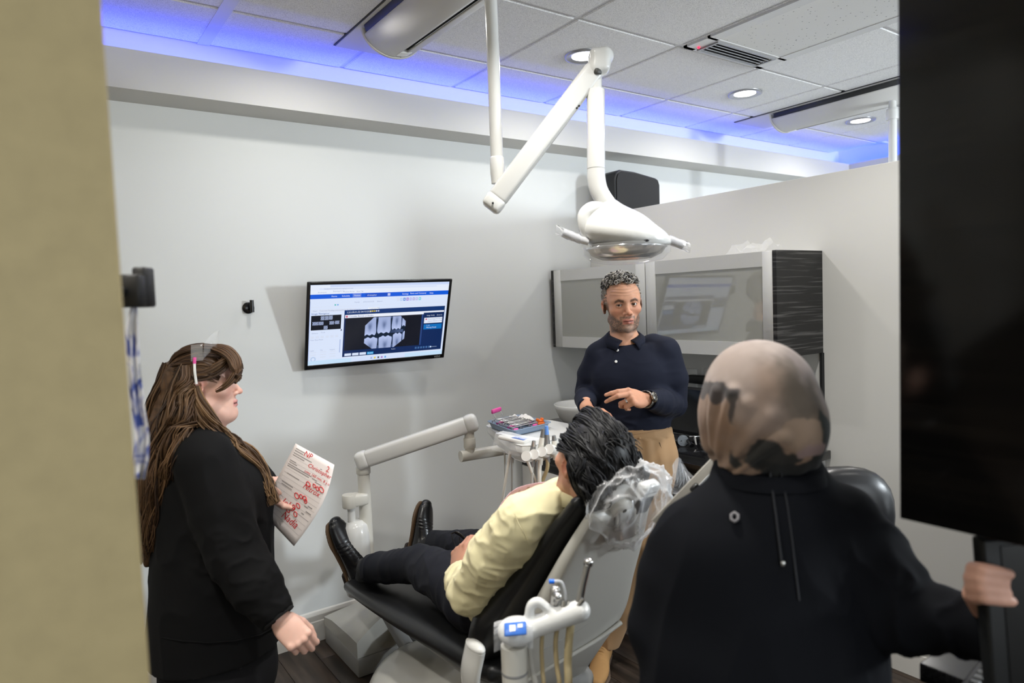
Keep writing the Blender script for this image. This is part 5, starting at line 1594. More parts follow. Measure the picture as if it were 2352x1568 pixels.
for k, (pts, r_, m) in enumerate([([(1218, 1462), (1219, 1500), (1224, 1545), (1232, 1600)], 0.006, M_HOSE), ([(1246, 1450), (1244, 1490), (1246, 1540), (1247, 1600)], 0.0045, M_TAN), ([(1280, 1436), (1276, 1480), (1279, 1530), (1284, 1600)], 0.005, M_TAN), ([(1312, 1424), (1307, 1470), (1304, 1520), (1303, 1600)], 0.0085, mat('sand hose', (0.48, 0.39, 0.22), 0.45))]):
    P = [at(*q, D2) for q in pts]
    P.append(V(P[-1][0] + 0.05, P[-1][1] + 0.12, 0.5)); P.append(V(AX - 0.14, 1.56, 0.43))
    MB().tube(spline(P, 7), r_, 10).build('hose', m, ah)

# ---------------------------------------------------------------- people: shared anatomy
def skin_mat(name, rough=0.45):
    return mat(name, (0.6, 0.35, 0.25), rough, spec=0.4, attr='Col', sss=0.12, bump=0.05, bscale=300, bdist=0.0006)


M_SKIN = skin_mat('skin')
M_HAIR = mat('hair', (0.05, 0.04, 0.03), 0.44, spec=0.35, attr='Col')
M_EYE = mat('eye white', (0.58, 0.54, 0.51), 0.12, spec=0.6)
M_IRIS = mat('brown iris', (0.03, 0.015, 0.008), 0.08, spec=0.7)


def head_ops(c, R, s, fem=False, ear=True):
    P = lambda x, y, z: c + R @ (V(x, y, z) * s)
    E = lambda x, y, z, rx, ry, rz, Q=None: Ell(P(x, y, z), V(rx, ry, rz) * s, R if Q is None else R @ Q)
    C = lambda pts, r, k=0.0: Chain([P(*p) for p in pts], [q * s for q in (r if hasattr(r, '__len__') else [r] * len(pts))], k=k)
    rx = lambda a: np.array(Matrix.Rotation(a, 3, 'X')); rz = lambda a: np.array(Matrix.Rotation(a, 3, 'Z')); ry = lambda a: np.array(Matrix.Rotation(a, 3, 'Y'))
    jw = 0.90 if fem else 1.0
    o = [(E(0, -0.014, 0.032, 0.0755, 0.097, 0.084), 'u', 0),
         (E(0, 0.022, 0.005, 0.0655, 0.066, 0.086), 'u', 0.03 * s),
         (E(0, 0.026, -0.058, 0.0535 * jw, 0.052, 0.055), 'u', 0.03 * s),
         (C([(-0.053 * jw, 0.005, -0.066), (-0.034, 0.05, -0.094), (0, 0.066, -0.104), (0.034, 0.05, -0.094), (0.053 * jw, 0.005, -0.066)], [0.016, 0.015, 0.0165, 0.015, 0.016]), 'u', 0.022 * s),
         (E(0, 0.075, -0.100, 0.02, 0.013, 0.014), 'u', 0.014 * s)]
    for q in (-1, 1):
        o.append((E(0.044 * q, 0.058, -0.024, 0.021, 0.017, 0.016), 'u', 0.022 * s))      # cheek
    o.append((C([(-0.050, 0.062, 0.017), (-0.022, 0.079, 0.022), (0, 0.081, 0.017), (0.022, 0.079, 0.022), (0.050, 0.062, 0.017)], [0.008, 0.009, 0.008, 0.009, 0.008] if not fem else [0.006] * 5), 'u', 0.014 * s))
    for q in (-1, 1):
        o.append((E(0.0315 * q, 0.094, 0.000, 0.019, 0.016, 0.0115), 's', 0.014 * s))      # socket
    # nose
    o.append((C([(0, 0.079, 0.012), (0, 0.089, -0.008), (0, 0.1015, -0.030)], [0.0075, 0.0078, 0.0098]), 'u', 0.010 * s))
    o.append((E(0, 0.1035, -0.0335, 0.0105, 0.0105, 0.009), 'u', 0.006 * s))
    for q in (-1, 1):
        o.append((E(0.0125 * q, 0.091, -0.0375, 0.0080, 0.0105, 0.0072), 'u', 0.005 * s))
        o.append((E(0.0075 * q, 0.1005, -0.0455, 0.0042, 0.0052, 0.004), 's', 0.003 * s))
    # muzzle, lips
    o.append((E(0, 0.066, -0.068, 0.033, 0.022, 0.026), 'u', 0.02 * s))
    o.append((C([(-0.023, 0.079, -0.0685), (-0.010, 0.0895, -0.0645), (0, 0.0905, -0.0655), (0.010, 0.0895, -0.0645), (0.023, 0.079, -0.0685)], [0.0025, 0.0048, 0.0044, 0.0048, 0.0025]), 'u', 0.004 * s))
    o.append((C([(-0.021, 0.079, -0.0705), (0, 0.0895, -0.0762), (0.021, 0.079, -0.0705)], [0.0025, 0.0062, 0.0025]), 'u', 0.004 * s))
    o.append((C([(-0.020, 0.086, -0.0700), (0, 0.096, -0.0706), (0.020, 0.086, -0.0700)], [0.0012, 0.0021, 0.0012]), 's', 0.002 * s))
    o.append((E(0, 0.0915, -0.0865, 0.014, 0.006, 0.004), 's', 0.008 * s))
    # lids
    for q in (-1, 1):
        o.append((E(0.0315 * q, 0.0715, 0.000, 0.0152, 0.0152, 0.0152), 'u', 0.004 * s))
        o.append((E(0.0315 * q, 0.0865, -0.0014, 0.0136, 0.0125, 0.0036), 's', 0.0015 * s))
        o.append((E(0.0315 * q, 0.0715, 0.000, 0.0128, 0.0128, 0.0128), 's', 0.001 * s))
    if ear:
        for q in (-1, 1):
            Q = rz(-0.42 * q) @ rx(-0.18)
            o.append((E(0.0765 * q, -0.010, -0.008, 0.0075, 0.0195, 0.031, Q), 'u', 0.005 * s))
            o.append((E(0.0835 * q, -0.004, -0.003, 0.006, 0.010, 0.017, Q), 's', 0.004 * s))
            o.append((C([(0.081 * q, -0.012, 0.020), (0.0835 * q, -0.025, 0.006), (0.082 * q, -0.022, -0.014), (0.077 * q, -0.008, -0.034)], [0.0035, 0.0035, 0.0035, 0.005]), 'u', 0.004 * s))
    return o


def eyes(c, R, s, target, parent):
    for q in (-1, 1):
        e = c + R @ (V(0.0315 * q, 0.0715, 0.0) * s)
        eb = MB().ball(e, 0.0127 * s, None, 20).build('eye', M_EYE, parent)
        g = nrm(target - e); Q = frame(g, V(0, 0, 1))
        Z = np.stack([Q[:, 0], Q[:, 2], g], 1)
        MB().lathe(e + g * 0.0102 * s, [(0.0061 * s, 0.0004), (0.0055 * s, 0.0022 * s), (0.003 * s, 0.0029 * s), (0.0003, 0.0031 * s)], Z, 18).build('iris', M_IRIS, eb)


def head_local(v, c, R, s):
    return (v - c) @ R / s


def ss(a, b, x):
    t = np.clip((x - a) / (b - a), 0, 1); return t * t * (3 - 2 * t)


def face_color(v, c, R, s, base, beard=None, brow=(0.05, 0.035, 0.025), lip=(0.50, 0.17, 0.14), stub=0.0):
    q = head_local(v, c, R, s)
    x, y, z = q[:, 0], q[:, 1], q[:, 2]; ax = np.abs(x)
    col = np.tile(V(base), (len(v), 1)).astype(float)
    n = fnoise(v, 60, 3); col *= (0.93 + 0.14 * n)[:, None]
    inhead = (z > -0.13)

    def mixc(m, cc):
        nonlocal col
        m = np.clip(m, 0, 1)[:, None]; col = col * (1 - m) + V(cc) * m
    red = V(base) * V(1.05, 0.80, 0.76)
    mixc(0.55 * np.exp(-((ax - 0.043) / 0.02) ** 2 - ((z + 0.028) / 0.022) ** 2) * (y > 0.02), red)
    mixc(0.6 * np.exp(-(ax / 0.016) ** 2 - ((z + 0.036) / 0.016) ** 2) * (y > 0.07), red)
    mixc(0.7 * (ax > 0.074) * (y < 0.02) * (z > -0.06) * (z < 0.04), red)
    mixc(0.35 * np.exp(-((ax - 0.031) / 0.02) ** 2 - ((z - 0.002) / 0.014) ** 2) * (y > 0.05), V(base) * V(0.72, 0.6, 0.58))
    mixc(ss(0.0245, 0.021, ax) * ss(0.0125, 0.0085, np.abs(z + 0.0705)) * (y > 0.077) * 0.8, lip)
    mixc(ss(0.022, 0.019, ax) * ss(0.0026, 0.0012, np.abs(z + 0.0704)) * (y > 0.075), V(0.12, 0.035, 0.03))
    if brow is not None:
        za = 0.0140 + 0.006 * np.clip((ax - 0.014) / 0.02, 0, 1) - 0.008 * np.clip((ax - 0.036) / 0.014, 0, 1)
        m = ss(0.0072, 0.0035, np.abs(z - za)) * ss(0.011, 0.016, ax) * ss(0.053, 0.046, ax) * (y > 0.03)
        mixc(m * (0.55 + 0.45 * fnoise(v, 700, 5, 2)), brow)
        mixc(ss(0.0016, 0.0006, np.abs(z - 0.0042 + 0.9 * (ax - 0.0315) ** 2 * 22)) * ss(0.0155, 0.012, np.abs(ax - 0.0315)) * (y > 0.07) * 0.9, V(0.03, 0.018, 0.014))
    if beard is not None:
        zl = -0.064 + 0.036 * np.clip((ax - 0.030) / 0.042, 0, 1)
        m = ss(0.004, -0.010, z - zl)
        m = np.maximum(m, ss(-0.046, -0.051, z) * ss(0.036, 0.030, ax) * (y > 0.06) * 0.8)
        m = np.maximum(m, ss(0.052, 0.06, ax) * ss(-0.012, 0.004, y) * ss(0.05, 0.03, y) * ss(0.03, 0.0, z))
        m *= ss(-0.03, 0.005, y + 0.25 * np.clip(z + 0.07, -1, 0) * 0) * ss(-0.128, -0.116, z)
        lipm = ss(0.026, 0.022, ax) * ss(0.0145, 0.010, np.abs(z + 0.0705)) * (y > 0.07)
        m *= (1 - lipm)
        chin = np.exp(-(x / 0.026) ** 2 - ((z + 0.104) / 0.018) ** 2)
        m *= (1 - 0.4 * np.exp(-((ax - 0.012) / 0.012) ** 2 - ((z + 0.092) / 0.008) ** 2))
        sp = 0.62 + 0.38 * (fnoise(v, 420, 11, 2) > 0.47)
        cc = V(beard)[None] * (1 - chin[:, None]) + V(0.30, 0.25, 0.22)[None] * chin[:, None]
        mm = np.clip(m * 0.92 * sp, 0, 1)[:, None]
        col = col * (1 - mm) + cc * mm
    if stub:
        m = ss(0.0, -0.03, z + 0.03) * (y > -0.02) * stub
        mixc(m, V(base) * V(0.55, 0.5, 0.48))
    return np.clip(col, 0, 1)


def hand_ops(w, d, nrm_, side, curls, thumb=((0.35, 0.75, -0.35), (0.75, 0.6, -0.3), (0.9, 0.35, -0.25)), s=1.0, spread=0.06):
    """w wrist, d pointing direction, nrm_ back of the hand; side 'L'/'R'; curls: 4 x (a1, a2, a3)"""
    d = nrm(d); N = nrm(V(nrm_) - d * (V(nrm_) @ d)); W = np.cross(d, N) * (1 if side == 'L' else -1)
    P = lambda x, y, z: w + s * (d * x + W * y + N * z)
    o = [(Loft([(P(-0.02, 0, 0), 0.027 * s, 0.020 * s), (P(0.015, 0, 0), 0.029 * s, 0.019 * s), (P(0.05, 0.001, 0), 0.0365 * s, 0.0165 * s), (P(0.086, 0.0, 0), 0.0385 * s, 0.0125 * s)], W), 'u', 0.004),
         (Ell(P(0.038, 0.022, -0.010), V(0.028, 0.016, 0.014) * s, np.stack([d, W, N], 1)), 'u', 0.012),
         (Ell(P(0.04, -0.024, -0.008), V(0.032, 0.013, 0.013) * s, np.stack([d, W, N], 1)), 'u', 0.012)]
    base = [(0.090, 0.0275), (0.094, 0.0095), (0.090, -0.0085), (0.082, -0.0255)]
    ln = [(0.043, 0.026, 0.021), (0.047, 0.029, 0.021), (0.043, 0.027, 0.021), (0.034, 0.021, 0.019)]
    for k in range(4):
        p = P(base[k][0], base[k][1], 0.0); a = 0.0; pts = [p - d * 0.014 * s, p]
        sp = spread * (1.5 - k)
        for j in range(3):
            a += curls[k][j]
            dd = nrm(d * math.cos(a) - N * math.sin(a) + W * sp * math.cos(a))
            p = p + dd * ln[k][j] * s; pts.append(p)
        r = [0.0102, 0.0104, 0.0092, 0.0083, 0.0068] if k < 3 else [0.009, 0.0092, 0.0082, 0.0073, 0.006]
        o.append((Chain(pts, [q * s for q in r], k=0.002), 'u', 0.0035))
        o.append((Ell(pts[1] + N * 0.003 * s, 0.0095 * s), 'u', 0.005))
    p = P(0.022, 0.024, -0.006); pts = [p]
    for j, t in enumerate(thumb):
        dd = nrm(d * t[0] + W * t[1] + N * t[2]); p = p + dd * (0.040, 0.032, 0.026)[j] * s; pts.append(p)
    o.append((Chain(pts, [0.0125 * s, 0.0115 * s, 0.0105 * s, 0.0085 * s], k=0.003), 'u', 0.006))
    return o


RELAX = [(0.5, 0.6, 0.4), (0.6, 0.7, 0.4), (0.7, 0.75, 0.45), (0.75, 0.8, 0.5)]


def march(px, py, ops, d0, d1, n=160):
    """first place along the sight line where the surface is met"""
    r = ray(px, py); t = np.linspace(d0, d1, n); x = EYE + t[:, None] * r[None]
    s = sdf_eval(ops, x, 0.3)
    i = int(np.argmax(s < 0)) if (s < 0).any() else n // 2
    if i == 0: return x[0]
    f = s[i - 1] / (s[i - 1] - s[i] + 1e-12)
    return x[i - 1] + (x[i] - x[i - 1]) * f


def sdf_normal(p, ops, e=0.002):
    X = np.array([p + V(e, 0, 0), p - V(e, 0, 0), p + V(0, e, 0), p - V(0, e, 0), p + V(0, 0, e), p - V(0, 0, e)])
    s = sdf_eval(ops, X, 0.3)
    return nrm(V(s[0] - s[1], s[2] - s[3], s[4] - s[5]))


def bundle(guide, spread, n, r, amp, freq, cols, rng, nseg=16, taper=0.35, flat=None):
    """n wavy strands following a guide curve"""
    G = np.array(spline(guide, 8)); L = len(G)
    t = np.linspace(0, 1, nseg)
    idx = t * (L - 1); i0 = np.clip(idx.astype(int), 0, L - 2); f = (idx - i0)[:, None]
    base = G[i0] * (1 - f) + G[i0 + 1] * f
    T = np.gradient(base, axis=0); T /= np.linalg.norm(T, axis=1, keepdims=True)
    u = np.cross(T, V(0.2, 0.3, 0.93)); u /= np.maximum(np.linalg.norm(u, axis=1, keepdims=True), 1e-6); w = np.cross(T, u)
    spr = np.interp(t, np.linspace(0, 1, len(spread)), spread)
    out = []
    gs = 9
    for k in range(n):
        if k % gs == 0:                                   # strands gather into locks that wave together
            ga = rng.uniform(0, 2 * math.pi); gr = math.sqrt(rng.uniform(0, 1)); gp = rng.uniform(0, 6.28); gp2 = rng.uniform(0, 6.28)
            gf = freq * rng.uniform(0.8, 1.2); gm = amp * rng.uniform(0.6, 1.3); gc = cols[rng.randrange(len(cols))]
        ox = gr * math.cos(ga) + 0.20 * rng.gauss(0, 1); oy = gr * math.sin(ga) + 0.20 * rng.gauss(0, 1)
        rr = math.hypot(ox, oy); a = math.atan2(oy, ox)
        ph = gp + rng.gauss(0, 0.35); ph2 = gp2 + rng.gauss(0, 0.35)
        fr = gf * rng.uniform(0.96, 1.04); am = gm * rng.uniform(0.85, 1.1)
        tl = rng.uniform(0.86, 1.0)
        wv = np.minimum(1, t * 3)
        p = base + u * (spr * rr * math.cos(a) + am * wv * np.sin(fr * t * 6.28 + ph))[:, None] + w * (spr * rr * math.sin(a) + am * wv * np.cos(fr * t * 6.28 + ph2))[:, None]
        m = max(4, int(nseg * tl)); rad = r * rng.uniform(0.7, 1.25) * np.interp(t, [0, 0.1, 0.7, 1], [0.7, 1, 1, taper])
        c = V(gc) * rng.uniform(0.7, 1.3)
        out.append((p[:m], rad[:m], c))
    return out


def folds(v, seed, s=(1, 1, 1), amp=0.004, freq=9.0, sharp=2.0):
    q = v * np.array(s)
    w = fnoise(q, freq, seed, 2)
    r = 1 - np.abs(2 * w - 1)
    return amp * (r ** sharp - 0.4)


def shoe(heel, toe, up, length_pad, names, mu, ms, parent, seam=None, lace=None, s=1.0, hsole=0.012):
    """laced shoe between two points on its sole"""
    X = nrm(toe - heel); Z = nrm(up - X * (up @ X)); Y = np.cross(Z, X); L = np.linalg.norm(toe - heel)
    P = lambda x, y, z: heel + X * (x * L) + Y * y * s + Z * z * s
    up_ops = [(Loft([(P(0.08, 0, 0.038), 0.030 * s, 0.036 * s), (P(0.25, 0, 0.040), 0.033 * s, 0.040 * s), (P(0.45, 0, 0.036), 0.036 * s, 0.036 * s), (P(0.68, 0, 0.028), 0.042 * s, 0.027 * s), (P(0.86, 0, 0.022), 0.036 * s, 0.021 * s), (P(0.93, 0, 0.020), 0.026 * s, 0.017 * s)], Y, k=0.02), 'u', 0),
              (Loft([(P(0.16, 0, 0.05), 0.031 * s, 0.045 * s), (P(0.19, 0, 0.088), 0.033 * s, 0.044 * s)], Y, False, True), 'u', 0.03),
              (Plane(P(0, 0, 0.010), -Z), 'i', 0)]
    def crease(v):
        q = (v - heel) @ X / L
        return 0.0012 * np.sin(q * 120) * np.exp(-((q - 0.60) / 0.07) ** 2) * ((v - heel) @ Z > 0.02)
    ob = organic(names, up_ops, 0.0035, mu, parent, None, crease)
    so = [(Loft([(P(0.07, 0, 0.006), 0.036 * s, 0.010), (P(0.3, 0, 0.006), 0.034 * s, 0.010), (P(0.5, 0, 0.006), 0.040 * s, 0.010), (P(0.70, 0, 0.006), 0.049 * s, 0.010), (P(0.86, 0, 0.006), 0.043 * s, 0.010), (P(0.93, 0, 0.006), 0.033 * s, 0.010)], Y, k=0.01), 'u', 0),
          (Plane(P(0, 0, 0.012), Z), 'i', 0), (Plane(P(0, 0, 0.0), -Z), 'i', 0)]
    organic('sole', so, 0.0035, ms, ob)
    hb = [(Loft([(P(0.07, 0, -0.008), 0.034 * s, 0.014), (P(0.24, 0, -0.008), 0.032 * s, 0.014)], Y), 'u', 0), (Plane(P(0, 0, 0.002), Z), 'i', 0), (Plane(P(0, 0, -0.016), -Z), 'i', 0)]
    organic('heel', hb, 0.004, mat('dark heel', (0.03, 0.02, 0.015), 0.5), ob)
    if lace:
        for k in range(5):
            x = 0.36 + k * 0.055
            z = 0.078 - k * 0.0058
            P0 = [P(x, -0.020, z - 0.010), P(x + 0.01, -0.008, z + 0.002), P(x + 0.02, 0.008, z + 0.002), P(x + 0.028, 0.020, z - 0.010)]
            MB().tube(spline(P0, 5), 0.0019, 7).build('lace', lace, ob)
        for q in (-1, 1):
            MB().tube(spline([P(0.36, 0, 0.082), P(0.33, 0.018 * q, 0.094), P(0.30, 0.03 * q, 0.085), P(0.335, 0.022 * q, 0.076), P(0.36, 0.002 * q, 0.081)], 5), 0.0016, 6).build('lace_loop', lace, ob)
        arc = []
        for k in range(13):
            a = math.pi * (k / 12)
            y = 0.041 * math.cos(a); z = 0.020 + 0.029 * math.sin(a) ** 0.8
            arc.append(P(0.73 - 0.02 * math.sin(a), y, z))
        MB().tube(arc, 0.0012, 6).build('toe_seam', lace, ob)
    return ob

# ---------------------------------------------------------------- the standing man in navy
def man():
    D = 2.80
    hc_ = at(1429, 697, D)
    yaw = math.radians(-4); F = -FW * math.cos(yaw) + RT * math.sin(yaw) * -1
    F = nrm(F + UP * -0.05)
    upv = nrm(UP + RT * -0.055)
    R = frame(F, upv); s = 0.96
    root = thing('person', 'grey haired bearded man in navy long sleeved polo and tan trousers, standing and pointing', 'person', on_z(1420, 1530, 0.0))
    sR, sL = at(1377, 818, 2.84), at(1527, 808, 2.80)
    eR, wR = at(1347, 900, 2.90), at(1346, 934, 2.70)
    eL, wL = at(1548, 928, 2.83), at(1484, 917, 2.56)
    nb = at(1433, 786, 2.835)
    hd = nrm(at(1430, 908, 2.47) - wL)
    HL = hand_ops(wL + hd * 0.005, hd, -FW * 0.80 + UP * 0.55, 'L',
                  [(0.42, 0.32, 0.15), (0.48, 0.62, 0.25), (1.15, 1.25, 0.6), (1.2, 1.3, 0.6)], ((0.75, 0.45, -0.5), (0.93, 0.05, -0.4), (0.97, -0.1, -0.25)), 0.98, 0.015)
    hdR = nrm(at(1362, 1010, 2.64) - wR)
    HRr = hand_ops(wR, hdR, UP * 0.8 + RT * -0.5, 'R', RELAX, s=1.0)
    neck = [(Loft([(hc_ + R @ V(0, -0.022, -0.075) * s, 0.054, 0.056), (nb + UP * 0.02, 0.056, 0.058), (nb - UP * 0.03, 0.075, 0.07)], RT), 'u', 0.02)]
    ad = [(Ell(hc_ + R @ V(0, 0.015, -0.128) * s, (0.008, 0.012, 0.012)), 'u', 0.02)]
    core = [(Loft([(nb - UP * 0.03, 0.09, 0.07), (at(1450, 830, 2.84), 0.14, 0.08), (at(1452, 900, 2.84), 0.13, 0.09), (at(1460, 985, 2.83), 0.12, 0.085)], RT), 'u', 0.03),
            (Chain([sL, eL, wL], [0.045, 0.038, 0.026]), 'u', 0.01), (Chain([sR, eR, wR], [0.045, 0.038, 0.026]), 'u', 0.01)]
    ops = head_ops(hc_, R, s) + neck + ad + core + HL + HRr
    base = (0.62, 0.33, 0.215)

    def col(v, n):
        c = face_color(v, hc_, R, s, base, beard=(0.085, 0.068, 0.058), brow=(0.045, 0.03, 0.022))
        q = head_local(v, hc_, R, s)
        wr = (q[:, 2] > 0.045) & (q[:, 2] < 0.085) & (q[:, 1] > 0.05)
        c[wr] *= (1 - 0.13 * np.clip(np.sin(q[wr, 2] * 480 + 1.5 * np.cos(q[wr, 0] * 50)) - 0.3, 0, 1))[:, None]
        hn = np.linalg.norm(v - wL, axis=1) < 0.25
        c[hn] = c[hn] * V(1.05, 0.98, 0.95)
        return c
    def brow_disp(v):
        q = head_local(v, hc_, R, s)
        m = ((q[:, 2] > 0.04) & (q[:, 2] < 0.09) & (q[:, 1] > 0.05))
        return np.where(m, 0.0007 * np.sin(q[:, 2] * 480 + 1.5 * np.cos(q[:, 0] * 50)), 0)
    body = organic('body', ops, 0.0026, M_SKIN, root, col, brow_disp)
    eyes(hc_, R, s, EYE + V(0.15, 0, -0.05), root)
    # curly short hair
    rng = random.Random(11)
    st = []
    n = 0
    while n < 1150:
        a, b = rng.uniform(-1, 1), rng.uniform(0, 1)
        th = rng.uniform(0, 2 * math.pi); zz = rng.uniform(-0.35, 1.0)
        d = V(math.sqrt(1 - zz * zz) * math.cos(th), math.sqrt(1 - zz * zz) * math.sin(th), zz)
        p = V(0, -0.014, 0.032) + d * V(0.0765, 0.098, 0.085)
        x, y, z = p
        fringe = 0.083 - 0.10 * max(0, abs(x) - 0.035) - 0.0
        front = y > 0.0 and z < fringe - 0.35 * max(0, 0.045 - y) and abs(x) < 0.066 and y > 0.022
        side = abs(x) > 0.055 and z < 0.0 and y > -0.005
        low = z < -0.045
        if front or side or low: continue
        if y > 0.03 and z < 0.06: continue
        n += 1
        top = ss(0.055, 0.095, np.array(z))
        if top > 0.35:
            rr = rng.uniform(0.0045, 0.0075); L = rng.uniform(0.010, 0.018) * (0.5 + top)
        else:
            rr = rng.uniform(0.001, 0.003); L = 0.004 + 0.004 * rng.random()
        nn = nrm(d / V(0.0765, 0.098, 0.085)); u = nrm(np.cross(nn, V(rng.uniform(-1, 1), rng.uniform(-1, 1), rng.uniform(-1, 1)))); w = np.cross(nn, u)
        t = np.linspace(0, 1, 9); turns = rng.uniform(0.9, 1.5) if top > 0.35 else 0.4
        loc = p[None] + nn * (L * np.sin(t * 2.2))[:, None] + u * (rr * np.sin(t * 6.28 * turns))[:, None] + w * (rr * (1 - np.cos(t * 6.28 * turns)) + 0.0 * t)[:, None]
        wpts = hc_ + (loc * s) @ R.T
        g = rng.random(); grey = 0.62 if top < 0.35 else (0.58 if g < 0.58 else 0.07)
        c = V(grey, grey * 0.94, grey * 0.86) * rng.uniform(0.5, 1.1) * (0.6 if top < 0.35 else 1.0)
        st.append((wpts, np.interp(t, [0, 0.6, 1], [0.0021, 0.0019, 0.0008]) * s, c))
    locks('hair', st, M_HAIR, root)
    # short scalp layer under the curls
    P = lambda x, y, z: hc_ + R @ (V(x, y, z) * s)
    cap = [(Ell(P(0, -0.016, 0.034), V(0.0775, 0.098, 0.0855) * s, R), 'u', 0),
           (Plane(P(0, 0.040, 0.060), R @ nrm(V(0, 0.72, -0.70))), 'i', 0),
           (Plane(P(0, 0.012, -0.01), R @ nrm(V(0, 0.92, -0.38))), 'i', 0), (Plane(P(0, 0, -0.055), R @ V(0, 0, -1)), 'i', 0)]
    organic('scalp_hair', cap, 0.004, M_HAIR, root, lambda v, n: np.clip(V(0.27, 0.255, 0.235)[None] * (0.6 + 0.9 * fnoise(v, 400, 2, 2))[:, None], 0, 1))
    # polo
    M_POLO = mat('navy knit', (0.009, 0.0115, 0.024), 0.8, spec=0.2, sheen=0.02, bump=0.25, bscale=420, bdist=0.0007)
    tor = [(Loft([(nb - UP * 0.012, 0.072, 0.072), (at(1440, 800, 2.835), 0.125, 0.085), (at(1450, 828, 2.84), 0.170, 0.105), (at(1453, 868, 2.84), 0.172, 0.125), (at(1456, 920, 2.84), 0.156, 0.118), (at(1461, 960, 2.83), 0.146, 0.11), (at(1462, 990, 2.83), 0.142, 0.106)], RT, False, True, 0.03), 'u', 0),
           (Ell(at(1412, 862, 2.785), (0.080, 0.045, 0.07), np.stack([RT, FW, UP], 1)), 'u', 0.06), (Ell(at(1488, 860, 2.775), (0.080, 0.045, 0.07), np.stack([RT, FW, UP], 1)), 'u', 0.06),
           (Chain([at(1400, 800, 2.84), sR + V(0, 0, 0.0), (sR + eR) / 2 - RT * 0.008, eR, (eR + wR) / 2, wR + nrm(wR - eR) * 0.004], [0.055, 0.060, 0.056, 0.046, 0.046, 0.034], False, True, 0.02), 'u', 0.03),
           (Chain([at(1500, 796, 2.83), sL, (sL + eL) / 2 + RT * 0.012, eL, (eL + wL) / 2, wL - nrm(wL - eL) * 0.022], [0.055, 0.062, 0.064, 0.052, 0.050, 0.036], False, True, 0.02), 'u', 0.03),
           (Ell(nb + UP * 0.035 - FW * 0.03, (0.058, 0.062, 0.05), np.stack([RT, FW, UP], 1)), 's', 0.012)]
    def pf(v):
        dL = np.linalg.norm(v - eL, axis=1); dR = np.linalg.norm(v - eR, axis=1)
        ax = nrm(wL - eL); t = (v - eL) @ ax
        ring = 0.0016 * np.sin(t * 120 + 3 * fnoise(v, 20, 4, 1)) * np.exp(-(dL / 0.11) ** 2)
        wst = np.exp(-((v[:, 2] - at(1460, 960, 2.8)[2]) / 0.06) ** 2)
        return ring + folds(v, 3, (1, 1, 2.6), 0.006, 9) * (0.3 + 0.6 * wst) + 0.002 * np.sin(((v - eR) @ nrm(wR - eR)) * 150) * np.exp(-(dR / 0.09) ** 2)
    shirt = organic('polo_shirt', tor, 0.0045, M_POLO, root, None, pf)
    MB().lathe(wL - nrm(wL - eL) * 0.03, [(0.036, -0.018), (0.0385, -0.012), (0.0385, 0.012), (0.036, 0.014)], frame(V(0.2, 0.1, 1), nrm(wL - eL))[:, [0, 1, 2]] if False else np.stack([frame(UP, nrm(wL - eL))[:, 0], np.cross(nrm(wL - eL), frame(UP, nrm(wL - eL))[:, 0]), nrm(wL - eL)], 1), 26, False).build('cuff', M_POLO, shirt)
    # collar: two flaps round the neck
    g = []; cN = nb + UP * 0.012
    m = 41
    for i in range(m):
        a = math.radians(-166 + 332 * i / (m - 1))           # 180 is the front
        dirv = FW * math.cos(a) + RT * math.sin(a)
        fr_ = abs(a) / math.radians(166)
        lift = 0.034 * (1 - fr_ ** 2) + 0.010
        r1 = 0.063 + 0.004 * fr_
        top = cN + dirv * r1 + UP * (lift - 0.010 * fr_) 
        bot = cN + dirv * (0.092 + 0.006 * fr_ ** 5) + UP * (-0.020 - 0.018 * fr_ ** 3) + RT * (0.022 * math.copysign(fr_ ** 8, a))
        mid = (top + bot) / 2 + dirv * 0.010 + UP * 0.006
        g.append([top - dirv * 0.004 - UP * 0.02, top, mid, bot])
    MB().sheet(np.array(g), 0.003).build('collar', M_POLO, shirt)
    for px, py in ((1423, 780.5), (1418.5, 805.5), (1415, 831)):
        p = march(px, py, tor, 2.5, 2.95); nn = sdf_normal(p, tor)
        MB().lathe(p + nn * 0.0045, [(0.0058, 0), (0.0058, 0.0018), (0.004, 0.0024), (0.0005, 0.0018)], np.stack([nrm(np.cross(nn, UP)), np.cross(nn, nrm(np.cross(nn, UP))), nn], 1), 18).build('button', mat('pearl button', (0.72, 0.72, 0.70), 0.25), shirt)
    pl_ = [march(1416 + (py - 780) * -0.16, py, tor, 2.5, 2.95) for py in (778, 800, 820, 845)]
    MB().tube([p - FW * 0.0005 for p in pl_], 0.0012, 6).build('placket_edge', M_POLO, shirt)
    # trousers
    M_TAN_ = mat('tan twill', (0.40, 0.245, 0.125), 0.7, spec=0.25, sheen=0.1, bump=0.15, bscale=500, bdist=0.0006)
    hipL, hipR = at(1500, 1050, 2.82), at(1424, 1050, 2.85)
    kL, kR = at(1480, 1235, 2.80), at(1412, 1235, 2.86)
    fL = on_z(1398, 1538, 0.0); fR = fL - RT * 0.20 + FW * 0.10; fR[2] = 0
    aL = V(fL[0], fL[1], 0.10) + FW * 0.06; aR = V(fR[0], fR[1], 0.10) + FW * 0.06
    tro = [(Loft([(at(1462, 979, 2.83), 0.146, 0.109), (at(1463, 1000, 2.83), 0.150, 0.115), (at(1463, 1045, 2.83), 0.158, 0.122), (at(1462, 1085, 2.83), 0.150, 0.118)], RT, True, False, 0.03), 'u', 0),
           (Chain([hipL, kL, aL], [0.100, 0.075, 0.062], False, True, 0.03), 'u', 0.03), (Chain([hipR, kR, aR], [0.095, 0.075, 0.062], False, True, 0.03), 'u', 0.03)]
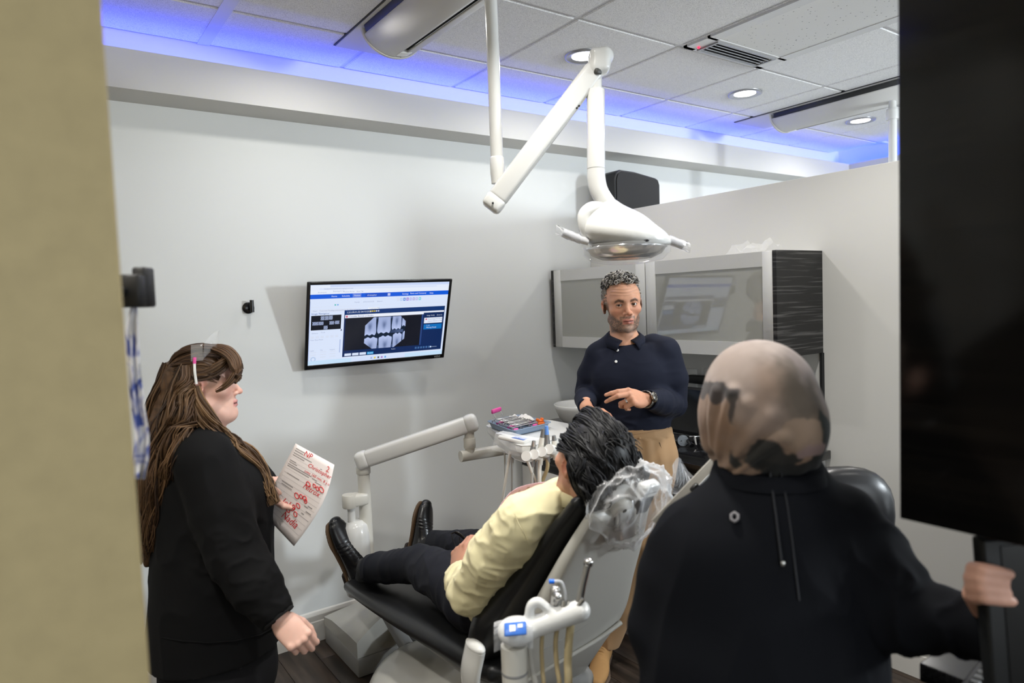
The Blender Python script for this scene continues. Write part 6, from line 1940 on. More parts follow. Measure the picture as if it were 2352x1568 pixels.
    def tf(v):
        up_ = ss(at(1460, 1110, 2.8)[2], at(1460, 1000, 2.8)[2], v[:, 2])
        a = (v @ RT)
        return folds(v, 8, (1, 1, 0.5), 0.006, 11) * (1 - 0.6 * up_) + 0.003 * np.sin(a * 110) * up_ * (v[:, 2] < at(1460, 1002, 2.8)[2])
    tr_ = organic('trousers', tro, 0.0055, M_TAN_, root, None, tf)
    def on_tr(px, py, off=0.003):
        p = march(px, py, tro, 2.5, 3.0); return p + sdf_normal(p, tro) * off
    wbp = [on_tr(px, py, 0.002) for px, py in ((1452, 997), (1470, 995), (1490, 992), (1510, 989), (1528, 985), (1536, 982))]
    MB().tube(wbp, 0.0015, 6).build('waistband_seam', M_TAN_, tr_)
    tabp = [on_tr(px, py, 0.0045) for px, py in ((1508, 982), (1518, 981), (1530, 979), (1537, 977))]
    MB().tube(tabp, 0.010, 8, True, (1, 0.25), up=UP).build('side_tab', M_TAN_, tr_)
    b0 = on_tr(1524, 980, 0.008); nb_ = sdf_normal(b0, tro); bx_ = nrm(np.cross(UP, nb_))
    bk = MB()
    for sgn in (-1, 1):
        bk.box(b0 + bx_ * 0.010 * sgn, (0.0025, 0.003, 0.024), np.stack([bx_, nb_, np.cross(bx_, nb_)], 1)); bk.box(b0 + UP * 0.011 * sgn, (0.022, 0.003, 0.0025), np.stack([bx_, nb_, np.cross(bx_, nb_)], 1))
    bk.box(b0, (0.002, 0.003, 0.022), np.stack([bx_, nb_, np.cross(bx_, nb_)], 1))
    bk.build('side_buckle', M_GREY, tr_)
    MB().tube([on_tr(1467, 984, 0.005), on_tr(1469, 1008, 0.005)], 0.0055, 8, True, (1, 0.3), up=RT).build('belt_loop', M_TAN_, tr_)
    MB().tube([on_tr(px, py, 0.0008) for px, py in ((1514, 1016), (1519, 1030), (1521, 1050), (1519, 1075), (1515, 1090))], 0.0016, 6).build('pocket_slit', mat('dark slit', (0.05, 0.03, 0.015), 0.8), tr_)
    M_SUEDE = mat('tan suede', (0.36, 0.20, 0.075), 0.85, bump=0.2, bscale=300)
    tdir = nrm(-FW * 0.9 - RT * 0.25)
    for k, f in enumerate((fL, fR)):
        hh = V(f[0], f[1], 0.018) + FW * 0.10; tt = hh + tdir * 0.285
        shoe(hh, tt, UP, 0, 'shoe', M_SUEDE, mat('shoe sole', (0.10, 0.07, 0.05), 0.6), root, None, M_SUEDE)
    # watch and ring
    wd = nrm(wL - eL); wc = wL + wd * 0.004; q = frame(UP, wd)[:, 0]; WR = np.stack([q, np.cross(wd, q), wd], 1)
    wt = MB().lathe(wc, [(0.0315, -0.010), (0.0335, -0.009), (0.0335, 0.009), (0.0315, 0.010)], WR, 28, False).build('wrist_watch', mat('watch steel', (0.42, 0.40, 0.37), 0.25, metal=1.0, bump=0.8, bscale=350), root)
    nW = nrm(-FW * 0.85 + UP * 0.30 - RT * 0.0); nW = nrm(nW - wd * (nW @ wd)); cx = np.cross(nW, wd); WW = np.stack([cx, wd, nW], 1)
    cs_ = MB().lathe(wc + nW * 0.030, [(0.019, 0), (0.0205, 0.003), (0.0205, 0.007), (0.0185, 0.010), (0.0160, 0.0105)], WW, 32, True).build('watch_case', mat('watch bezel', (0.35, 0.33, 0.30), 0.22, metal=1.0), wt)
    MB().lathe(wc + nW * 0.0409, [(0.0158, 0), (0.0158, 0.0004), (0.0003, 0.0005)], WW, 28, False).build('watch_dial', mat('dark dial', (0.05, 0.045, 0.04), 0.2), wt)
    for a in range(12):
        an = a * math.pi / 6
        MB().box(wc + nW * 0.0416 + (cx * math.cos(an) + wd * math.sin(an)) * 0.0125, (0.003, 0.0012, 0.0006), np.stack([cx * math.cos(an) + wd * math.sin(an), -cx * math.sin(an) + wd * math.cos(an), nW], 1)).build('hour_mark', mat('pale mark', (0.7, 0.68, 0.62), 0.4), wt)
    fch = HL[7][0]                                       # ring finger chain
    fp, fn = fch.p[1], fch.p[2]; fd = nrm(fn - fp); q = frame(UP, fd)[:, 0]
    MB().lathe(fp + (fn - fp) * 0.45, [(0.0098, -0.003), (0.0110, -0.002), (0.0110, 0.002), (0.0098, 0.003)], np.stack([q, np.cross(fd, q), fd], 1), 22, False).build('finger_ring', M_CHROME, root)


man()

# ---------------------------------------------------------------- the woman on the left, in profile
def woman():
    D = 2.10
    hc_ = at(473, 882, D)
    F = nrm(RT * 0.975 + FW * 0.22 + UP * 0.02); R = frame(F, UP); s = 0.92
    root = thing('person', 'woman with long wavy brown hair and a black jacket, seen from the side', 'person', on_z(480, 1950, 0.0))
    SD = nrm(np.cross(UP, F))                              # her left, away from the lens
    nb = at(463, 992, D + 0.01)
    sR, sL = at(470, 1062, D - 0.145), at(478, 1050, D + 0.16)
    eR, wR = at(548, 1288, D - 0.19), at(640, 1418, D - 0.22)
    eL, wL = at(560, 1230, D + 0.16), at(606, 1118, D + 0.06)
    dR = nrm(at(690, 1472, D - 0.235) - wR)
    HRh = hand_ops(wR, dR, -FW * 0.9 + RT * 0.55 + UP * 0.2, 'R', [(0.75, 1.1, 0.5), (0.85, 1.15, 0.5), (0.95, 1.15, 0.5), (1.0, 1.15, 0.5)], ((0.75, 0.35, -0.55), (0.85, 0.1, -0.5), (0.9, -0.2, -0.4)), 0.98, 0.03)
    Lw = at(618, 1112, D + 0.045)
    dL = nrm(RT * 0.98 - UP * 0.08 - FW * 0.1)
    HLh = hand_ops(Lw, dL, UP * 0.75 - FW * 0.65, 'L', [(0.5, 0.9, 0.5), (0.55, 0.9, 0.5), (0.6, 0.9, 0.5), (0.7, 0.9, 0.5)], ((0.55, 0.75, -0.2), (0.85, 0.45, 0.0), (0.98, 0.1, 0.0)), 0.92, 0.02)
    neck = [(Loft([(hc_ + R @ V(0, -0.02, -0.07) * s, 0.052, 0.055), (nb + UP * 0.02, 0.058, 0.060), (nb - UP * 0.04, 0.08, 0.09)], F), 'u', 0.025),
            (Ell(hc_ + R @ V(0, 0.03, -0.112) * s, V(0.042, 0.052, 0.030) * s, R), 'u', 0.03)]
    core = [(Loft([(nb - UP * 0.03, 0.07, 0.09), (at(478, 1050, D), 0.09, 0.14), (at(490, 1250, D), 0.13, 0.15), (at(490, 1420, D), 0.15, 0.16)], F), 'u', 0.03),
            (Chain([sR, eR, wR], [0.05, 0.045, 0.028]), 'u', 0.01), (Chain([sL, eL, wL, Lw], [0.05, 0.042, 0.03, 0.026]), 'u', 0.01)]
    ops = head_ops(hc_, R, s, True) + neck + core + HRh + HLh
    base = (0.74, 0.46, 0.375)
    organic('body', ops, 0.0032, M_SKIN, root, lambda v, n: face_color(v, hc_, R, s, base, None, (0.16, 0.09, 0.055), (0.62, 0.25, 0.24)))
    eyes(hc_, R, s, hc_ + F * 3, root)
    # jacket
    M_JK = mat('black jacket cloth', (0.0045, 0.0045, 0.005), 0.85, spec=0.15, sheen=0.01, bump=0.2, bscale=350, bdist=0.0008)
    tor = [(Loft([(nb - UP * 0.012, 0.066, 0.075), (at(468, 1022, D), 0.095, 0.135), (at(478, 1062, D), 0.128, 0.175), (at(492, 1120, D), 0.155, 0.18), (at(494, 1240, D), 0.170, 0.185), (at(492, 1380, D), 0.183, 0.20), (at(497, 1492, D), 0.190, 0.205)], F, False, True, 0.03), 'u', 0),
           (Ell(at(560, 1125, D), (0.075, 0.15, 0.09), R[:, [1, 0, 2]] * V(1, -1, 1)), 'u', 0.06),
           (Chain([at(474, 1030, D - 0.09), sR, (sR + eR) / 2 - RT * 0.005, eR, (eR + wR) / 2, wR - nrm(wR - eR) * 0.002], [0.07, 0.085, 0.083, 0.074, 0.068, 0.048], False, True, 0.03), 'u', 0.025),
           (Chain([sL, eL, wL, Lw - dL * 0.01], [0.08, 0.066, 0.045, 0.04], False, True, 0.02), 'u', 0.03)]
    def jf(v):
        dd = np.linalg.norm(v - eR, axis=1); w2 = np.linalg.norm(v - wR, axis=1)
        return folds(v, 21, (1, 1, 0.55), 0.010, 8, 3) + folds(v, 5, (1.2, 1.2, 1.5), 0.006, 14, 3) * np.exp(-(dd / 0.14) ** 2) * 1.5 + folds(v, 6, (1, 1, 2), 0.010, 16, 3) * np.exp(-(w2 / 0.09) ** 2)
    jk = organic('jacket', tor, 0.006, M_JK, root, None, jf)
    wd = nrm(wR - eR); q = frame(UP, wd)[:, 0]
    MB().lathe(wR - wd * 0.01, [(0.045, -0.035), (0.049, -0.03), (0.046, 0.0), (0.0475, 0.012), (0.042, 0.014)], np.stack([q, np.cross(wd, q), wd], 1), 30, False).build('cuff', mat('black ribbing', (0.007, 0.007, 0.008), 0.85, bump=0.6, bscale=250, weave=True), jk)
    g = []
    for i in range(25):
        a = math.radians(-150 + 300 * i / 24); d = -F * math.cos(a) + SD * math.sin(a); fr_ = abs(a) / math.radians(150)
        top = nb + d * 0.062 + UP * (0.028 - 0.030 * fr_); bot = nb + d * (0.100) + UP * (-0.018 - 0.03 * fr_)
        g.append([top - UP * 0.02, top, (top + bot) / 2 + d * 0.008 + UP * 0.008, bot])
    MB().sheet(np.array(g), 0.003).build('collar', M_JK, jk)
    hem = [march(px, py, tor, 1.6, 2.4) for px, py in ((372, 1462), (420, 1470), (480, 1474), (540, 1470), (600, 1456), (628, 1440))]
    MB().tube([p - FW * 0.004 for p in hem], 0.0022, 6).build('hem_seam', M_JK, jk)
    # trousers
    M_TRB = mat('black scrub cloth', (0.0095, 0.0095, 0.011), 0.8, spec=0.2, bump=0.2, bscale=400)
    f1, f2 = on_z(470, 1990, 0.0), on_z(470, 1990, 0.0) + SD * 0.2
    hip = at(500, 1500, D)
    tro = [(Loft([(at(497, 1470, D), 0.165, 0.175), (at(505, 1540, D), 0.168, 0.18)], F, True, False), 'u', 0)]
    for sg in (-1, 1):
        h_ = hip + SD * 0.085 * sg - UP * 0.05; ft = V(hip[0], hip[1], 0) + SD * 0.10 * sg
        tro.append((Chain([h_, (h_ + ft) / 2, ft + UP * 0.07], [0.105, 0.09, 0.075], False, True, 0.03), 'u', 0.04))
        shoe(ft - F * 0.09 + UP * 0.016, ft + F * 0.15 + UP * 0.016, UP, 0, 'shoe', M_BLACKM, M_WHITEP, root)
    tb = organic('trousers', tro, 0.008, M_TRB, root, None, lambda v: folds(v, 9, (1, 1, 0.4), 0.008, 8))
    MB().tube([march(px, py, tro, 1.5, 2.6) - FW * 0.008 for px, py in ((538, 1518), (546, 1524), (556, 1530))], 0.007, 10).build('pocket_clip', M_BLACKM, tb)
    # hair
    P = lambda x, y, z: hc_ + R @ (V(x, y, z) * s)
    cap = [(Ell(P(0, -0.020, 0.034), V(0.083, 0.104, 0.090) * s, R), 'u', 0), (Ell(P(0, -0.075, -0.03), V(0.078, 0.045, 0.085) * s, R), 'u', 0.03),
           (Chain([at(415, 880, D - 0.02), at(388, 970, D - 0.05), at(368, 1090, D - 0.07), at(352, 1200, D - 0.05), at(342, 1290, D - 0.02)], [0.05, 0.055, 0.052, 0.042, 0.015]), 'u', 0.03),
           (Plane(P(0, 0.046, 0.05), R @ nrm(V(0, 0.95, -0.30))), 'i', 0),
           (Ell(P(0.075, 0.020, -0.035), V(0.05, 0.052, 0.055) * s, R), 's', 0.01), (Ell(P(-0.075, 0.020, -0.035), V(0.05, 0.052, 0.055) * s, R), 's', 0.01),
           (Ell(P(0, 0.06, -0.06), V(0.07, 0.06, 0.08) * s, R), 's', 0.01)]
    cols = [(0.050, 0.026, 0.013), (0.075, 0.040, 0.020), (0.115, 0.064, 0.031), (0.035, 0.018, 0.010)]
    def hcol(v, n):
        q = head_local(v, hc_, R, s)
        t = fnoise(np.stack([q[:, 0] * 0.4, q[:, 1] * 0.6, q[:, 2] * 2.2], 1), 60, 7, 2)
        return np.clip(V(0.075, 0.040, 0.020)[None] * (0.5 + 1.1 * t)[:, None], 0, 1)
    def hdisp(v):
        w = np.stack([v[:, 0] * 1.0, v[:, 1] * 1.0, v[:, 2] * 0.16], 1)
        return 0.006 * (1 - np.abs(2 * fnoise(w, 70, 12, 2) - 1)) - 0.003
    hair = organic('hair', cap, 0.004, M_HAIR, root, hcol, hdisp)
    rng = random.Random(5); st = []
    dn = D - 0.07
    # long hair down the back and near side
    st += bundle([at(398, 838, D - 0.03), at(372, 930, D - 0.03), at(350, 1060, D), at(338, 1180, D), at(330, 1310, D)], [0.026, 0.036, 0.046, 0.040, 0.02], 340, 0.0024, 0.010, 2.6, cols, rng, 26)
    st += bundle([at(430, 838, dn), at(405, 930, dn - 0.02), at(378, 1050, dn - 0.05), at(356, 1170, dn - 0.04), at(342, 1300, dn - 0.02)], [0.020, 0.033, 0.043, 0.040, 0.02], 300, 0.0024, 0.011, 2.8, cols, rng, 26)
    st += bundle([at(426, 842, dn - 0.01), at(424, 905, dn - 0.03), at(420, 980, dn - 0.07), at(405, 1060, dn - 0.09), at(385, 1140, dn - 0.06)], [0.016, 0.024, 0.036, 0.034, 0.012], 220, 0.0022, 0.009, 2.2, cols, rng, 22)
    st += bundle([at(418, 836, D + 0.06), at(395, 930, D + 0.08), at(380, 1050, D + 0.06), at(350, 1150, D + 0.03)], [0.02, 0.04, 0.05, 0.03], 120, 0.0026, 0.010, 2.4, cols, rng, 22)
    # lock over the shoulder to the front
    lc = [(0.115, 0.064, 0.031), (0.20, 0.115, 0.055), (0.16, 0.09, 0.042), (0.075, 0.04, 0.02)]
    st += bundle([at(446, 890, dn - 0.01), at(462, 945, dn - 0.03), at(492, 990, dn - 0.02), at(530, 1020, D - 0.03), at(575, 1058, D - 0.03), at(612, 1110, D - 0.03), at(640, 1172, D - 0.05)], [0.012, 0.020, 0.024, 0.022, 0.020, 0.018, 0.010], 230, 0.0020, 0.008, 2.4, lc, rng, 24)
    # half-up crown band
    for zz, k in ((0.085, 60), (0.07, 60), (0.055, 50)):
        st += bundle([P(0.062, 0.052, zz - 0.035), P(0.080, 0.015, zz - 0.015), P(0.074, -0.045, zz - 0.012), P(0.045, -0.095, zz - 0.015)], [0.010, 0.012, 0.012, 0.010], k * 2, 0.0018, 0.002, 1.0, cols, rng, 14)
    st += bundle([P(0.03, 0.06, 0.104), P(0.04, 0.0, 0.114), P(0.035, -0.06, 0.100), P(0.02, -0.104, 0.056)], [0.016, 0.020, 0.020, 0.010], 240, 0.0018, 0.002, 1.0, cols, rng, 14)
    st += bundle([P(0.045, 0.078, 0.092), P(0.066, 0.068, 0.066), P(0.079, 0.035, 0.045), P(0.083, -0.005, 0.036), P(0.074, -0.05, 0.045)], [0.008, 0.012, 0.014, 0.014, 0.010], 130, 0.0018, 0.002, 1.0, cols, rng, 14)
    # fringe swept over the forehead and down to the temple
    fc = [(0.10, 0.052, 0.026), (0.15, 0.08, 0.04), (0.075, 0.04, 0.02), (0.055, 0.03, 0.015)]
    st += bundle([at(484, 800, D - 0.02), at(514, 807, D - 0.035), at(537, 830, D - 0.045), at(538, 862, D - 0.058), at(516, 888, D - 0.072), at(488, 903, D - 0.078)], [0.012, 0.015, 0.013, 0.010, 0.006, 0.002], 190, 0.0017, 0.002, 0.8, fc, rng, 18, 0.3)
    st += bundle([at(488, 799, D - 0.005), at(518, 805, D - 0.01), at(541, 828, D - 0.015), at(546, 862, D - 0.03), at(536, 884, D - 0.048)], [0.012, 0.016, 0.014, 0.010, 0.004], 170, 0.0017, 0.002, 0.8, fc, rng, 16, 0.3)
    st += bundle([at(488, 799, D + 0.02), at(520, 805, D + 0.02), at(543, 830, D + 0.02), at(548, 866, D + 0.015)], [0.012, 0.018, 0.016, 0.010], 130, 0.0017, 0.002, 0.8, fc, rng, 14, 0.3)
    locks('hair_locks', st, M_HAIR, hair)
    # dark clip at the back of the crown
    MB().tube([P(0.058, -0.030, 0.078), P(0.050, -0.078, 0.068), P(0.02, -0.108, 0.06)], [0.008, 0.011, 0.008], 10).build('hair_clip', M_BLACK, root)
    # clear safety glasses pushed up on the head
    gl = thing('safety_glasses', 'clear safety glasses with white temples pushed up on brown hair', 'safety glasses', P(0.06, 0.02, 0.11))
    MG = mat('clear lens plastic', (1, 1, 1), 0.05, alpha=0.09, spec=0.9)
    for sg in (1, -1):
        g = []
        for i in range(7):
            row = []
            for j in range(9):
                u, w_ = i / 6, j / 8
                row.append(P(sg * (0.096 - 0.078 * w_), 0.016 + 0.030 * w_ + 0.010 * u, 0.088 + 0.056 * u + 0.012 * w_ + 0.022 * math.sin(w_ * 1.6)))
            g.append(row)
        MB().sheet(np.array(g), 0.0015).build('lens', MG, gl)
        g = [[P(sg * (0.099 - 0.005 * i), -0.018 + 0.036 * j / 3, 0.086 + 0.052 * i / 4) for j in range(4)] for i in range(5)]
        MB().sheet(np.array(g), 0.0015).build('side_shield', MG, gl)
        MB().tube([P(sg * 0.099, -0.006, 0.098), P(sg * 0.099, -0.008, 0.078)], 0.0048, 10, True, (1, 0.5)).build('pink_hinge', M_PINK, gl)
        MB().tube(spline([P(sg * 0.099, -0.008, 0.080), P(sg * 0.100, -0.009, 0.05), P(sg * 0.097, -0.008, 0.012)], 5), 0.0040, 10, True, (1, 0.5)).build('temple', M_WHITEP, gl)


woman()

# the form she holds
pc = [at(679, 1018, 2.13), at(768, 1067, 2.10), at(675, 1254, 2.08), at(598, 1172, 2.15)]
rows = []
n = 14
for i in range(n):
    v = i / (n - 1); row = []
    for j in range(n):
        u = j / (n - 1)
        p = (pc[0] * (1 - u) + pc[1] * u) * (1 - v) + (pc[3] * (1 - u) + pc[2] * u) * v
        bow = math.sin(math.pi * v)
        p = p + RT * 0.030 * bow * (0.3 + 0.7 * u) - FW * 0.02 * bow + UP * 0.008 * bow
        row.append(p)
    rows.append(row)
PG = np.array(rows)


def pap(u, v, off=-0.0012):
    a = min(max(u, 0), 0.999) * (n - 1); b = min(max(v, 0), 0.999) * (n - 1); i, j = int(b), int(a); f, g_ = b - i, a - j
    p = (PG[i, j] * (1 - g_) + PG[i, j + 1] * g_) * (1 - f) + (PG[i + 1, j] * (1 - g_) + PG[i + 1, j + 1] * g_) * f
    nn = nrm(np.cross(PG[i, j + 1] - PG[i, j], PG[i + 1, j] - PG[i, j]))
    if nn @ FW > 0: nn = -nn
    return p - nn * off


paper = MB().sheet(PG, 0.0006).build('paper_form', mat('pale pink paper', (0.76, 0.69, 0.67), 0.7))
tag(paper, 'pale paper form with red handwriting held by the woman in black', 'paper')
ink = MB()
def stroke(pts, r=0.0013):
    ink.tube([pap(u, v) for u, v in pts], r, 5)
def word(txt, u, v, size, shear=0.0):
    vs, fs = text_mesh(txt, size, V(0, 0, 0), V(1, 0, 0), V(0, 1, 0))
    P0 = [pap(u + (p[0] + shear * p[1]) / 0.20, v - p[1] / 0.28, -0.0012) for p in vs]
    ink.add(P0, fs)
word('NP', 0.27, 0.09, 0.030, 0.2)
word('Christopher', 0.44, 0.195, 0.022, 0.3); word('2', 0.84, 0.13, 0.030, 0.1)
word('cons 160 mm, 8 y.o.', 0.42, 0.275, 0.0145, 0.2)
word('Nitrox', 0.52, 0.455, 0.026, 0.3)
word('Joho', 0.30, 0.75, 0.032, 0.2); word('Nadia', 0.44, 0.87, 0.032, 0.2)
rng = random.Random(2)
for (u, v, a, b) in [(0.60, 0.385, 0.045, 0.024), (0.72, 0.365, 0.03, 0.018), (0.80, 0.375, 0.03, 0.02), (0.88, 0.36, 0.05, 0.028), (0.50, 0.575, 0.05, 0.026), (0.58, 0.555, 0.035, 0.02), (0.66, 0.55, 0.04, 0.024), (0.70, 0.57, 0.03, 0.02), (0.62, 0.66, 0.045, 0.022), (0.56, 0.70, 0.035, 0.02), (0.50, 0.765, 0.04, 0.02), (0.66, 0.75, 0.04, 0.022)]:
    stroke([(u + a * math.cos(t) * (1 + 0.1 * rng.random()), v + b * math.sin(t + 0.4)) for t in np.linspace(0, 7.0, 22)])
ink.build('red_handwriting', mat('red ink', (0.62, 0.025, 0.03), 0.6), paper)['kind'] = 'stuff'
pr = MB()
for (u0, u1, v) in [(0.06, 0.30, 0.055), (0.06, 0.26, 0.085), (0.06, 0.50, 0.12), (0.06, 0.34, 0.15), (0.06, 0.20, 0.23), (0.06, 0.24, 0.255), (0.06, 0.60, 0.285), (0.06, 0.56, 0.31), (0.62, 0.74, 0.30), (0.70, 0.85, 0.32), (0.12, 0.40, 0.40), (0.10, 0.36, 0.52), (0.12, 0.36, 0.55), (0.72, 0.80, 0.62), (0.78, 0.88, 0.60), (0.80, 0.92, 0.66), (0.74, 0.80, 0.70), (0.72, 0.76, 0.14)]:
    m_ = 6
    a = [pap(u0 + (u1 - u0) * k / m_, v - 0.005, -0.0009) for k in range(m_ + 1)]; b = [pap(u0 + (u1 - u0) * k / m_, v + 0.005, -0.0009) for k in range(m_ + 1)]
    pr.add(a + b, [(k, k + 1, k + m_ + 2, k + m_ + 1) for k in range(m_)])
for k in range(14):
    v = 0.18 + k * 0.055; m_ = 10; w_ = 0.0022 if k == 10 else 0.0009
    a = [pap(0.05 + 0.9 * q / m_, v - w_, -0.0009) for q in range(m_ + 1)]; b = [pap(0.05 + 0.9 * q / m_, v + w_, -0.0009) for q in range(m_ + 1)]
    pr.add(a + b, [(q, q + 1, q + m_ + 2, q + m_ + 1) for q in range(m_)])
pr.build('printed_lines', mat('grey print on paper', (0.28, 0.25, 0.25), 0.7), paper)['kind'] = 'stuff'


# ---------------------------------------------------------------- the patient in the chair
def patient():
    X = AX
    root = thing('person', 'dark haired patient in a pale yellow shirt lying back in the dental chair', 'person', (X, 1.75, 0.55))
    hc_ = V(X - 0.018, 1.305, 1.162)
    F = nrm(V(0.10, 0.95, 0.28)); R = frame(F, nrm(V(0.02, -0.28, 0.96))); s = 0.95
    UX = V(1, 0, 0)
    nb = V(X, 1.352, 1.065)
    sL, sR = V(X - 0.172, 1.395, 1.015), V(X + 0.172, 1.395, 1.015)
    eL = on_x(1080, 1352, 0.945); wL = on_x(1052, 1320, 1.03)
    eR = V(X + 0.24, 1.57, 0.80); wR = V(X + 0.10, 1.80, 0.775)
    hdL = nrm(on_x(1056, 1270, 1.065) - wL)
    HL = hand_ops(wL, hdL, V(-0.8, 0.0, 0.6), 'L', [(0.45, 0.7, 0.4), (0.55, 0.8, 0.4), (0.65, 0.85, 0.4), (0.7, 0.9, 0.4)], ((0.7, 0.6, -0.1), (0.9, 0.4, -0.15), (0.97, 0.2, -0.2)), 0.98, 0.02)
    HRr = hand_ops(wR, nrm(V(-0.75, 0.55, 0.12)), V(0.3, 0.3, 0.9), 'R', RELAX, s=0.98)
    neck = [(Loft([(hc_ + R @ V(0, -0.025, -0.07) * s, 0.054, 0.056), (nb + V(0, 0, 0.01), 0.058, 0.06), (nb - V(0, -0.01, 0.05), 0.09, 0.07)], UX), 'u', 0.025)]
    core = [(Loft([(nb - V(0, 0, 0.03), 0.08, 0.06), (V(X, 1.42, 0.99), 0.13, 0.07), (V(X, 1.50, 0.89), 0.13, 0.08), (V(X, 1.66, 0.70), 0.12, 0.08)], UX), 'u', 0.03),
            (Chain([sL, eL, wL], [0.045, 0.038, 0.027]), 'u', 0.01), (Chain([sR, eR, wR], [0.045, 0.038, 0.027]), 'u', 0.01)]
    base = (0.60, 0.315, 0.215)
    organic('body', head_ops(hc_, R, s) + neck + core + HL + HRr, 0.0032, M_SKIN, root, lambda v, n: face_color(v, hc_, R, s, base, None, (0.02, 0.016, 0.014), stub=0.5))
    eyes(hc_, R, s, hc_ + F * 3, root)
    P = lambda x, y, z: hc_ + R @ (V(x, y, z) * s)
    cap = [(Ell(P(0, -0.022, 0.038), V(0.086, 0.106, 0.094) * s, R), 'u', 0), (Ell(P(0, -0.062, -0.035), V(0.072, 0.052, 0.070) * s, R), 'u', 0.04),
           (Plane(P(0, 0.058, 0.05), R @ nrm(V(0, 0.93, -0.36))), 'i', 0),
           (Ell(P(0.082, 0.030, -0.045), V(0.05, 0.055, 0.062) * s, R), 's', 0.01), (Ell(P(-0.082, 0.030, -0.045), V(0.05, 0.055, 0.062) * s, R), 's', 0.01),
           (Ell(P(0, 0.07, -0.07), V(0.07, 0.07, 0.09) * s, R), 's', 0.01)]
    cols = [(0.008, 0.008, 0.009), (0.012, 0.012, 0.013), (0.020, 0.020, 0.023), (0.005, 0.005, 0.006)]
    hair = organic('hair', cap, 0.004, M_HAIR, root, lambda v, n: np.tile(V(0.008, 0.008, 0.009), (len(v), 1)))
    rng = random.Random(9); st = []
    # swept back waves: start at the hair line, run over the crown to the nape
    for k in range(46):
        a = -1.15 + 2.3 * k / 45
        x0 = math.sin(a)
        ys, zs = 0.068 - 0.05 * abs(x0), 0.100 - 0.085 * abs(x0) ** 1.6
        g = [P(0.078 * x0 * 0.9, ys, zs), P(0.092 * x0, 0.025, zs + 0.034 * (1 - 0.55 * abs(x0))), P(0.096 * x0, -0.05, 0.120 - 0.085 * abs(x0) ** 1.5),
             P(0.088 * x0, -0.108, 0.06 - 0.06 * abs(x0) ** 1.5), P(0.078 * x0, -0.118, -0.005 - 0.03 * abs(x0)), P(0.066 * x0, -0.108, -0.065), P(0.058 * x0, -0.09, -0.092 - 0.012 * rng.random())]
        st += bundle(g, [0.008, 0.012, 0.013, 0.013, 0.012, 0.010, 0.006], 26, 0.0020, 0.0085, 2.6 + rng.random() * 1.2, cols, rng, 22, 0.3)
    for q in (-1, 1):
        for k in range(14):
            y = -0.03 - 0.06 * k / 13
            g = [P(q * 0.086, y + 0.01, 0.055), P(q * 0.094, y - 0.01, 0.02), P(q * 0.086, y - 0.03, -0.02), P(q * 0.074, y - 0.045, -0.055 if y < -0.02 else -0.012)]
            st += bundle(g, [0.010, 0.010, 0.008, 0.005], 10, 0.0026, 0.003, 1.4, cols, rng, 12, 0.3)
    # a few springy ends over the crown
    for k in range(60):
        a = rng.uniform(-1, 1); b = rng.uniform(-0.9, 0.6)
        p0 = P(0.085 * a, -0.03 + 0.09 * b, 0.128 - 0.05 * a * a - 0.03 * abs(b))
        d = R @ nrm(V(rng.uniform(-0.6, 0.6), rng.uniform(-1, -0.2), rng.uniform(0.1, 0.5)))
        t = np.linspace(0, 1, 9); u = nrm(np.cross(d, V(0.1, 0.4, 0.9)))
        pts = p0[None] + d * (0.035 * t)[:, None] + u * (0.008 * np.sin(t * 4.5 + k))[:, None] - UP * (0.022 * t * t)[:, None]
        st.append((pts, np.interp(t, [0, 1], [0.0022, 0.0007]), V(cols[k % 4])))
    locks('hair_locks', st, M_HAIR, hair)
    # shirt
    M_SH = mat('pale yellow oxford', (0.76, 0.69, 0.43), 0.75, spec=0.25, sheen=0.1, bump=0.15, bscale=500, bdist=0.0006)
    tor = [(Loft([(nb - V(0, 0, 0.012), 0.070, 0.066), (V(X, 1.378, 1.035), 0.130, 0.082), (V(X, 1.412, 0.983), 0.186, 0.106), (V(X, 1.492, 0.885), 0.197, 0.116), (V(X, 1.590, 0.768), 0.192, 0.119), (V(X, 1.70, 0.665), 0.172, 0.118)], UX, False, True, 0.03), 'u', 0),
           (Chain([V(X - 0.10, 1.385, 1.04), sL, (sL + eL) / 2 + V(-0.012, 0, 0), eL + V(-0.004, -0.012, -0.01), (eL + wL) / 2, wL - nrm(wL - eL) * 0.012], [0.055, 0.064, 0.064, 0.058, 0.052, 0.038], False, True, 0.02), 'u', 0.03),
           (Chain([V(X + 0.10, 1.385, 1.04), sR, (sR + eR) / 2, eR, (eR + wR) / 2, wR], [0.055, 0.068, 0.066, 0.060, 0.054, 0.038], False, True, 0.02), 'u', 0.03),
           (Ell(nb + V(0, 0.03, 0.04), (0.056, 0.06, 0.05)), 's', 0.012)]
    def sf(v):
        dd = np.linalg.norm(v - eL, axis=1); ax = nrm(eL - sL); t = (v - sL) @ ax
        return folds(v, 31, (1, 0.7, 0.9), 0.008, 8, 3) + folds(v, 32, (1.4, 1, 1), 0.005, 14, 4) * (0.5 + np.exp(-(dd / 0.13) ** 2)) + folds(v @ R, 35, (0.5, 1.5, 2.2), 0.006, 12, 3)
    sh = organic('shirt', tor, 0.0045, M_SH, root, None, sf)
    wd = nrm(wL - eL); q = frame(UP, wd)[:, 0]
    MB().lathe(wL - wd * 0.022, [(0.0385, -0.03), (0.0405, -0.024), (0.0395, 0.018), (0.0375, 0.024), (0.034, 0.022)], np.stack([q, np.cross(wd, q), wd], 1), 28, False).build('cuff', M_SH, sh)
    g = []
    B = -(V(0, 0.75, 0.1))
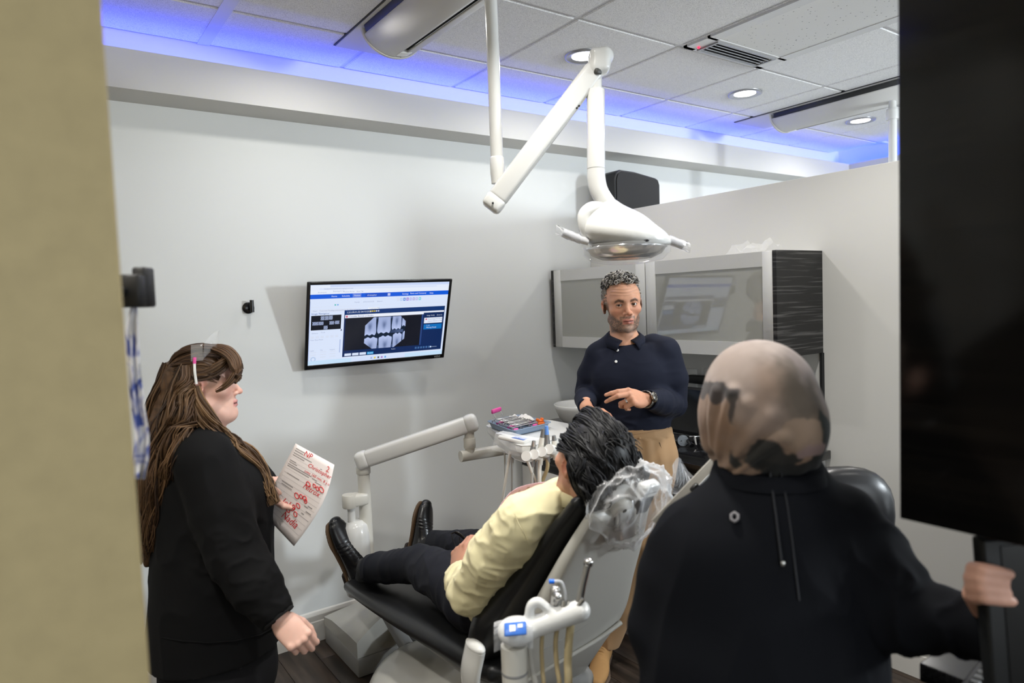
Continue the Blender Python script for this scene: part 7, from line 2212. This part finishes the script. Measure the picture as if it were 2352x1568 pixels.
    for i in range(37):
        a = math.radians(-150 + 300 * i / 36); d = V(math.sin(a), -math.cos(a), 0); fr_ = abs(a) / math.radians(150)
        top = nb + d * 0.063 + V(0, 0, 0.036 - 0.024 * fr_) + V(0, 0.008, 0); bot = nb + d * (0.090 + 0.012 * fr_ ** 4) + V(0, 0, -0.014 - 0.010 * fr_ ** 2)
        g.append([top - V(0, 0, 0.02), top, (top + bot) / 2 + d * 0.007 + UP * 0.006, bot])
    MB().sheet(np.array(g), 0.0028).build('collar', M_SH, sh)
    yk = [march(px, py, tor, 1.2, 2.2) for px, py in ((1182, 1180), (1192, 1205), (1205, 1228), (1216, 1252))]
    MB().tube([p - FW * 0.006 + UP * 0.003 for p in yk], 0.0013, 6).build('shoulder_seam', M_SH, sh)
    # trousers, socks, shoes
    M_NV = mat('dark navy trousers', (0.0095, 0.0105, 0.0165), 0.75, spec=0.25, sheen=0.01, bump=0.15, bscale=500)
    hL, hR = V(X - 0.085, 1.77, 0.655), V(X + 0.09, 1.77, 0.655)
    kL = on_y(963, 1296, 2.20); kR = on_y(1098, 1262, 2.16)
    aL = on_y(850, 1304, 2.51); aR = on_y(1000, 1249, 2.50)
    tro = [(Loft([(V(X, 1.66, 0.69), 0.168, 0.112), (V(X, 1.78, 0.655), 0.180, 0.105)], UX, True), 'u', 0),
           (Chain([hL, (hL + kL) / 2 + V(0, 0, 0.008), kL, (kL + aL) / 2, aL], [0.094, 0.086, 0.070, 0.062, 0.054], False, True, 0.03), 'u', 0.03),
           (Chain([hR, (hR + kR) / 2, kR, (kR + aR) / 2, aR], [0.094, 0.086, 0.070, 0.062, 0.054], False, True, 0.03), 'u', 0.03)]
    organic('trousers', tro, 0.005, M_NV, root, None, lambda v: folds(v, 41, (1, 0.7, 1), 0.008, 8, 3) + folds(v, 44, (1, 1.3, 1.2), 0.005, 9, 4))
    M_SOCK = mat('charcoal sock', (0.028, 0.028, 0.028), 0.9, bump=0.6, bscale=220, weave=True)
    M_LEA = mat('black shoe leather', (0.0075, 0.0075, 0.0085), 0.27, spec=0.55, bump=0.1, bscale=120, bdist=0.001)
    M_WELT = mat('tan welt', (0.10, 0.058, 0.028), 0.6)
    M_LACE = mat('black lace', (0.006, 0.006, 0.006), 0.7)
    for kn, an, hp, tp, yd, roll in ((kL, aL, (818, 1352), (756, 1188), 2.745, 0.42), (kR, aR, (938, 1288), (972, 1146), 2.745, 0.50)):
        heel = on_y(*hp, yd); toe = on_y(*tp, yd + 0.045)
        # the foot's upper side faces back along the leg and to the right
        X_ = nrm(toe - heel); upv = nrm(V(roll, -0.88, 0.12))
        so_ = organic('sock', [(Chain([an - nrm(an - kn) * 0.03, an + nrm(an - kn) * 0.02, heel + X_ * 0.05 + upv * 0.075, heel + X_ * 0.075 + upv * 0.05], [0.042, 0.041, 0.043, 0.040], False, False, 0.02), 'u', 0)], 0.005, M_SOCK, root)
        shoe(heel, toe, upv, 0, 'shoe', M_LEA, M_WELT, root, None, M_LACE, 1.22)
    return wL, hdL


PAT = patient()

# glasses in the patient's hand, pink bib on his chest
gp = at(1066, 1240, 2.24)
t = thing('eyeglasses', 'black framed glasses held in the reclining patient hand', 'eyeglasses', gp)
A0, A1, A2 = at(1037, 1225, 2.24), at(1052, 1226, 2.24), at(1074, 1248, 2.24)
MB().tube(spline([A0, at(1046, 1222, 2.24), at(1058, 1228, 2.235), at(1070, 1240, 2.23), at(1076, 1252, 2.23)], 6), [0.003] * 6 + [0.006] * 12 + [0.004] * 7, 9, True, (1, 0.5)).build('front_frame', M_BLACK, t)
MB().tube(spline([A0, at(1040, 1238, 2.235), at(1044, 1250, 2.23), at(1049, 1264, 2.22)], 6), 0.0018, 7).build('temple', M_BLACK, t)
MB().tube(spline([at(1055, 1232, 2.24), at(1056, 1246, 2.235), at(1057, 1260, 2.22)], 6), 0.0018, 7).build('temple', M_BLACK, t)
g = []
for i in range(8):
    g.append([V(AX - 0.15 + 0.30 * j / 9, 1.585 + 0.22 * i / 7 - 0.035 * (abs(j - 4.5) / 4.5) ** 2, 1.045 - 0.235 * i / 7 - 0.055 * (abs(j - 4.5) / 4.5) ** 2.2 + 0.004 * math.sin(i * 1.3 + j)) for j in range(10)])
tag(MB().sheet(np.array(g), 0.001).build('dental_bib', mat('pink paper bib', (0.66, 0.42, 0.50), 0.8)), 'pink paper bib lying on the yellow shirted patient chest', 'bib')
bp = [at(1164, 1163, 2.03), at(1216, 1133, 2.08), at(1226, 1152, 2.05), at(1206, 1160, 2.02)]


# ---------------------------------------------------------------- the woman in the head scarf, from behind
def scarf_woman():
    D = 1.22
    root = thing('person', 'person in a camouflage toned head scarf and dark jacket seen from behind', 'person', on_z(1740, 2600, 0.0))
    CF = np.stack([RT, FW, UP], 1)
    hc_ = at(1744, 938, D)
    F = nrm(FW * 0.95 - RT * 0.25 - UP * 0.08); R = frame(F, UP); s = 0.83
    nb = at(1764, 1092, D + 0.01)
    sR, sL = at(1930, 1195, D - 0.01), at(1598, 1222, D + 0.03)
    eR, wR = at(2080, 1405, D - 0.09), at(2240, 1436, D - 0.17)
    eL, wL = at(1516, 1440, D + 0.04), at(1600, 1480, D + 0.28)
    gripw = at(2300, 1428, D - 0.17)
    kn = at(2250, 1338, D - 0.222)
    hd = nrm(kn - gripw)
    HRr = [(Loft([(gripw, 0.026, 0.022), (gripw * 0.5 + kn * 0.5, 0.033, 0.018), (kn, 0.034, 0.014)], nrm(UP + RT * 0.6)), 'u', 0.01)]
    for k in range(4):                                    # fingers wrap round the monitor edge
        y = 1308 + 21 * k; sh = (0, -5, -3, 3)[k]
        HRr.append((Chain([at(2256 + sh, y + 4, D - 0.218), at(2240 + sh, y, D - 0.238), at(2236 + sh, y - 2, D - 0.262), at(2258 + sh, y, D - 0.2815), at(2290 + sh, y + 5, D - 0.2815), at(2318 + sh * 2, y + 10, D - 0.279)], [0.0095, 0.0105, 0.0102, 0.0098, 0.009, 0.0072]), 'u', 0.0035))
    HRr.append((Chain([at(2275, 1390, D - 0.19), at(2262, 1345, D - 0.20), at(2270, 1306, D - 0.205)], [0.013, 0.011, 0.009]), 'u', 0.006))
    HLl = hand_ops(wL, nrm(FW * 0.8 + RT * 0.4), UP, 'L', RELAX, s=0.95)
    core = [(Loft([(hc_ - UP * 0.06, 0.05, 0.055), (nb, 0.052, 0.055), (nb - UP * 0.04, 0.08, 0.07)], RT), 'u', 0.03),
            (Loft([(nb - UP * 0.04, 0.08, 0.07), (at(1758, 1180, D), 0.13, 0.075), (at(1755, 1400, D), 0.13, 0.09)], RT), 'u', 0.03),
            (Chain([sR, eR, wR, gripw], [0.045, 0.04, 0.03, 0.026]), 'u', 0.01), (Chain([sL, eL, wL], [0.045, 0.04, 0.03]), 'u', 0.01)]
    organic('body', head_ops(hc_, R, s, True, False) + core + HRr + HLl, 0.004, M_SKIN, root, lambda v, n: face_color(v, hc_, R, s, (0.64, 0.36, 0.27)))
    eyes(hc_, R, s, hc_ + F * 3, root)
    M_SC = mat('printed scarf', (0.4, 0.32, 0.27), 0.7, spec=0.3, sheen=0.08, attr='Col', bump=0.12, bscale=500)
    sc = [(Ell(at(1744, 902, D), (0.0950, 0.1125, 0.095), CF), 'u', 0), (Ell(at(1732, 950, D + 0.03), (0.086, 0.10, 0.09), CF), 'u', 0.03),
          (Ell(at(1832, 995, D - 0.06), (0.046, 0.055, 0.055), CF), 'u', 0.05),
          (Loft([(at(1750, 960, D), 0.088, 0.09), (at(1766, 1030, D), 0.088, 0.085), (at(1772, 1086, D + 0.01), 0.080, 0.072)], RT, False, True, 0.02), 'u', 0.03),
          (Chain([at(1668, 960, D + 0.04), at(1662, 1015, D + 0.05), at(1672, 1062, D + 0.06)], [0.035, 0.032, 0.022]), 'u', 0.04),
          (Ell(at(1735, 950, D + 0.13), (0.062, 0.06, 0.075), CF), 's', 0.02)]
    base_sc = list(sc)
    for pts, r_ in (([(1690, 905), (1672, 960), (1660, 1010), (1662, 1060)], 0.010), ([(1722, 930), (1700, 985), (1684, 1030), (1680, 1068)], 0.010), ([(1770, 955), (1730, 1000), (1704, 1040), (1694, 1072)], 0.011), ([(1800, 1005), (1760, 1030), (1724, 1056), (1706, 1076)], 0.009), ([(1650, 900), (1640, 960), (1644, 1020)], 0.008)):
        P_ = [march(px, py, base_sc, 0.9, 1.5) + FW * 0.004 for px, py in pts]
        sc.append((Chain(spline(P_, 4), r_), 'u', 0.014))
    def scd(v):
        q = (v - hc_) @ CF
        dn = ss(0.05, -0.09, q[:, 2]) * ss(0.05, -0.06, q[:, 0] - 0.02)
        a = np.arctan2(q[:, 2] + 0.14, q[:, 0] + 0.09)
        return folds(v, 51, (1, 1, 0.8), 0.005, 8, 2) + 0.0018 * np.sin(a * 20 + 5 * fnoise(v, 9, 3, 1)) * dn + 0.0012 * np.sin(q[:, 0] * 150 + q[:, 2] * 40) * ss(0.0, -0.11, q[:, 2])
    def scc(v, n):
        q = (v - hc_) @ CF; x, z = q[:, 0], q[:, 2]
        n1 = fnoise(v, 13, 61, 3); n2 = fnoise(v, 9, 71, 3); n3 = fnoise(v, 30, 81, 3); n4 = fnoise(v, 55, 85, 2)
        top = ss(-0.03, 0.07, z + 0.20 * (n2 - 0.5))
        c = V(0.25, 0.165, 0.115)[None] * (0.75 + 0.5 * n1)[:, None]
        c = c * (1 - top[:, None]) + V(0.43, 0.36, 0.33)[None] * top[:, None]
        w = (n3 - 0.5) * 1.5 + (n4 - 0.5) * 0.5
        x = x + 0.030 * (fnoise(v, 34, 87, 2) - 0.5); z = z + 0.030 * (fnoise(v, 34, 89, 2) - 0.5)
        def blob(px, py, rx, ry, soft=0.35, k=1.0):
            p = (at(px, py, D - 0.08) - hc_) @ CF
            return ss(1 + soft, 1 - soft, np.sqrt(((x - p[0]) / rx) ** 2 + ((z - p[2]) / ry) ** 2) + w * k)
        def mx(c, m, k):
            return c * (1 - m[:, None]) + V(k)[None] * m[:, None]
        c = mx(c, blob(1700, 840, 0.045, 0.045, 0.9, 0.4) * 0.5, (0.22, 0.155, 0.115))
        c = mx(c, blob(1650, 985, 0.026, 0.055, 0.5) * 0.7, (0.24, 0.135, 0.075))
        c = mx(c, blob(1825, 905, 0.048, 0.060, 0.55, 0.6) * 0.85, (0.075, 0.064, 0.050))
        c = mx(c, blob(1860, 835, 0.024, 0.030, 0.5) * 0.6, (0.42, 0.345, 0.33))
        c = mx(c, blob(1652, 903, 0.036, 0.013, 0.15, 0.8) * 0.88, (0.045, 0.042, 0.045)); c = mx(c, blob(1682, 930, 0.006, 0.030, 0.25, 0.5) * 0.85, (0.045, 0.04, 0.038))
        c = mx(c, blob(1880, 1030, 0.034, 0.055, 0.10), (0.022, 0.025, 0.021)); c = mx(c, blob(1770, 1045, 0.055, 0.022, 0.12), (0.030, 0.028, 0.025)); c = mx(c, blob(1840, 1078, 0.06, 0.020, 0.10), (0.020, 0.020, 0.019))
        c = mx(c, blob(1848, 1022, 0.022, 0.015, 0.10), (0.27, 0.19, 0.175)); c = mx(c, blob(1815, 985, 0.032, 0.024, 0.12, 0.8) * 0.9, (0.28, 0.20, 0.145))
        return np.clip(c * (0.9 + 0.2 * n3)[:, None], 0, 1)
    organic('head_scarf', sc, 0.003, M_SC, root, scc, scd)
    # dark jacket
    M_J2 = mat('dark navy jacket', (0.0040, 0.0046, 0.0068), 0.85, spec=0.15, sheen=0.0, bump=0.25, bscale=400, bdist=0.0006)
    z0 = 0.62
    low = at(1748, 1600, D); lowc = V(low[0], low[1], z0)
    tor = [(Loft([(nb + UP * 0.004, 0.096, 0.082), (at(1766, 1116, D), 0.100, 0.088), (at(1762, 1175, D), 0.150, 0.106), (at(1758, 1250, D), 0.188, 0.12), (at(1752, 1390, D), 0.200, 0.135), (at(1748, 1560, D), 0.216, 0.15), (lowc, 0.22, 0.16)], RT, False, True, 0.03), 'u', 0),
           (Chain([at(1860, 1150, D), sR, (sR + eR) / 2 + RT * 0.0, eR, (eR + wR) / 2, wR, gripw], [0.055, 0.066, 0.066, 0.062, 0.052, 0.046, 0.040], False, True, 0.03), 'u', 0.035),
           (Chain([at(1668, 1172, D), sL, (sL + eL) / 2 - RT * 0.008, eL, wL - nrm(wL - eL) * 0.02], [0.055, 0.064, 0.066, 0.060, 0.045], False, True, 0.03), 'u', 0.035)]
    def jf(v):
        dd = np.linalg.norm(v - (eR + wR) / 2, axis=1)
        return folds(v, 91, (1, 1, 0.35), 0.010, 8, 3) + folds(v, 93, (1.5, 1.5, 1), 0.012, 13, 3) * np.exp(-(dd / 0.14) ** 2)
    jk = organic('jacket', tor, 0.005, M_J2, root, None, jf)
    sp = lambda px, py, off=0.006: march(px, py, tor, 0.8, 1.5) - FW * off
    st_ = mat('jacket seam', (0.012, 0.013, 0.017), 0.6)
    MB().tube([sp(px, py) for px, py in ((1766, 1082), (1772, 1130), (1779, 1180), (1786, 1240), (1792, 1288))], 0.0022, 6).build('zip_tape', st_, jk)
    MB().tube([sp(px, py) for px, py in ((1790, 1080), (1804, 1150), (1815, 1230), (1824, 1310), (1832, 1375))], 0.0016, 6).build('back_seam', st_, jk)
    z_ = sp(1793, 1289, 0.010); MB().box(z_, (0.007, 0.004, 0.009), CF, 0.0015, 1).build('zip_pull', M_STEEL, jk)
    lp_ = [sp(1684 + 9 * math.cos(a), 1184 + 10.5 * math.sin(a), 0.007) for a in [math.pi / 6 + k * math.pi / 3 for k in range(7)]]
    MB().tube(lp_, 0.0026, 6, False).build('back_emblem', mat('grey print on cloth', (0.20, 0.19, 0.20), 0.6), jk)
    g = []
    for i in range(31):
        a = math.radians(-160 + 320 * i / 30); d = -FW * math.cos(a) + RT * math.sin(a)
        b_ = nb + UP * 0.0
        g.append([b_ + d * V(1, 1, 1) * 0.088 - UP * 0.02, b_ + d * 0.088 + UP * 0.020, b_ + d * 0.094 + UP * 0.022, b_ + d * 0.103 - UP * 0.004])
    MB().sheet(np.array(g), 0).build('collar', M_J2, jk)
    M_TR2 = mat('black trousers', (0.008, 0.008, 0.009), 0.8)
    tro = [(Loft([(V(lowc[0], lowc[1], z0 + 0.10), 0.19, 0.13), (V(lowc[0], lowc[1], z0 - 0.05), 0.19, 0.13)], RT), 'u', 0)]
    for sg in (-1, 1):
        ft = V(lowc[0], lowc[1], 0.0) + RT * 0.095 * sg
        tro.append((Chain([V(lowc[0], lowc[1], z0 - 0.03) + RT * 0.09 * sg, ft + UP * 0.35, ft + UP * 0.07], [0.105, 0.085, 0.07], False, True, 0.02), 'u', 0.04))
        shoe(ft - FW * 0.09 + UP * 0.016, ft + FW * 0.15 + UP * 0.016, UP, 0, 'shoe', M_BLACKM, M_WHITEP, root)
    organic('trousers', tro, 0.009, M_TR2, root)


scarf_woman()
# clipboard with white sheets in front of her
c0, c1 = at(1512, 1186, 1.46), at(1660, 1032, 1.46)
cd_ = nrm(c1 - c0); L_ = np.linalg.norm(c1 - c0); cz_ = nrm(np.cross(cd_, FW)); 
if cz_[2] > 0: cz_ = -cz_
cn = nrm(np.cross(cd_, cz_)); CBR = np.stack([cd_, cz_, cn], 1)
t = thing('clipboard', 'clipboard with white sheets held in front of the scarfed person', 'clipboard', (c0 + c1) / 2)
cc = (c0 + c1) / 2 + cz_ * 0.085
MB().box(cc, (L_ + 0.03, 0.18, 0.004), CBR, 0.001, 1).build('board', mat('grey board', (0.42, 0.40, 0.36), 0.5), t)
sgn = 1 if cn @ (EYE - cc) > 0 else -1
MB().box(cc + cn * 0.004 * sgn + cz_ * 0.012, (L_ + 0.01, 0.165, 0.002), CBR).build('sheets', mat('white sheets', (0.80, 0.83, 0.86), 0.7), t)
MB().box(at(1592, 1117, 1.46) + cz_ * 0.02 + cn * 0.009 * sgn, (0.022, 0.05, 0.012), CBR, 0.003, 1).build('clip', M_BLACK, t)
